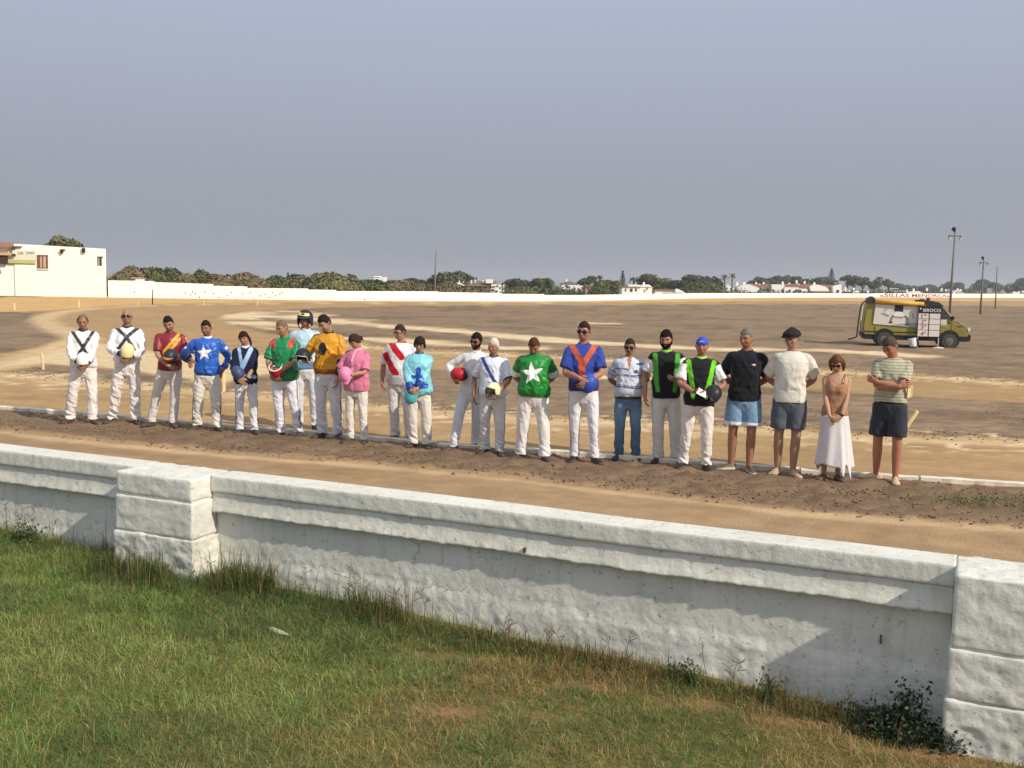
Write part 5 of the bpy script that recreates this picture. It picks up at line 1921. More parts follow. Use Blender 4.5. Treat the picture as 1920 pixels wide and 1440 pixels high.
P('woman in navy jacket with pale blue lapels and ponytail, holding a slate blue helmet',
  cx=463, feet=[(450, 811), (477, 813)], htop=622, head=(12, 14, 0), female=True, skin=(168, 128, 105), hair=(54, 36, 32), style='pony',
  top=T(SATIN, base=(28, 34, 60), col=c_navyv, collar=((222, 222, 230), 'stand'), m='cloth', sleeve=1.2, slv=.088, hem=0.850, name='jacket'), bottom='trousers', bcol=(208, 208, 216), bwr=.010, bloose=1.1, stripe=(46, 62, 86),
  A=((-.10, -.22, .92), (-.45, -.02, 1.1), (.6, -.2, -.4), (0, 1, .2)), B=((.02, -.235, .95), (.45, 0, 1.1), (-.8, -.1, -.3), (0, 1, .2)), watch=(1,))
P('person in green silks with red shoulder patches, holding an upturned red and white helmet',
  cx=535, feet=[(524, 817), (557, 819)], htop=602, turn=22, head=(22, 16, 0), skin=(164, 122, 97), hair=(116, 98, 78), style='short',
  top=T(SATIN, base=(24, 128, 76), col=c_greenred, sleeve=.95, slv=.083, hem=0.840, loose=.04, collar=((24, 128, 76), 'stand'), name='racing_silks'), bottom='trousers', bcol=(210, 208, 218), bsatin=True, bwr=.014, bloose=1.08, stripe=(110, 116, 140),
  A=((-.09, -.24, .97), (-.45, 0, 1.1), (.6, -.2, -.5), (0, 1, .2)), B=((.05, -.27, 1.01), (.45, 0, 1.1), (-.8, -.2, -.3), (0, 1, .2)))
P('tall person in pale blue shirt, wearing a dark helmet with a yellow visor band',
  cx=574, feet=[(560, 803), (590, 804)], htop=579, posed=1.79, head=(14, 2, 0), skin=(160, 116, 95), style='none', hat='helmet', hcols=((30, 42, 58), (34, 40, 50), (46, 58, 74), (36, 36, 42)),
  top=T(SHORT, base=(176, 202, 214), col=c_lightblue, collar=((222, 214, 196), 'stand'), m='satin', sleeve=1.9, hem=0.900, name='shirt'), bottom='trousers', bcol=(196, 196, 202), bloose=1.05, bwr=.008, A='down', B='down')
P('person in gold silks with a black disc, holding out a black helmet with white rim',
  cx=613, feet=[(602, 820), (631, 822)], htop=592, turn=18, head=(26, 30, 0), skin=(172, 137, 116), hair=(40, 32, 34), style='short', hthick=.015, stubble=.3,
  top=T(SATIN, base=(206, 148, 30), col=c_gold, sleeve=1.9, slv=.076, hem=0.910, loose=.026, collar=((58, 36, 30), 'stand'), name='racing_silks'), bottom='trousers', bcol=(204, 206, 218), bsatin=True, bwr=.012, bloose=1.12, stripe=(70, 80, 110),
  A=((-.17, -.22, 1.10), (-.45, .05, 1.1), (-.3, -.8, -.2), (.3, .2, 1)), B=((.20, -.10, .86), (.42, .05, 1.12), (-.15, -.2, -1), (-1, 0, 0)))
P('woman in pink short sleeved shirt with hair in a bun, holding a pink helmet',
  cx=666, feet=[(655, 830), (680, 831)], htop=627, turn=26, head=(22, 32, 0), female=True, skin=(173, 128, 105), hair=(66, 44, 38), style='bun',
  top=T(SHORT, base=(206, 120, 150), col=c_pink, slv=.083, sleeve=.95, loose=.040, hem=0.830, collar=((228, 176, 196), 'stand'), name='shirt'), bottom='trousers', bcol=(208, 198, 184), bwr=.009, bloose=1.02,
  A=((-.10, -.24, 1.08), (-.42, 0, 1.1), (.6, -.3, -.4), (0, 1, .2)), B=((.02, -.29, 1.09), (.42, -.02, 1.08), (-.85, -.2, -.25), (0, 1, .2)), watch=(1,))
P('person in white shirt with red diagonal bands and glasses, half hidden behind a cyan jacket',
  cx=748, feet=[(739, 824), (765, 826)], htop=610, turn=18, head=(28, 10, 0), skin=(164, 122, 100), hair=(60, 44, 38), style='short', glasses='clear', fat=1.08, belly=.03,
  top=T(SHORT, base=(226, 224, 226), col=c_reddiag, slv=.088, sleeve=.9, loose=.026, hem=0.840, collar=((186, 28, 42), 'shirt'), name='shirt'), bottom='trousers', bcol=(204, 196, 194), bloose=1.05, A='down', B='down')
P('woman with dark bob in cyan silks with a blue emblem, holding a teal helmet',
  cx=782, feet=[(775, 838), (800, 839)], htop=632, head=(6, 16, 0), female=True, skin=(175, 136, 116), hair=(48, 36, 38), style='bob', glasses='clear', fat=1.06,
  top=T(SATIN, base=(126, 196, 210), col=c_cyan, slv=.086, loose=.042, hem=0.850, collar=((34, 44, 92), 'stand'), name='racing_silks'), bottom='trousers', bcol=(206, 196, 182), bwr=.010, bloose=1.25,
  A=((-.11, -.24, .93), (-.45, 0, 1.1), (.7, -.2, -.6), (0, 1, .1)), B=((-.01, -.25, .96), (.45, 0, 1.1), (-.75, -.2, -.5), (0, 1, .2)), toe=(40, 10))
P('bearded person in plain white shirt and sunglasses, holding a red helmet against the side',
  cx=880, feet=[(850, 845), (890, 839)], htop=625, turn=10, head=(20, 6, 0), skin=(148, 106, 85), hair=(36, 28, 28), style='thick', glasses='sun', beard=.006, sway=.055,
  top=T(SHORT, base=(218, 218, 220), col=c_plain, sleeve=1.95, slv=.070, hem=0.840, collar=((222, 220, 214), 'stand'), name='shirt'), bottom='trousers', bcol=(196, 200, 210), bloose=1.08, bwr=.008,
  A=((-.25, -.13, 1.07), (-.55, .08, 1.15), (.35, -.75, -.3), (.8, .3, .3)), B='behind', toe=(50, 20))
P('white haired person in white shirt with a navy sash, holding a cream helmet',
  cx=920, feet=[(908, 850), (936, 854)], htop=635, turn=8, head=(16, 8, 0), skin=(156, 113, 91), hair=(206, 200, 190), style='short', fat=1.06, belly=.03,
  top=T(SATIN, base=(212, 218, 230), col=c_sash, sleeve=.95, slv=.076, hem=0.870, loose=.026, collar=((54, 58, 96), 'stand'), name='racing_silks'), bottom='trousers', bcol=(190, 192, 190), bsatin=True, bwr=.010, bloose=1.12, stripe=(74, 78, 100),
  A='down', B=((.12, -.24, .98), (.60, -.02, 1.10), (-.75, -.35, -.2), (-.2, .3, -1)))
P('person in shiny green silks with a big white star, head bowed, hands behind back',
  cx=1000, feet=[(976, 859), (1021, 863)], htop=633, head=(8, 40, 0), skin=(164, 116, 95), hair=(84, 58, 44), style='short', hl=.55, fat=1.12, belly=.04,
  top=T(SATIN, base=(22, 128, 46), col=c_greenstar, sleeve=.95, slv=.088, hem=0.890, loose=.034, collar=((34, 110, 56), 'stand'), name='racing_silks'), bottom='trousers', bcol=(220, 212, 208), bwr=.008, bloose=1.12, A='behind', B='behind', toe=(40, 20))
P('tall person in blue shirt with orange bands, hands clasped over a blue helmet',
  cx=1093, feet=[(1077, 864), (1115, 868)], htop=604, head=(16, 4, 0), skin=(164, 117, 95), hair=(54, 40, 34), style='short', glasses='sun',
  top=T(SHORT, base=(52, 70, 150), col=c_blueorange, slv=.088, sleeve=.88, hem=0.900, loose=.024, collar=((52, 62, 130), 'shirt'), name='shirt'), bottom='trousers', bcol=(214, 212, 220), bwr=.007, bloose=.92, cz=1.07, reach=.07, watch=(1,), shoe=(24, 22, 26), stripe=(150, 130, 150))
P('person in blue jeans and white shirt with blue stripes, wearing sunglasses',
  cx=1175, feet=[(1160, 860), (1191, 861)], htop=636, head=(6, 8, 0), skin=(153, 109, 88), hair=(58, 44, 38), style='short', glasses='sun', moustache=True, fat=1.05, belly=.03,
  top=T(SHORT, base=(200, 206, 220), col=c_stripe, slv=.086, loose=.024, hem=0.920, blouse=.015, collar=((206, 212, 226), 'shirt'), name='shirt'), bottom='trousers', jean=True, bcol=(90, 114, 138), bwr=.008, bloose=1.05, A='behind', B='behind', belt=True)
P('bearded person in black vest with dark green side stripes, one arm hanging straight down',
  cx=1247, feet=[(1234, 866), (1267, 867)], htop=621, head=(10, 10, 0), skin=(161, 122, 100), hair=(36, 28, 28), style='thick', beard=.010,
  top=T(SHORT, base=(32, 32, 36), col=vest(.150, .128, (78, 160, 58), .032), slv=.078, sleeve=.7, hem=0.860, loose=.028, collar=((130, 206, 74), 'stand'), name='vest'), bottom='trousers', bcol=(198, 194, 184), bwr=.006, bloose=1.14, A='down', B=((.13, -.24, 1.12), (.40, 0, 1.1), (-.5, -.6, .1), (-.3, .3, 1)), shoe=(40, 34, 32))
P('person in blue cap and black vest with bright green stripes, holding a white sheet',
  cx=1304, feet=[(1281, 877), (1323, 880)], htop=632, head=(4, 4, 0), skin=(164, 111, 93), hair=(92, 74, 62), style='shaved', hat='cap', fat=1.08, belly=.03,
  top=T(SHORT, base=(34, 34, 38), col=vest(.165, .10, (112, 204, 46), .031), slv=.083, sleeve=.85, hem=0.850, loose=.024, collar=((150, 222, 96), 'stand'), name='vest'), bottom='trousers', bcol=(218, 206, 194), bwr=.010, bloose=1.02,
  A=((-.10, -.27, 1.06), (-.42, -.02, 1.1), (.75, -.35, -.15), (.1, .4, 1)), B=((.16, -.25, 1.05), (.45, -.02, 1.1), (-.75, -.3, -.15), (0, 1, .2)), watch=(1,), shoe=(44, 38, 36))
P('grey haired person in black polo shirt and rolled denim shorts, hands behind the back',
  cx=1387, feet=[(1370, 882), (1404, 885)], htop=616, head=(30, 8, 0), skin=(160, 116, 93), hair=(118, 114, 112), style='short', fat=1.06,
  top=T(SHORT, base=(30, 31, 37), col=c_polo, slv=.088, sleeve=.82, hem=0.875, loose=.024, collar=((30, 31, 37), 'shirt'), name='polo_shirt'), bottom='shorts', hemz=.575, bcol=(112, 142, 168), cuff=(206, 214, 218), A='behind', B='behind', shoe=(84, 78, 54), sole=(214, 206, 190), toe=(65, 15))
P('young person in black flat cap, white T-shirt and grey shorts, hands behind the back',
  cx=1473, feet=[(1457, 890), (1486, 893)], htop=612, head=(24, 10, 0), skin=(164, 128, 105), hair=(50, 38, 34), style='short', hat='flat_cap', posed=1.77,
  top=T(SHORT, base=(214, 210, 200), col=c_tshirt, slv=.090, sleeve=.85, hem=0.880, loose=.026, wrinkle=.012, name='t_shirt'), bottom='shorts', hemz=.565, bcol=(84, 90, 100), A='behind', B='behind', shoe=(176, 150, 120), sole=(186, 164, 136), toe=(25, 25))
P('woman in tan camisole and long white skirt with sunglasses, hands clasped in front',
  cx=1557, feet=[(1544, 899), (1570, 900)], htop=666, head=(8, 28, 0), female=True, skin=(178, 139, 114), hair=(104, 70, 50), style='long', glasses='sun',
  top=T(SHORT, base=(162, 124, 94), col=c_plain, sleeve=0, hem=0.875, loose=.006, wrinkle=.004, neckline='cami', name='camisole'), bottom='skirt', cz=.83, watch=(1,), shoe=(110, 80, 62), fat=1.02)
P('person in finely striped T-shirt and dark shorts, head bowed with arms folded',
  cx=1659, feet=[(1641, 899), (1677, 906)], htop=633, turn=10, head=(26, 30, 0), skin=(168, 114, 91), hair=(84, 70, 60), style='short', hthick=.016, hl=.56, 
  top=T(SHORT, base=(186, 182, 158), col=c_finestripe, slv=.080, sleeve=.75, hem=0.965, loose=.028, name='t_shirt'), bottom='shorts', hemz=.55, bcol=(50, 55, 64), shoe=(198, 172, 138), sole=(206, 182, 150), toe=(75, 12),
  A=((.10, -.225, 1.165), (-.50, -.10, 1.02), (.9, .1, .25), (.1, 1, 0)), B=((-.12, -.205, 1.20), (.50, -.10, 1.02), (-.85, .15, .3), (0, 1, 0)))

FOLK = []
ONLY = None
for i, (lb, sp) in enumerate(PPL):
    if ONLY is not None and i not in ONLY:
        FOLK.append(None); continue
    FOLK.append(make_person('person', lb, sp))

DKG = (30, 32, 38)
def H(i, *a, **k):
    k['scale'] = k.get('scale', 1.0) * 0.90
    if FOLK[i] is not None: helmet(FOLK[i], *a, **k)
H(0, (0, -.235, 1.025), (38, 0, 0), ((232, 230, 226), (220, 218, 214), (220, 218, 214), (50, 50, 54)), 'white helmet held at the belly by the balding person at the line end', peak=False, strap=False)
H(1, (0.015, -.225, 1.115), (50, 8, 0), ((228, 214, 160), (222, 208, 160), (220, 206, 160), (50, 50, 54)), 'cream helmet held by the bald person with sunglasses', peak=False, strap=False)
H(2, (.02, -.23, 1.12), (20, 10, -20), ((40, 52, 62), (52, 48, 44), (196, 120, 62), (40, 40, 44)), 'dark helmet with orange peak held below the orange sash', scale=.95)
H(3, (-.29, -.17, 1.20), (20, -60, 0), ((30, 48, 104), (26, 36, 70), (26, 36, 70), (30, 30, 36)), 'navy helmet held at the hip beside the blue star silks', peak=False)
H(4, (-.12, -.22, 1.06), (50, -30, 0), ((66, 80, 116), (54, 66, 96), (54, 66, 96), (200, 200, 206)), 'slate blue helmet held by the woman in the navy jacket', peak=False, scale=.98)
H(5, (-.03, -.24, 1.03), (215, 0, 10), ((168, 36, 40), (222, 218, 212), (40, 34, 36), (36, 34, 36)), 'upturned red helmet with white rim in front of the green silks')
H(6 + 1, (-.235, -.34, 1.16), (4, 4, 10), ((36, 38, 42), (224, 218, 206), (36, 38, 42), (36, 36, 40)), 'black helmet with white rim held out beside the gold silks', peak=False, strap=False)
H(8, (-.05, -.27, 1.10), (70, -20, 0), ((222, 134, 172), (214, 126, 162), (228, 150, 184), (222, 160, 186)), 'pink helmet held against the pink shirt')
H(10, (-.11, -.24, .835), (190, 10, 0), ((86, 176, 176), (80, 160, 164), (80, 160, 164), (40, 60, 110)), 'teal helmet hanging below the cyan silks', peak=False, strap=False)
H(11, (-.17, -.15, 1.14), (78, -85, -15), ((176, 34, 46), (60, 30, 34), (30, 28, 32), (34, 32, 36)), 'red helmet held against the plain white shirt')
H(12, (.05, -.28, 1.00), (-8, 6, -20), ((228, 218, 178), (40, 38, 40), (30, 30, 34), (30, 30, 34)), 'cream helmet with black peak held below the navy sash')
H(14, (.055, -.195, 1.015), (70, 20, 0), ((52, 80, 170), (48, 66, 140), (48, 66, 140), (40, 40, 60)), 'blue helmet under the clasped hands of the tall person with orange bands', peak=False, strap=False)
H(17, (.16, -.26, 1.04), (40, 35, 20), ((44, 46, 50), (34, 36, 40), (34, 36, 40), (30, 30, 34)), 'dark grey helmet held by the person in the blue cap')

def held(i, loc, rot, build, name, label, cat):
    if FOLK[i] is None: return
    root = FOLK[i][0]
    M = Matrix.Translation(root.location) @ root.rotation_euler.to_matrix().to_4x4() @ Matrix.Scale(root.scale[0], 4)
    o = build(name)
    o.matrix_world = M @ Matrix.Translation(loc) @ Euler([R(a) for a in rot]).to_matrix().to_4x4()
    tag(o, label, cat)
def sheet(wd, ht, th, m, curve=0.01):
    def f(name):
        n = 6
        v = []
        for k in (0, 1):
            for j in range(n + 1):
                for i in range(n + 1):
                    u, w_ = i / n - .5, j / n - .5
                    v.append((u * wd, -k * th + curve * math.cos(u * 3) , w_ * ht))
        N = (n + 1) ** 2
        fc = []
        for j in range(n):
            for i in range(n):
                a = j * (n + 1) + i
                fc += [(a, a + n + 1, a + n + 2, a + 1), (N + a, N + a + 1, N + a + n + 2, N + a + n + 1)]
        ring = list(range(n + 1)) + [j * (n + 1) + n for j in range(1, n + 1)] + [n * (n + 1) + i for i in range(n - 1, -1, -1)] + [j * (n + 1) for j in range(n - 1, 0, -1)]
        for a, b in zip(ring, ring[1:] + ring[:1]):
            fc.append((a, b, N + b, N + a))
        return obj(name, mesh_np(name, v, fc, m))
    return f
PAPER = paint('paper', (232, 230, 226), 0.8, var=0.03)
held(17, (.03, -.345, 1.055), (-35, 25, 0), sheet(.15, .09, .002, PAPER), 'paper_sheet', 'folded white sheet held in both hands in front of the bright green vest', 'paper')
held(16, (.10, -.34, 1.16), (60, 0, 15), sheet(.13, .05, .02, paint('grey_card', (150, 140, 122), 0.7)), 'card_wallet', 'small grey brown wallet held in front of the dark green striped vest', 'wallet')
held(21, (.215, -.05, 1.10), (10, -8, 50), sheet(.075, .14, .012, paint('cream_packet', (224, 204, 160), 0.6, var=.1)), 'paper_packet', 'cream packet tucked under the folded arms', 'packet')
# ------------------------------------------------------------------ the far side: wall, house, poles, van, trees, villas
LIME = mat('limewash', lin((242, 240, 234)), 0.85, var=0.05, scale=1.2, bump=0.25, bscale=6, spec=0.1)
DARKV = paint('dark_void', (40, 40, 42), 0.8)
IRON = paint('dark_iron', (58, 58, 60), 0.6)

FARW = [(203, 557.5), (300, 558.8), (450, 560.8), (630, 563.2), (800, 564.3), (1000, 564.8), (1100, 563.8), (1300, 559.6), (1470, 557.7), (1640, 557.6), (1920, 558.3), (2150, 559.5)]
def wall_point(x):
    xs = [p[0] for p in FARW]
    return px(x, float(np.interp(x, xs, [p[1] for p in FARW])), 0.0)
STEPS = [(203, 290, 525.5, 527.2), (290, 400, 529, 532.8), (400, 464, 535.8, 537.2), (464, 578, 540, 541), (578, 630, 543, 543.6),
         (630, 822, 545.8, 546.4), (822, 941, 547.8, 549.4), (941, 1020, 551, 551.6), (1020, 1100, 553.2, 553.4), (1100, 1200, 553, 551.6), (1200, 1300, 551.6, 549.8),
         (1300, 1470, 549.8, 549.6), (1470, 1640, 549.6, 550.4), (1640, 1790, 550.0, 550.4), (1790, 1920, 550.4, 551.2), (1920, 2150, 551.2, 553)]
def far_wall():
    root = thing('boundary_wall', 'long white boundary wall stepping down along the far side of the course', 'wall', (0, 0, 0))
    for x0, x1, t0, t1 in STEPS:
        a, b = wall_point(x0), wall_point(x1)
        za, zb = pd(x0, t0, a[1])[2], pd(x1, t1, b[1])[2]
        d = (b - a)[:2]; d /= np.hypot(*d)
        n = np.array([d[1], -d[0]])
        v = []
        for k in (0.0, 0.3):
            off = np.array([-n[0] * k, -n[1] * k, 0])
            v += [a + off - (0, 0, .5), b + off - (0, 0, .5), b + off + (0, 0, zb), a + off + (0, 0, za)]
        f = [(0, 1, 2, 3), (5, 4, 7, 6), (3, 2, 6, 7), (1, 5, 6, 2), (4, 0, 3, 7), (0, 4, 5, 1)]
        obj('wall_section', mesh_np('wall_section', v, f, LIME), root)
    # drain holes
    mb = MB()
    for x, y in ((347, 549.5), (357, 553), (361, 547), (367, 550.5), (384, 547.3), (374, 557.5), (400, 551), (411, 558), (426, 554.5), (434, 548), (443, 561), (455, 551), (469, 549), (476, 561), (489, 554.5), (497, 552), (505, 557.5), (511, 548.5), (517, 554.5), (525, 551), (529, 548), (684, 561), (252, 548)):
        c = wall_point(x); q = pd(x, y, c[1])
        r = 0.075
        a, b = wall_point(x - 3), wall_point(x + 3)
        d = (b - a)[:2]; d /= np.hypot(*d); n = np.array([d[1], -d[0]])
        ring = [[(q[0] + d[0] * r * math.cos(t) + n[0] * k, q[1] + d[1] * r * math.cos(t) + n[1] * k, q[2] + r * math.sin(t)) for t in np.arange(8) * math.pi / 4] for k in (-0.05, 0.02)]
        v, f = loft(ring); mb.add(v, f)
    o = mb.build('drain_holes', DARKV, root); o['kind'] = 'stuff'
    # painted lettering
    red = paint('red_lettering', (112, 44, 46), 0.8)
    a, b = wall_point(1640), wall_point(1790)
    d = (b - a)[:2]; ln = np.hypot(*d); d /= ln; n = np.array([d[1], -d[0]])
    n3 = np.array([n[0], n[1], 0])
    A0, B0 = pplane(1649, 557.2, a + n3 * .01, n3), pplane(1780, 557.2, a + n3 * .01, n3)
    top = pplane(1715, 551.2, a + n3 * .01, n3); bot = pplane(1715, 557.0, a + n3 * .01, n3)
    wdt = np.hypot(*(B0 - A0)[:2])
    me = text_mesh('lettering', '\u00abSILLAS MENORCA\u00bb', wdt, top[2] - bot[2], red, 0.03)
    obj('lettering', me, root, (A0[0] + n[0] * .03, A0[1] + n[1] * .03, bot[2]), (0, 0, math.atan2(d[1], d[0])))
far_wall()

def left_house():
    A, B = px(-130, 552.5), px(200, 557.5)
    A[2] = B[2] = 0
    d = (B - A)[:2]; ln = np.hypot(*d); d /= ln
    n = np.array([d[1], -d[0], 0])
    root = thing('white_house', 'flat roofed white building with a painted sign and brown window at the far left', 'house', A, math.atan2(d[1], d[0]))
    def loc(x, y, off=0.0):
        q = pplane(x, y, A + n * off, n) - A
        return np.array([q[0] * d[0] + q[1] * d[1], q[2]])
    x26, zt = loc(26, 457); x200, zr = loc(200, 466.5)
    bk = 4.6
    mb = MB(); mb.add([(x26, 0, -.5), (ln, 0, -.5), (ln - bk, 9, -.5), (x26 - bk, 9, -.5), (x26, 0, zt), (ln, 0, zr), (ln - bk, 9, zr), (x26 - bk, 9, zt)],
                      [(0, 1, 5, 4), (1, 2, 6, 5), (2, 3, 7, 6), (3, 0, 4, 7), (4, 5, 6, 7), (3, 2, 1, 0)])
    mb.build('main_block', LIME, root)
    MB().prism([(0, -0.5), (x26, -0.5), (x26, zt - 0.55), (0, zt - 0.55)], 'y', 0.15, 9).build('side_block', LIME, root)
    tl = mat('roof_tile', lin((150, 108, 88)), 0.9, var=0.25, scale=6)
    rf = tag(bpy.data.objects.new('roof', None)); COL.objects.link(rf); rf.parent = root
    for i in range(9):
        x = x26 - 0.28 - i * 0.42
        if x < 0.3: break
        MB().tube([(x, -0.35, zt - 0.50), (x, 2.5, zt + 0.1)], [0.19, 0.17], 8).build('tile', tl, rf)
    def flat(nm, x0, y0, x1, y1, m, dep=0.05, par=root, off=0.0):
        a = loc(x0, y1); b = loc(x1, y0)
        return MB().box(a[0], b[0], -dep - off, 0.02 - off if off else 0.02, a[1], b[1]).build(nm, m, par)
    # window with a brown frame
    brown = paint('brown_wood', (116, 84, 62), 0.7, var=.2)
    win = tag(bpy.data.objects.new('window', None)); COL.objects.link(win); win.parent = root
    flat('pane', 70.5, 479, 90, 503, paint('pane_curtain', (196, 172, 150), 0.4), 0.03, win)
    for (x0, y0, x1, y1) in ((70, 478.5, 72.6, 503.5), (73.4, 479.6, 75.2, 502.5), (79.5, 479.6, 81, 502.5), (87.0, 479, 89.6, 503.5), (70, 478.2, 90, 480.3), (70, 501.8, 90, 504)):
        flat('frame', x0, y0, x1, y1, brown, 0.075, win)
    flat('sill', 69.6, 504, 91.5, 505, LIME, 0.16, win)
    win = tag(bpy.data.objects.new('window', None)); COL.objects.link(win); win.parent = root
    flat('pane', 183.5, 482, 191.5, 498, paint('pane_grey', (170, 168, 150), 0.3), 0.03, win)
    flat('frame', 183, 481.2, 193, 483, IRON, 0.09, win); flat('frame', 183, 481.2, 184.4, 498, paint('grey_frame', (120, 120, 112), .6), 0.07, win)
    flat('mullion', 187.2, 484, 190.0, 498, DARKV, 0.06, win)
    # waterspouts near the roof edge
    for (x0, y0, x1, y1, cx) in ((114.2, 467.4, 117.8, 475.4, 122.2), (154.6, 465.2, 159.8, 473.6, 159.8)):
        sp = flat('waterspout', x0, y0, x1, y1, DARKV, 0.3)
        a = loc(x0, y0)
        if cx > x1: MB().box(loc(x0, y0)[0], loc(cx, y0)[0], -0.45, 0.02, a[1] - 0.12, a[1] + 0.0).build('spout_cover', DARKV, sp)
    # the sign: board, lettering and stripe
    sg = tag(bpy.data.objects.new('sign', None)); COL.objects.link(sg); sg.parent = root
    flat('board', 15.5, 470, 67.5, 488.2, paint('sign_board', (220, 214, 196), 0.7, var=.03), 0.05, sg)
    flat('stripe', 15.5, 488.4, 66.5, 493.6, paint('lime_stripe', (188, 190, 110), 0.7), 0.05, sg)
    flat('stripe', 15.5, 493.7, 66.5, 495, paint('olive_stripe', (116, 120, 88), 0.7), 0.05, sg)
    grey = paint('grey_lettering', (128, 126, 118), 0.8)
    for body, x0, x1 in (('CAN', 33, 43.5), ('JORDI', 49.5, 63.8)):
        a = loc(x0, 477.0); b = loc(x1, 472.4)
        o = obj('lettering', text_mesh('lettering', body, b[0] - a[0], b[1] - a[1], grey, 0.02), sg, (a[0], -0.055, a[1]))
    # porch at the left edge with a maroon awning and letter
    flat('porch_beam', -40, 474.5, 24, 477.5, paint('beam_wood', (196, 166, 124), .8), 0.55)
    flat('maroon_panel', -40, 479.5, 13, 494, paint('maroon_panel', (98, 34, 40), .7), 0.25)
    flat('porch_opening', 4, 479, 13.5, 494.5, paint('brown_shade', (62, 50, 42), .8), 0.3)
    a = loc(-6, 513); b = loc(2.4, 500)
    obj('lettering', text_mesh('lettering', 'A', b[0] - a[0], b[1] - a[1], DARKV, 0.02), root, (a[0], -0.02, a[1]))
    # iron lantern on the corner of the porch
    lt = tag(bpy.data.objects.new('wall_lantern', None)); COL.objects.link(lt); lt.parent = root
    flat('bracket', 26, 462, 41, 463.6, IRON, 0.25, lt)
    flat('lantern_cap', 24.2, 463, 28.6, 469, IRON, 0.5, lt); flat('lantern_glass', 25, 469, 29, 476, paint('lantern_glass', (222, 218, 206), .3), 0.45, lt); flat('lantern_base', 23.4, 476.5, 29.6, 479.6, DARKV, 0.5, lt)
left_house()

# ------------------------------------------------------------------ poles and stakes
CONC = mat('pole_concrete', lin((120, 116, 108)), 0.85, var=0.15, scale=3)
def lamp_post(bx, by, tx, ty, label, arms=True, r0=0.12, name='lamp_post', cat='lamp post', m=CONC):
    b = px(bx, by); t = pd(tx, ty, b[1])
    root = thing(name, label, cat, b, 0, 'poles round the course' if cat == 'lamp post' else None)
    v = t - b
    MB().tube([(0, 0, -0.3), v * 0.5, v], [r0, r0 * 0.82, r0 * 0.62], 10).build('pole', m, root, smooth=True)
    if arms:
        h = v[2]
        k = h / 9.5
        MB().box(v[0] - 0.75 * k, v[0] + 0.75 * k, v[1] - .05, v[1] + .05, h - .55 * k, h - .45 * k).build('crossarm', IRON, root)
        lens = paint('lamp_glass', (226, 230, 232), 0.15)
        for i, (dx, dz, tilt) in enumerate(((-0.62, -0.62, 30), (0.62, -0.66, -30))):
            mb = MB()
            mb.tube([(0, -0.02, 0), (0, -0.20, -0.10), (0, -0.32, -0.16)], [0.08 * k, 0.22 * k, 0.26 * k], 10)
            fl = mb.build('floodlight', IRON, root, loc=(v[0] + dx * k, v[1], h + dz * k), smooth=True)
            MB().tube([(0, -0.325, -0.162), (0, -0.345, -0.172)], [0.235 * k, 0.235 * k], 10).build('lens', lens, fl)
        mb = MB(); mb.tube([(0, 0, -.1), (-0.1, -0.1, 0.12), (-0.2, -0.25, 0.16)], [0.07 * k, 0.20 * k, 0.25 * k], 10)
        mb.build('floodlight', DARKV, root, loc=(v[0] - .06, v[1], h + .05))
    return root
lamp_post(1780, 594, 1791, 434, 'tallest lamp post, just behind the green van', r0=0.13)
lamp_post(1838, 590, 1844.5, 487, 'second tallest lamp post, right of the green van', r0=0.12)
lamp_post(1866, 580, 1870, 499, 'slim dark pole, rightmost of the three by the van', arms=False, r0=0.11)
lamp_post(814.5, 563, 817.8, 470, 'tall thin pole in front of the middle of the far wall', arms=False, r0=0.13)
lamp_post(286, 571, 286, 543, 'short dark post in front of the far wall at left', arms=False, r0=0.06, name='post', cat='post', m=IRON)

STK = mat('stake_paint', lin((216, 190, 142)), 0.8, var=0.15, scale=10)
def stake(bx, by, tx, ty, r, label, yoff=0.0):
    b = px(bx, by); t = pd(tx, ty, b[1] + yoff)
    v = t - b
    mb = MB(); mb.tube([-0.12 * v, v * 0.5, v * 0.97, v], [r, r, r, r * 0.7], 8)
    tag(mb.build('track_stake', STK, None, loc=b), label, 'stake', 'pale stakes along the course')
stake(81, 693, 78, 662, 0.038, 'upright pale stake beside the brown patch left of the line')
stake(419, 734, 418.5, 694, 0.045, 'pale stake half hidden between the blue star silks and the navy jacket')
stake(1692, 811, 1720, 770.5, 0.040, 'leaning pale stake right of the person with folded arms')
stake(26.5, 581, 26, 568.5, 0.10, 'tiny pale stake below the maroon awning at the far left')
stake(147.5, 576, 147.5, 563.5, 0.09, 'tiny pale stake below the white house')
stake(258, 573, 258, 566, 0.06, 'tiny pale stake left of the short dark post')
stake(381, 572, 382, 565, 0.08, 'tiny pale stake below the drain holes of the far wall')
stake(482, 571.5, 482, 565, 0.08, 'tiny pale stake at the right end of the drain holes')

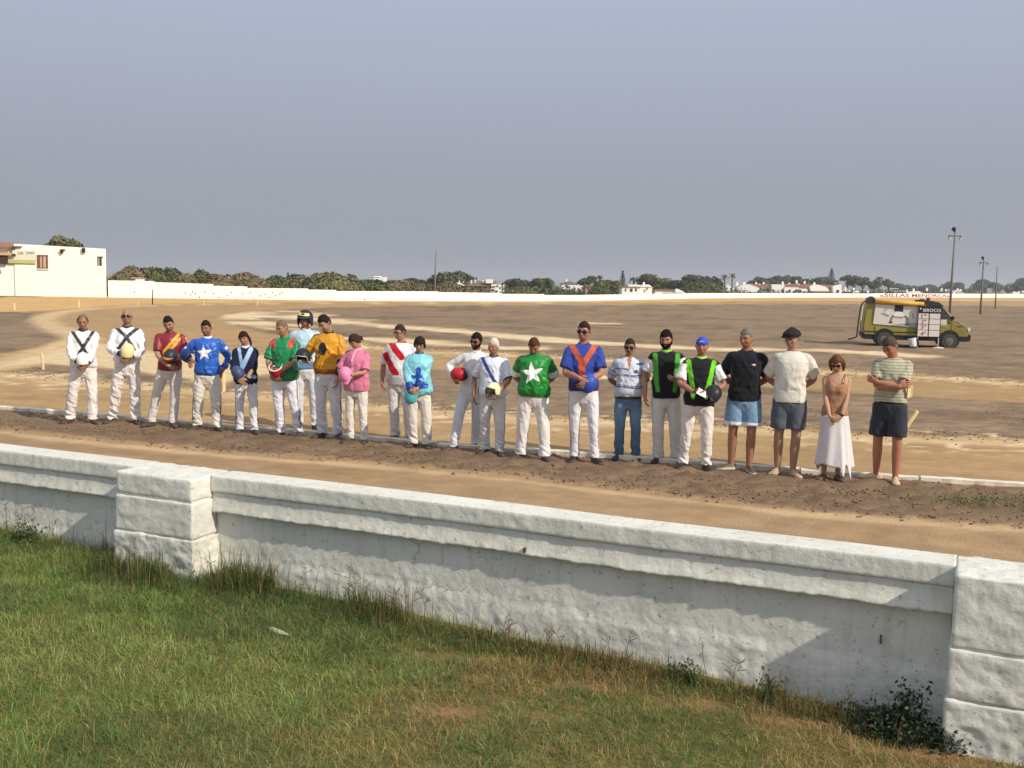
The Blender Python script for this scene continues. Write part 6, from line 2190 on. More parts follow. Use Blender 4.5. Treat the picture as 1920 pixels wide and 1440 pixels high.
# ------------------------------------------------------------------ the green van with the results board
def van():
    b = px(1711, 649.5)
    root = thing('van', 'olive green van with a horse mural and roof awning parked on the infield', 'van', b, R(-14), scale=0.90)
    # local: x along the van (front = +x), y = far side, z up; length 5.3, sizes in metres
    G = mat('van_paint', lin((142, 134, 64)), 0.5, var=0.15, scale=2.5, bump=0.05)
    BK = paint('black_trim', (34, 35, 40), 0.6, var=.2)
    GL = mat('van_glass', (0.06, 0.065, 0.075), 0.12, var=0.05, spec=0.6)
    W2 = 1.0
    L0, L1 = -2.42, 2.42
    side = [(L0, 0.55), (L0 - 0.03, 1.0), (L0 + 0.05, 1.75), (L0 + 0.20, 2.18), (0.85, 2.16), (1.10, 2.06), (1.70, 1.30), (2.24, 0.98), (2.36, 0.78), (2.38, 0.55)]
    bm = bmesh.new()
    n = len(side)
    vs = []
    for y in (-W2, W2):
        vs.append([bm.verts.new((x, y * (0.93 if z > 1.7 else 1.0) , z)) for x, z in side])
    bm.faces.new(vs[0]); bm.faces.new(vs[1][::-1])
    for i in range(n):
        j = (i + 1) % n
        bm.faces.new((vs[0][j], vs[0][i], vs[1][i], vs[1][j]))
    bmesh.ops.recalc_face_normals(bm, faces=bm.faces[:])
    bmesh.ops.bevel(bm, geom=bm.edges[:], offset=0.05, segments=2, affect='EDGES')
    mb = MB(); mb.bm(bm); mb.build('body', G, root, smooth=False)
    MB().box(L0 + 0.02, 2.30, -W2 + .06, W2 - .06, 0.34, 0.60, bev=.03).build('sill', BK, root)
    MB().prism([(1.95, 0.34), (2.42, 0.36), (2.46, 0.62), (2.40, 0.70), (2.02, 0.66)], 'y', -W2 + .01, W2 - .01).build('bumper', BK, root)
    MB().box(L0 - 0.06, L0 + 0.1, -W2 + .03, W2 - .03, 0.45, 0.66, bev=.03).build('rear_bumper', BK, root)
    # wheels
    tyre_m = mat('tyre', lin((74, 70, 66)), 0.9, var=.2, scale=10)
    rim_m = paint('wheel_rim', (112, 106, 100), 0.6, var=.2)
    for wx in (-1.45, 1.50):
        MB().tube([(wx, -W2 - .012, 0.42), (wx, -W2 + .3, 0.42)], [0.47, 0.47], 22, up=(0, 0, 1)).build('wheel_arch', BK, root)
        for sy in (-1, 1):
            wh = tag(bpy.data.objects.new('wheel', None)); COL.objects.link(wh); wh.parent = root; wh.location = (wx, sy * (W2 - 0.08), 0.345)
            mb = MB(); mb.tube([(0, -.13, 0), (0, -.115, 0), (0, .115, 0), (0, .13, 0)], [0.30, 0.345, 0.345, 0.30], 28, up=(0, 0, 1)); mb.build('tyre', tyre_m, wh, smooth=False)
            mb = MB(); mb.tube([(0, -.15 if sy < 0 else .15, 0), (0, -.10 if sy < 0 else .10, 0)], [0.17, 0.20], 20, up=(0, 0, 1)); mb.tube([(0, -.175 * 1.0 if sy < 0 else .175, 0), (0, 0, 0)], [0.07, 0.09], 12, up=(0, 0, 1)); mb.build('rim', rim_m, wh)
    # cab window, windscreen, lights, door print
    y = -W2
    MB().prism([(0.70, 1.42), (1.52, 1.42), (1.45, 1.52), (1.10, 1.98), (0.70, 2.00)], 'y', y - .012, y + .08).build('door_window', GL, root)
    MB().prism([(1.12, 2.04), (1.155, 2.07), (1.725, 1.335), (1.69, 1.31)], 'y', -W2 * .88, W2 * .88).build('windscreen', GL, root)
    MB().prism([(1.07, 2.05), (1.14, 2.09), (1.76, 1.32), (1.68, 1.29)], 'y', -W2 * .99, -W2 * .90).build('pillar', paint('pillar_highlight', (176, 166, 128), .4), root)  # pillar painted pale: a bright highlight put into its colour
    MB().box(2.30, 2.41, -W2 + .02, -W2 + .36, 0.84, 1.02, bev=.02).build('headlight', paint('headlight_glass', (222, 226, 226), .15), root)
    MB().box(2.30, 2.41, W2 - .36, W2 - .02, 0.84, 1.02, bev=.02).build('headlight', paint('headlight_glass', (222, 226, 226), .15), root)
    MB().box(1.52, 1.66, y - .12, y + .05, 1.38, 1.56, bev=.03).build('wing_mirror', BK, root)
    MB().box(1.85, 2.05, y - .014, y + .02, 1.04, 1.09).build('side_lamp', BK, root)
    MB().box(0.96, 1.36, y - .012, y + .02, 1.14, 1.38).build('door_print', paint('door_print', (222, 214, 196), .6, var=.04), root)
    MB().box(0.96, 1.34, y - .012, y + .02, 1.07, 1.095).build('door_print', paint('door_print', (222, 214, 196), .6, var=.04), root)
    MB().prism([(1.68, 1.315), (2.22, 0.99), (2.22, 1.02), (1.70, 1.35)], 'y', -W2 * .93, W2 * .93).build('bonnet_shade_sheet', paint('bonnet_shade', (70, 68, 48), .6), root)  # thin darker olive sheet that paints shade onto the bonnet
    # dark tarpaulin over cab roof and rear, awning roll, flags
    TP = mat('tarpaulin', lin((54, 54, 52)), 0.7, var=.2, bump=.5, bscale=8)
    bm = bmesh.new()
    pr = [(0.06, 2.16), (0.12, 2.29), (0.45, 2.30), (0.95, 2.20), (1.18, 2.03), (1.08, 1.98), (0.2, 2.0)]
    MB().prism(pr, 'y', -W2 * .99, W2 * .99).build('tarpaulin', TP, root)
    MB().prism([(L0 + 0.10, 2.12), (L0 + 0.18, 2.32), (L0 + 0.34, 2.42), (L0 + 0.48, 2.30), (L0 + 0.50, 2.12)], 'y', -W2, W2 * .6).build('tarpaulin', TP, root)
    YL = mat('awning', lin((206, 164, 62)), 0.6, var=.12, scale=5, bump=.2)
    mb = MB(); mb.tube([(L0 + 0.46, y - .06, 2.17), (-0.9, y - .08, 2.14), (0.26, y - .07, 2.10)], [0.085, 0.105, 0.10], 12); mb.build('awning_roll', YL, root, smooth=True)
    RD = paint('red_cloth', (150, 48, 50), .7)
    mb = MB(); mb.ell((0.30, y - .08, 1.99), (0.10, 0.05, 0.10), 8, 6); mb.build('red_rag', RD, root, smooth=True)
    mb = MB(); mb.ell((0.50, y * .7, 2.36), (0.10, 0.10, 0.07), 8, 6); mb.build('beacon', RD, root, smooth=True)
    mb = MB(); mb.ell((0.20, y * .8, 2.27), (0.13, 0.12, 0.08), 8, 6); mb.build('roof_bundle', DARKV, root, smooth=True)
    # ladder rail and bar behind
    mb = MB(); mb.tube(bez([(L0 + .05, y - .03, 2.2), (L0 - .16, y - .03, 2.0), (L0 - .25, y - .03, 1.3), (L0 - .30, y - .03, 0.62), (L0 - .34, y - .03, 0.42), (L0 - .72, y - .03, 0.30)], 4), 0.035, 8); mb.build('rear_rail', DARKV, root, smooth=True)
    mb = MB(); mb.tube([(L0 - .10, y - .02, 1.95), (L0 - .16, y - .02, 1.25)], 0.03, 6); mb.build('rail_lamp', paint('white_rail', (214, 206, 186), .5), root)
    for xs in (-1.9, 0.66, 1.56):
        MB().box(xs - .008, xs + .008, y - .008, y + .03, 0.62, 0.96 if xs < 0 else 1.40).build('door_gap', DARKV, root)
    MB().box(1.40, 1.52, y - .03, y + .01, 1.20, 1.24).build('door_handle', BK, root)
    MB().box(L0 + .02, 1.1, y - .02, y + .02, 0.70, 0.74).build('side_rubbing_strip', BK, root)
    # horse mural: panel and flat print
    pn = tag(bpy.data.objects.new('mural', None)); COL.objects.link(pn); pn.parent = root
    X0, X1 = L0 + 0.46, 0.02
    def U(u, v): return (X0 + (X1 - X0) * u, 0.98 + 1.07 * v)      # u right, v up
    MB().prism([U(-0.02, .10), U(1.0, -.02), U(1.0, .94), U(.02, 1.0)], 'y', y - .015, y + .03).build('panel', paint('mural_white', (214, 210, 202), .5, var=.03), pn)
    def pr_(nm, pts, c, lay):
        m = paint('print_%d_%d_%d' % c, c, .6, var=.12, scale=6)
        MB().prism([U(*p) for p in pts], 'y', y - .015 - .004 * lay, y - .012).build(nm, m, pn)
    pr_('floor_print', [(.33, .055), (1, -.015), (1, .22), (.75, .18)], (160, 164, 166), 1)
    pr_('saddle_cloth_print', [(.46, .70), (.66, .68), (.66, .97), (.46, .98)], (42, 44, 46), 3)
    pr_('body_print', [(.43, .46), (.48, .66), (.56, .70), (.64, .66), (.68, .52), (.66, .43), (.46, .42)], (232, 230, 226), 2)
    pr_('belly_line_print', [(.43, .44), (.66, .40), (.70, .47), (.66, .45), (.46, .47)], (128, 134, 136), 4)
    pr_('foreleg_print', [(.36, .22), (.41, .22), (.42, .36), (.455, .50), (.42, .52), (.385, .38)], (104, 110, 112), 4)
    pr_('hoof_print', [(.33, .17), (.44, .17), (.42, .22), (.36, .22)], (56, 58, 60), 5)
    pr_('hindleg_print', [(.74, .14), (.80, .14), (.80, .40), (.73, .52), (.69, .50), (.745, .38)], (112, 118, 120), 4)
    pr_('hoof_print', [(.72, .09), (.83, .09), (.81, .15), (.74, .15)], (56, 58, 60), 5)
    pr_('tail_print', [(.86, .62), (.89, .60), (.91, .50), (.895, .40), (.88, .40), (.89, .50), (.87, .57)], (130, 134, 134), 4)
    pr_('rein_print', [(.16, .58), (.34, .46), (.34, .49), (.17, .61)], (122, 126, 126), 4)
    pr_('mane_print', [(.25, .82), (.30, .84), (.29, .72), (.26, .68), (.235, .66)], (176, 178, 174), 4)
    pr_('muzzle_print', [(.235, .66), (.30, .70), (.34, .56), (.25, .60)], (226, 224, 220), 3)
    return root
VAN = van()

def board():
    """results board leaning against the van: its own thing"""
    M = Matrix.Translation(VAN.location) @ Matrix.Rotation(VAN.rotation_euler.z, 4, 'Z') @ Matrix.Scale(0.90, 4)
    root = thing('results_board', 'black framed results board with four numbered rows beside the van', 'scoreboard')
    root.matrix_world = M @ Matrix.Translation((0.52, -1.16, 0))
    BKM = paint('board_black', (36, 34, 36), .6)
    MB().box(-0.52, 0.52, -.03, .02, 0.52, 2.02).build('frame', BKM, root)
    WH = paint('board_white', (222, 214, 206), .6, var=.03)
    rows = [(1.415, 1.66), (1.145, 1.39), (0.875, 1.12), (0.56, 0.85)]
    rr = paint('red_number', (172, 76, 84), .7); bk = paint('black_number', (96, 84, 84), .7)
    for i, (z0, z1) in enumerate(rows):
        for x0, x1 in ((-0.485, -0.03), (0.02, 0.49)):
            MB().box(x0, x1, -.036, -.028, z0, z1).build('row_panel', WH, root)
        obj('number', text_mesh('number', '%d\u00ba' % (i + 1), 0.24, 0.19, bk if i == 0 else rr, .004), root, (-0.36, -.038, z0 + 0.03))
    WL = paint('white_lettering', (232, 228, 222), .6)
    obj('lettering', text_mesh('lettering', 'SIROCO', 0.80, 0.15, WL, .006), root, (-0.30, -.034, 1.74))
    MB().prism([(-0.46, 1.90), (-0.40, 1.93), (-0.36, 1.84), (-0.41, 1.85)], 'y', -.036, -.028).build('logo', WL, root)
    for x in (-0.47, 0.47):
        MB().box(x - .025, x + .025, -.02, .02, -0.05, 0.53).build('leg', paint('steel_leg', (178, 176, 170), .4), root)
    # a white bucket beside it
    b2 = thing('bucket', 'white and black bucket tipped in front of the van sill', 'bucket')
    b2.matrix_world = M @ Matrix.Translation((-0.12, -1.30, 0.02)) @ Euler((0, R(-14), 0)).to_matrix().to_4x4()
    mb = MB(); mb.tube([(0, 0, 0.04), (0, 0, 0.44)], [0.15, 0.20], 14, up=(0, 1, 0)); mb.build('pail', paint('pail_white', (226, 226, 228), .35), b2, smooth=False)
    mb = MB(); mb.tube([(0, 0, 0.0), (0, 0, 0.05)], [0.155, 0.155], 14, up=(0, 1, 0)); mb.build('base', DARKV, b2)
    mb = MB(); mb.tube(bez([(0.19, 0, .40), (0.24, 0, .2), (0.2, 0, .03)], 4), 0.05, 6); mb.build('handle', DARKV, b2)
    st = MB(); 
    rg = random.Random(9)
    bm = bmesh.new(); bmesh.ops.create_icosphere(bm, subdivisions=2, radius=1)
    for v in bm.verts: v.co = Vector((v.co.x * .30, v.co.y * .16, max(v.co.z, -.2) * .07)) * (1 + rg.uniform(-.1, .1))
    q = M @ Vector((0.98, -1.3, 0.01))
    o = st.bm(bm).build('flat_stone', mat('pale_stone', lin((206, 190, 164)), .9), None, loc=q, smooth=True)
    tag(o, 'pale flat stone beside the front wheel of the van', 'stone')
board()

# ------------------------------------------------------------------ trees and shrubs beyond the wall
LEAF_M = mat('far_leaf', attr=True, rough=0.8, var=0.0, spec=0.1, translucent=0.15)
BARK = mat('bark', lin((96, 84, 72)), 0.9, var=.25, scale=6)
def crown_mesh(kind, w_, h, seed, cols, n, size):
    """leaf sprays over a lumpy mound (dome) or a cluster of lumps on limbs (tree)"""
    r = np.random.default_rng(seed)
    d = r.normal(size=(n, 3)); d /= np.linalg.norm(d, axis=1)[:, None]
    if kind == 'dome':
        d[:, 2] = np.abs(d[:, 2])
        lump = fbm(d * 2.6 + seed, 3, seed)
        rad = (0.76 + 0.36 * lump) * (1 - 0.16 * r.random(n) ** 2)
        p = d * rad[:, None] * np.array([w_, w_ * 0.8, h])
        out = d / np.array([w_, w_ * .8, h])
        tone = 0.92 + 0.30 * fbm(p * 0.7 + seed, 3, seed + 5)
        top = np.percentile(p[:, 2], 99.5)
        p[:, 2] *= h / top
        p[:, 2] = np.maximum(p[:, 2], 0.02 * h)
    else:
        nb = 9
        q = r.uniform(-1, 1, (nb, 3)); q[:, 2] = r.uniform(0.50, 0.78, nb)
        q[:, 2] -= 0.12 * (np.hypot(q[:, 0], q[:, 1]))
        cen = q * np.array([w_ * 0.62, w_ * 0.55, h])
        rr = r.uniform(0.34, 0.48, nb)
        k = r.integers(0, nb, n)
        p = cen[k] + d * (rr[k] * (0.72 + 0.5 * vnoise(d * 3 + seed, seed)) * (1 - 0.3 * r.random(n) ** 2))[:, None] * np.array([w_, w_, min(h * 0.55, w_ * 0.8)])
        out = d.copy()
        tone = r.uniform(0.8, 1.15, nb)[k] * (0.75 + 0.55 * fbm(p * 0.8 + seed, 2, seed + 5))
        p[:, 2] += h - np.percentile(p[:, 2], 99.5)
        p[:, 2] = np.maximum(p[:, 2], 0.22 * h)
        p[:, 0] *= w_ / np.percentile(np.abs(p[:, 0]), 99)
    out = out / np.linalg.norm(out, axis=1)[:, None] + r.normal(size=(n, 3)) * 0.45
    out /= np.linalg.norm(out, axis=1)[:, None]
    a = np.cross(out, r.normal(size=(n, 3))); a /= np.linalg.norm(a, axis=1)[:, None]
    b = np.cross(out, a)
    s = size * r.uniform(0.5, 1.4, n)[:, None]
    V = np.stack([p + a * s, p + b * s * 0.75, p - a * s, p - b * s * 0.75], 1).reshape(-1, 3)
    c = cols[r.integers(0, len(cols), n)] * (tone * r.uniform(0.8, 1.2, n))[:, None]
    return V, np.arange(n * 4).reshape(n, 4), np.repeat(c, 4, 0)
PAL = {'green': [(92, 98, 62), (106, 108, 70), (80, 88, 58)], 'brown': [(122, 110, 84), (134, 120, 92), (108, 100, 74)], 'dark': [(84, 92, 70), (96, 102, 77), (76, 84, 66)], 'olive': [(114, 112, 76), (100, 102, 70), (124, 118, 82)]}
LBL = {'green': 'green', 'brown': 'brownish', 'dark': 'dark green', 'olive': 'olive'}
NT = [0]
def tree(cx, ty, hw_, D, pal, kind='dome', where='', nm=None):
    p = pd(cx, 540, D); t = pd(cx, ty, D)
    p[2] = 0
    w_ = hw_ * D / FPX * (1.18 if kind == 'dome' else 1.05)
    h = t[2] * (0.95 if kind == 'dome' else 1.0)
    NT[0] += 1
    root = thing(nm or ('shrub' if kind == 'dome' else 'tree'), where, 'tree' if kind != 'dome' else 'shrub', p, 0, 'trees and shrubs beyond the boundary wall')
    cols = np.array([lin(c) for c in PAL[pal]])
    n = int(np.clip(2300 * (hw_ / 30.0), 600, 3600))
    V, F, c = crown_mesh(kind, w_, h, 100 + NT[0], cols, n, 0.042 * math.sqrt(w_ * h) + 0.0005 * D)
    o = obj('crown', mesh_np('crown', V, F, LEAF_M, c), root); o['kind'] = 'stuff'
    mb = MB(); mb.tube([(0, 0, -.3), (0.05 * w_, 0, h * .4), (0.02 * w_, 0, h * .7)], [0.04 * h, 0.03 * h, 0.012 * h], 7)
    for q in range(3):
        a = q * 2.1
        mb.tube([(0.04 * w_, 0, h * .35), (math.cos(a) * w_ * .5, math.sin(a) * w_ * .4, h * .72)], [0.025 * h, 0.008 * h], 5)
    mb.build('trunk', BARK, root)
def palm(cx, ty, hw_, D, where):
    p = pd(cx, 540, D); t = pd(cx, ty, D); p[2] = 0
    root = thing('palm_tree', where, 'palm', p, 0, 'trees and shrubs beyond the boundary wall')
    h = t[2] - 0.5 * hw_ * D / FPX
    w_ = hw_ * D / FPX * 1.2
    MB().tube([(0, 0, 0), (0.1, 0, h * .5), (0, 0, h)], [0.3, 0.24, 0.28], 8).build('trunk', BARK, root)
    r = random.Random(int(cx))
    for i in range(22):
        a = r.uniform(0, 2 * math.pi); el = r.uniform(-0.5, 1.2)
        pts = []
        for k in range(6):
            q = k / 5
            pts.append((math.cos(a) * w_ * q * math.cos(el * .7), math.sin(a) * w_ * q * math.cos(el * .7), h + w_ * (math.sin(el) * q - 0.75 * q * q)))
        V = []
        for k, pt in enumerate(pts):
            wd = 0.30 * w_ * math.sin(math.pi * (0.12 + 0.8 * k / 5)) * .5
            V += [(pt[0] - math.sin(a) * wd, pt[1] + math.cos(a) * wd, pt[2] - wd * .3), pt, (pt[0] + math.sin(a) * wd, pt[1] - math.cos(a) * wd, pt[2] - wd * .3)]
        F = []
        for k in range(5):
            F += [(k * 3, k * 3 + 3, k * 3 + 4, k * 3 + 1), (k * 3 + 1, k * 3 + 4, k * 3 + 5, k * 3 + 2)]
        obj('frond', mesh_np('frond', V, F, mat('palm_leaf', lin((70, 78, 52)), .7, var=.3)), root)
def araucaria(cx, ty, hw_, D, where, bare=0.0):
    p = pd(cx, 540, D); t = pd(cx, ty, D); p[2] = 0
    root = thing('conifer', where, 'tree', p, 0, 'trees and shrubs beyond the boundary wall')
    h = t[2]; w_ = hw_ * D / FPX
    MB().tube([(0, 0, 0), (0, 0, h)], [0.3, 0.06], 8).build('trunk', BARK, root)
    r = np.random.default_rng(int(cx))
    V, F, C = [], [], []
    n = 700
    q = r.random(n)
    tier = np.floor(q * 8) / 8 + 0.02
    z = h * (0.30 + bare + (0.70 - bare) * (tier + r.uniform(-.02, .03, n)))
    rr = w_ * (1 - tier * 0.92) * np.sqrt(r.random(n))
    a = r.uniform(0, 2 * np.pi, n)
    c = np.stack([np.cos(a) * rr, np.sin(a) * rr, z - 0.15 * rr], 1)
    V, F, C = leaf_cloud(n, lambda k: c, 0.10 * w_ + .15, np.array([lin((58, 68, 54)), lin((70, 80, 58))]), r, .5)
    o = obj('crown', mesh_np('crown', V, F, LEAF_M, C), root); o['kind'] = 'stuff'

TREES = [ # cx, top, half width, distance, palette, kind, label
 (125, 445, 40, 150, 'olive', 'tree', 'rounded olive tree showing above the roof of the white house'),
 (226, 512, 26, 125, 'brown', 'dome', 'brown shrub beside the right corner of the white house'),
 (247, 498, 40, 135, 'brown', 'dome', 'tallest brownish shrub just right of the white house'),
 (286, 500, 38, 140, 'green', 'dome', 'green shrub above the second step of the far wall'),
 (318, 501, 36, 142, 'green', 'dome', 'green rounded shrub above the short dark post'),
 (345, 511, 26, 138, 'brown', 'dome', 'low brown shrub behind the third wall section'),
 (376, 504, 24, 150, 'green', 'dome', 'pointed green shrub above the drain holes'),
 (412, 513, 34, 140, 'brown', 'dome', 'brownish shrub left of the broad brown dome shrub'),
 (458, 510, 44, 145, 'brown', 'dome', 'broad brown dome shrub above the fourth wall section'),
 (520, 516, 36, 150, 'green', 'dome', 'green shrub right of the broad brown dome shrub'),
 (572, 517, 46, 160, 'brown', 'dome', 'brown shrub left of the largest dome shrub'),
 (560, 513, 34, 175, 'dark', 'dome', 'dark shrub peeping over the row behind the far wall'),
 (622, 510, 56, 155, 'olive', 'dome', 'largest olive dome shrub in the middle of the row'),
 (660, 513, 18, 175, 'dark', 'dome', 'small dark shrub behind the right shoulder of the largest dome'),
 (692, 523, 44, 160, 'green', 'dome', 'green shrub sloping down right of the largest dome'),
 (746, 525, 42, 165, 'brown', 'dome', 'brown shrub left of the thin middle pole'),
 (774, 521, 34, 230, 'dark', 'dome', 'low dark shrubs behind the brown one by the thin pole'),
 (838, 528, 34, 165, 'brown', 'dome', 'brown shrub right of the thin middle pole'),
 (846, 510, 38, 240, 'dark', 'tree', 'broad dark tree right of the thin middle pole'),
 (806, 522, 12, 240, 'dark', 'dome', 'small dark shrub right behind the thin middle pole'),
 (968, 523, 20, 260, 'dark', 'tree', 'dark tree right of the tile roofed chimney villa'),
 (978, 536, 30, 200, 'olive', 'dome', 'pale olive shrub below the dark tree right of the chimney villa'),
 (994, 526, 17, 270, 'dark', 'tree', 'middle of the three dark trees left of the white villa'),
 (1020, 522, 20, 265, 'green', 'tree', 'green tree left of the white hip roofed villa'),
 (1060, 542, 30, 210, 'dark', 'dome', 'dark shrub in front of the white hip roofed villa'),
 (1100, 518, 17, 290, 'dark', 'tree', 'dark round tree right of the white hip roofed villa'),
 (1143, 526, 27, 270, 'green', 'tree', 'green tree left of the white flat roofed villa'),
 (1126, 536, 22, 230, 'green', 'dome', 'green shrub below the palm by the flat roofed villa'),
 (1211, 515, 22, 320, 'green', 'tree', 'rounded green tree behind the white flat roofed villa'),
 (1240, 522, 24, 330, 'olive', 'tree', 'olive tree above the low brown roof'),
 (1272, 526, 24, 320, 'dark', 'tree', 'dark tree right of the olive one above the low brown roof'),
 (1306, 516, 26, 330, 'dark', 'tree', 'dark tree left of the two palms'),
 (1318, 525, 40, 300, 'green', 'dome', 'big grey green shrub left of the two palms'),
 (1343, 520, 13, 340, 'dark', 'tree', 'narrow dark tree just left of the two palms'),
 (1424, 520, 20, 480, 'dark', 'tree', 'dark tree behind the left end of the long white villa'),
 (1458, 518, 18, 500, 'dark', 'tree', 'dark tree behind the first red roof of the long villa'),
 (1478, 517, 16, 500, 'green', 'tree', 'green tree behind the middle of the long villa'),
 (1502, 519, 20, 500, 'dark', 'tree', 'dark tree behind the tall chimney of the long villa'),
 (1541, 520, 24, 500, 'dark', 'tree', 'dark broad tree behind the right end of the long villa'),
 (1588, 516, 13, 480, 'dark', 'tree', 'dark tree right of the long white villa'),
 (1601, 517, 11, 470, 'dark', 'tree', 'dark narrow tree second right of the long white villa'),
 (1617, 520, 14, 480, 'dark', 'tree', 'dark tree third right of the long white villa'),
 (1640, 526, 12, 470, 'dark', 'tree', 'dark tree left of the palm above the van'),
 (1666, 524, 10, 480, 'green', 'tree', 'green tree right of the palm above the van'),
 (1684, 532, 14, 500, 'dark', 'tree', 'low dark tree above the wall lettering'),
 (1706, 535, 15, 520, 'dark', 'tree', 'low dark tree above the middle of the wall lettering'),
 (1743, 534, 20, 520, 'green', 'tree', 'green tree above the right end of the wall lettering'),
 (1785, 529, 19, 500, 'dark', 'tree', 'dark round tree behind the tallest lamp post'),
 (1815, 541, 14, 480, 'green', 'dome', 'low green shrub between the two tall lamp posts'),
 (1850, 525, 26, 500, 'dark', 'tree', 'dark round tree behind the second lamp post'),
 (1914, 522, 24, 450, 'dark', 'tree', 'dark tree at the far right edge above the grey shed'),
 (1390, 536, 14, 470, 'dark', 'dome', 'dark shrub below the two palms'),
]
for (cx, ty, hw_, D, pal, kind, lb) in TREES:
    tree(cx, ty, hw_, D if cx < 1670 else D * 1.65, pal, kind, lb)
palm(1124, 515, 7, 300, 'palm left of the white flat roofed villa')
palm(1187, 518, 8, 330, 'short palm above the roof of the flat roofed villa')
palm(1358, 514, 7, 380, 'left palm of the two beside the long villa')
palm(1372, 511, 7, 380, 'right and taller palm of the two beside the long villa')
palm(1647, 517, 9, 480, 'palm above the rear of the van')
araucaria(1167, 506, 8, 340, 'layered conifer standing behind the white flat roofed villa')
araucaria(1558, 502, 7, 520, 'tall conifer with a bushy top above the long villa', .30)
araucaria(540, 510, 3, 260, 'tiny dark conifer above the shrubs left of the largest dome')

# ------------------------------------------------------------------ villas beyond the wall
RT = mat('red_tile', lin((134, 86, 72)), 0.9, var=.2, scale=1.5)
BT = mat('brown_tile', lin((118, 96, 80)), 0.9, var=.2, scale=1.5)
class Villa:
    def __init__(self, name, label, D, cx, cat='house'):
        self.D = D
        self.o = pd(cx, 540, D); self.o[2] = 0
        self.root = thing(name, label, cat, self.o, 0, 'villas beyond the boundary wall')
    def P(self, x, y, dy=0.0):
        q = pd(x, y, self.D + dy)
        return q[0] - self.o[0], q[2]
    def block(self, x0, y0, x1, dep=6.0, m=LIME, nm='wall', dy=0.0, yb=None):
        a = self.P(x0, y0, dy); b = self.P(x1, y0, dy)
        zb = -0.3 if yb is None else self.P(x0, yb, dy)[1]
        return MB().box(a[0], b[0], dy, dy + dep, zb, a[1]).build(nm, m, self.root)
    def gable(self, pts, dep, m=LIME, nm='wall', dy=0.0):
        return MB().prism([self.P(x, y, dy) for x, y in pts], 'y', dy, dy + dep).build(nm, m, self.root)
    def roof(self, x0, x1, ye, yr, dep, m=RT, dy=0.0, inset=0.0):
        a = self.P(x0, ye, dy); b = self.P(x1, ye, dy); zr = self.P(x0, yr, dy)[1]
        mb = MB()
        v = [(a[0], dy - .3, a[1]), (b[0], dy - .3, a[1]), (b[0] - inset, dy + dep / 2, zr), (a[0] + inset, dy + dep / 2, zr), (a[0], dy + dep + .3, a[1]), (b[0], dy + dep + .3, a[1])]
        mb.add(v, [(0, 1, 2, 3), (3, 2, 5, 4), (0, 3, 4), (1, 5, 2), (0, 4, 5, 1)])
        return mb.build('roof', m, self.root)
    def chimney(self, x, yt, yb, wpx=2.2, dy=1.5, par=None):
        a = self.P(x - wpx / 2, yt, dy); b = self.P(x + wpx / 2, yb, dy)
        MB().box(a[0], b[0], dy, dy + (b[0] - a[0]), b[1], a[1]).build('chimney', LIME, self.root)
    def opening(self, x0, y0, x1, y1, nm='window', m=None, dy=0.0):
        a = self.P(x0, y0, dy); b = self.P(x1, y1, dy)
        MB().box(a[0], b[0], dy - 0.06, dy + 0.1, b[1], a[1]).build(nm, m or DARKV, self.root)

v = Villa('villa', 'low villa with brown roofs and many white chimneys right of the thin pole', 235, 890)
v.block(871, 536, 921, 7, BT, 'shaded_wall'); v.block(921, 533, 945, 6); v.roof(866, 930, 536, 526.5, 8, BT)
v.gable([(848, 536), (850, 533), (861, 529), (872, 536)], 5); v.roof(828, 850, 532, 527, 6, LIME)
v.block(848, 535, 872, 4)
for x, t, b in ((861, 526, 532), (869, 527.5, 540), (884, 525, 532), (891, 525.5, 530), (906, 525, 531)): v.chimney(x, t, b)
v.block(911, 523.5, 924, 3, yb=531); v.opening(890, 537.5, 912, 540, 'window')
v = Villa('villa', 'small white villa with a brown hip roof and chimney', 255, 1068)
v.block(1053.5, 531.5, 1076, 7); v.block(1076, 533.5, 1087, 5); v.roof(1051, 1085, 531.5, 527, 7.5, BT, inset=2.0); v.chimney(1062.5, 523, 528); v.opening(1062, 536, 1066, 540.5, 'window')
v.block(1087, 535.5, 1093, 4)
v = Villa('villa', 'narrow pink house beside the white hip roofed villa', 250, 1103)
v.block(1098.5, 537, 1108, 5, paint('pink_plaster', (196, 150, 124), .85)); v.opening(1101, 540, 1104, 543.5, 'window'); v.roof(1098, 1108.5, 537, 534, 5.4, RT)
v = Villa('villa', 'white flat roofed villa with dark windows and a stepped chimney', 215, 1192)
v.block(1166, 538, 1201, 6); v.block(1178, 533.5, 1201, 6.5, dy=.8); v.block(1201, 537.5, 1223, 6, dy=.4); v.chimney(1207.5, 529, 538, 3); v.roof(1161, 1202, 537.5, 535.5, 6.5, BT)
v.gable([(1201, 538), (1207, 534), (1217, 533.5), (1223, 538)], 4, dy=.2)
for x0, y0, x1, y1 in ((1172, 541.5, 1174, 546), (1181.5, 541.5, 1186, 547), (1191, 541, 1194, 546), (1212, 539, 1214, 544)): v.opening(x0, y0, x1, y1)
v = Villa('villa', 'low house with a long brown roof behind the far wall', 235, 1255)
v.block(1230, 547, 1284, 6); v.roof(1228, 1282, 549, 542.5, 7, BT); v.gable([(1266, 549), (1268, 541.5), (1271, 541.5), (1286, 549)], 2, dy=-.4); v.block(1228, 547.2, 1242, 3, dy=-.6)
v = Villa('long_villa', 'long white villa with red tiled roofs and many chimneys behind the wall', 420, 1470)
v.block(1374, 541, 1578, 9)
v.gable([(1386, 548), (1386, 539), (1399, 533), (1405, 533), (1424, 540), (1424, 548)], 5, dy=-3)
v.gable([(1362, 546), (1362, 533.5), (1366, 534), (1374, 540), (1374, 546)], 5, dy=-2)
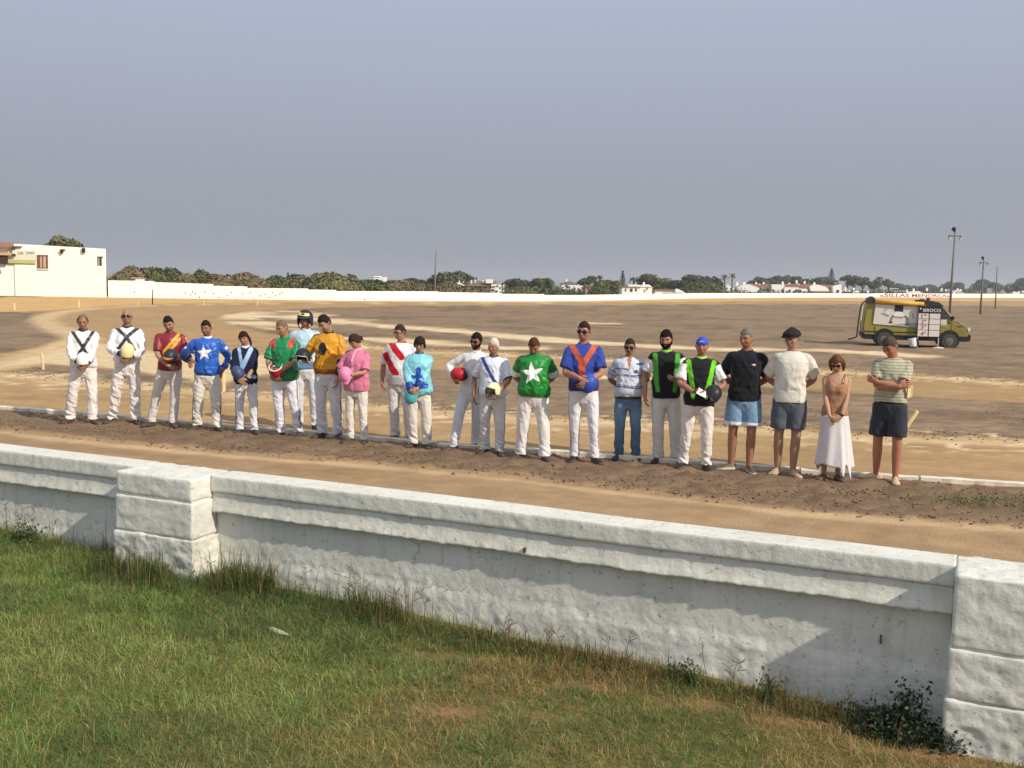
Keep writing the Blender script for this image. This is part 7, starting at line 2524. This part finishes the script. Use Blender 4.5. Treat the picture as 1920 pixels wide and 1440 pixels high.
v.roof(1408, 1447, 538.5, 531.5, 8, RT, dy=-1.5); v.block(1447, 533, 1471, 6, dy=-1.5); v.roof(1470, 1526, 538.5, 531.5, 8, RT, dy=-1.5)
v.block(1471, 538.5, 1497, 6, dy=-2.2); v.block(1498, 541, 1514, 6, dy=-2.6)
v.gable([(1519, 546), (1519, 538), (1531, 533.6), (1534, 533.6), (1548, 537.5), (1556, 546)], 5, dy=-3)
v.roof(1538, 1570, 538.5, 533.5, 7, RT, dy=-2); v.gable([(1562, 549), (1562, 538), (1578, 533.5), (1578, 549)], 5, dy=-4)
for x, t, b in ((1353.5, 528.5, 534), (1382.5, 529, 536), (1395.5, 529, 534), (1418, 529, 533), (1424, 532, 536), (1432, 529, 533), (1468, 528, 533), (1480, 530, 533), (1494, 525.5, 532), (1497.5, 532, 536), (1509, 527, 532.5), (1527, 529.5, 534)): v.chimney(x, t, b, 3)
for x0, y0, x1, y1 in ((1479, 543, 1482.5, 548), (1490.5, 543, 1494, 548), (1499, 543, 1501.5, 547)): v.opening(x0, y0, x1, y1, dy=-2.75)
v.opening(1569, 543.5, 1573, 549, dy=-4.1)
v = Villa('villa', 'white roof tops with chimneys left of the van', 450, 1605)
v.block(1580, 546.5, 1608, 5, BT); v.roof(1578, 1609, 546.5, 544, 6, LIME); v.gable([(1598, 549), (1600, 544), (1605, 544), (1618, 549)], 4, dy=-2)
for x, t, b in ((1585.5, 538, 546), (1588, 541, 546), (1601, 539, 546), (1628, 544.5, 549)): v.chimney(x, t, b, 3)
v = Villa('villa', 'white gabled house showing above the wall lettering', 640, 1695)
v.gable([(1652, 551), (1663, 546.5), (1684, 546.5), (1684, 551)], 6); v.gable([(1700, 551), (1716, 546), (1724, 546), (1732, 551)], 6, dy=-1); v.roof(1684, 1702, 549, 546.5, 6, BT)
for x, t, b in ((1669, 540.5, 547), (1701, 543, 549), (1713.5, 541, 547), (1738.5, 540, 546)): v.chimney(x, t, b, 2.5)
v.block(1671, 540.6, 1685, 2, yb=541.6)
v = Villa('villa', 'pale gabled house just right of the tallest lamp post', 700, 1797)
v.block(1772, 546, 1786, 5, BT); v.gable([(1784, 551), (1795, 544), (1799, 544), (1812, 551)], 6)
for x, t, b in ((1766, 540, 546), (1774, 542, 546), (1796, 541, 546), (1802, 542.5, 546)): v.chimney(x, t, b, 2.5)
v = Villa('shed', 'long low grey shed at the far right beside the thin pole', 820, 1885, 'shed')
v.block(1851, 540.5, 1899, 8, mat('grey_sheet', lin((150, 154, 154)), .6, var=.06)); v.block(1899.5, 540.8, 1935, 8); v.opening(1915, 548.5, 1921, 550.5, 'door')
v = Villa('villa', 'distant white villa on the rise above the largest dome shrub', 420, 713)
v.block(701, 519, 722, 6); v.roof(700, 712, 519, 517.5, 6, LIME)
v = Villa('shed', 'small pale shed among reeds right of the white house', 128, 246, 'shed')
v.block(240, 522, 255, 3); v.roof(238.5, 256, 522, 519.8, 3.2, paint('pink_roof', (186, 150, 140), .8))

def reeds():
    mb = MB(); r = random.Random(12)
    b = pd(221, 540, 126); b[2] = 0
    for i in range(70):
        x = r.uniform(-1.1, 1.2); y = r.uniform(-.4, .4); h = pd(221, 513 + r.uniform(0, 7), 126)[2]
        mb.tube([(x, y, 0.8), (x + r.uniform(-.1, .1), y, h * .8), (x + r.uniform(-.3, .3), y, h)], [0.03, 0.05, 0.02], 4)
    o = mb.build('plumes', mat('reed_plume', lin((190, 160, 112)), .9, var=.2), None)
    root = thing('reed_clump', 'clump of tan feathery reeds beside the white house corner', 'reeds', b)
    o.parent = root; o['kind'] = 'stuff'
reeds()

# low scrub that closes the gaps behind the wall
def scrub():
    r = np.random.default_rng(55)
    V, F, C, k = [], [], [], 0
    for i in range(240):
        x = r.uniform(195, 1960)
        D = float(np.interp(x, [200, 800, 1100, 1300, 1650, 1800, 1960], [150, 190, 230, 300, 470, 680, 850])) * r.uniform(0.95, 1.5)
        p = pd(x, 540, D); p[2] = 0
        hgt = r.uniform(1.6, 3.0) * (1 + (D > 300) * .35)
        n = 60
        q = r.normal(size=(n, 3)) * np.array([1.9, 1.2, 0.5]) * (1 + D / 500)
        q[:, 2] = np.abs(q[:, 2]) * 0 + r.random(n) ** 0.8 * hgt * (1 - np.clip(np.abs(q[:, 0]) / (5 * (1 + D / 500)), 0, .8))
        pal = np.array([lin(c) for c in PAL[('brown', 'green', 'dark', 'olive')[r.integers(0, 4)] if x < 900 else ('dark', 'green')[r.integers(0, 2)]]])
        v_, f_, c_ = leaf_cloud(n, lambda m: q + p, 0.24 + D * 0.0009, pal, r)
        V.append(v_); F.append(f_ + k); C.append(c_); k += len(v_)
    o = obj('undergrowth', mesh_np('undergrowth', np.concatenate(V), np.concatenate(F), LEAF_M, np.concatenate(C)))
    o['kind'] = 'stuff'
scrub()

# ------------------------------------------------------------------ crumbs and clods on the dirt, dry tufts
def clods():
    r = np.random.default_rng(77)
    base = bmesh.new(); bmesh.ops.create_icosphere(base, subdivisions=1, radius=1)
    base.verts.index_update()
    bv = np.array([v.co[:] for v in base.verts]); bf = np.array([[v.index for v in f.verts] for f in base.faces]); base.free()
    P = []
    def along(poly, n, spread, smin, smax):
        g = gp(poly)
        seg = np.hypot(*np.diff(g, axis=0).T); s = np.concatenate([[0], np.cumsum(seg)])
        q = r.uniform(0, s[-1], n)
        x = np.interp(q, s, g[:, 0]); y = np.interp(q, s, g[:, 1])
        x += r.normal(0, spread, n); y += r.normal(0, spread, n)
        z = r.uniform(smin, smax, n) ** 1.0
        for a in zip(x, y, z): P.append(a)
    poly = zone_dirt0
    n = 6000
    lo, hi = poly.min(0), poly.max(0)
    q = r.uniform([max(lo[0], -11), lo[1]], [min(hi[0], 9), hi[1]], (n * 5, 2))
    q = q[poly_sd(q, poly) < -0.02][:n]
    for a in q: P.append((a[0], a[1], 0.005 + 0.013 * r.random() ** 3))
    along(D0_BOT, 500, 0.10, 0.004, 0.015)
    along(S1_TOP, 1500, 0.40, 0.005, 0.018)
    n1 = len(P); along(S2_TOP, 700, 0.8, 0.006, 0.036)
    P = np.array(P)
    n = len(P)
    sc = P[:, 2][:, None, None] * r.uniform(0.7, 1.3, (n, 1, 3)) * np.array([1.5, 1.3, 0.6])
    ang = r.uniform(0, 6.28, n)
    V = bv[None] * (1 + r.uniform(-.22, .22, (n, len(bv), 1))) * sc
    c, s = np.cos(ang)[:, None], np.sin(ang)[:, None]
    X = V[:, :, 0] * c - V[:, :, 1] * s; Y = V[:, :, 0] * s + V[:, :, 1] * c
    V = np.stack([X + P[:, None, 0], Y + P[:, None, 1], V[:, :, 2] + 0.003 - P[:, None, 2] * .15], 2).reshape(-1, 3)
    F = (bf[None] + (np.arange(n) * len(bv))[:, None, None]).reshape(-1, 3)
    kk = np.array([lin((122, 100, 79)), lin((134, 110, 87)), lin((110, 89, 70)), lin((140, 116, 92))])[r.integers(0, 4, n)]
    kk[n1:] = np.array([lin((190, 166, 130)), lin((160, 136, 104))])[r.integers(0, 2, n - n1)]
    o = obj('clods', mesh_np('clods', V, F, mat('clod', attr=True, rough=.95, var=.15, spec=.05), np.repeat(kk, len(bv), 0)))
    o['kind'] = 'stuff'
clods()
def dry_tufts():
    gm = MATS['grass_blade']
    n = 6000
    r = rng
    polys = [(zone_dirt1, 0.6, (-30, 40), (12, 34))]
    X, Y = [], []
    for poly, fr, bx, by in polys:
        m = int(n * fr * 14)
        y = by[0] * (by[1] / by[0]) ** r.random(m)
        x = r.uniform(-0.56, 0.56, m) * y
        q = np.stack([x, y], 1)
        k = (poly_sd(q, poly) < -0.3)
        cl = fbm(np.stack([x * .5, y * .35, 0 * x], 1), 3, 33)
        k &= r.random(m) < sstep(0.45, 0.7, cl)
        X.append(x[k]); Y.append(y[k])
    # a few green tufts by the kerb at right
    m = 900
    c = px(1850, 938)
    X.append(c[0] + r.normal(0, .40, m)); Y.append(c[1] + r.normal(0, .22, m))
    c = px(1540, 925)
    m2 = 120
    X.append(c[0] + r.normal(0, .5, m2)); Y.append(c[1] + r.normal(0, .2, m2))
    ng = m + m2
    x = np.concatenate(X); y = np.concatenate(Y); k = len(x)
    col = np.array([lin((128, 107, 82)), lin((116, 98, 74)), lin((138, 116, 90)), lin((108, 96, 70))])[r.integers(0, 4, k)]
    h = r.uniform(0.015, 0.045, k)
    col[-ng:] = np.array([lin((104, 110, 66)), lin((128, 122, 78))])[r.integers(0, 2, ng)]
    h[-ng:] = r.uniform(0.02, 0.055, ng)
    blades('dry_grass', x, y, np.full(k, -0.005), h, h * r.uniform(.15, .4, k), np.abs(r.normal(.6, .4, k)), col, gm)
dry_tufts()
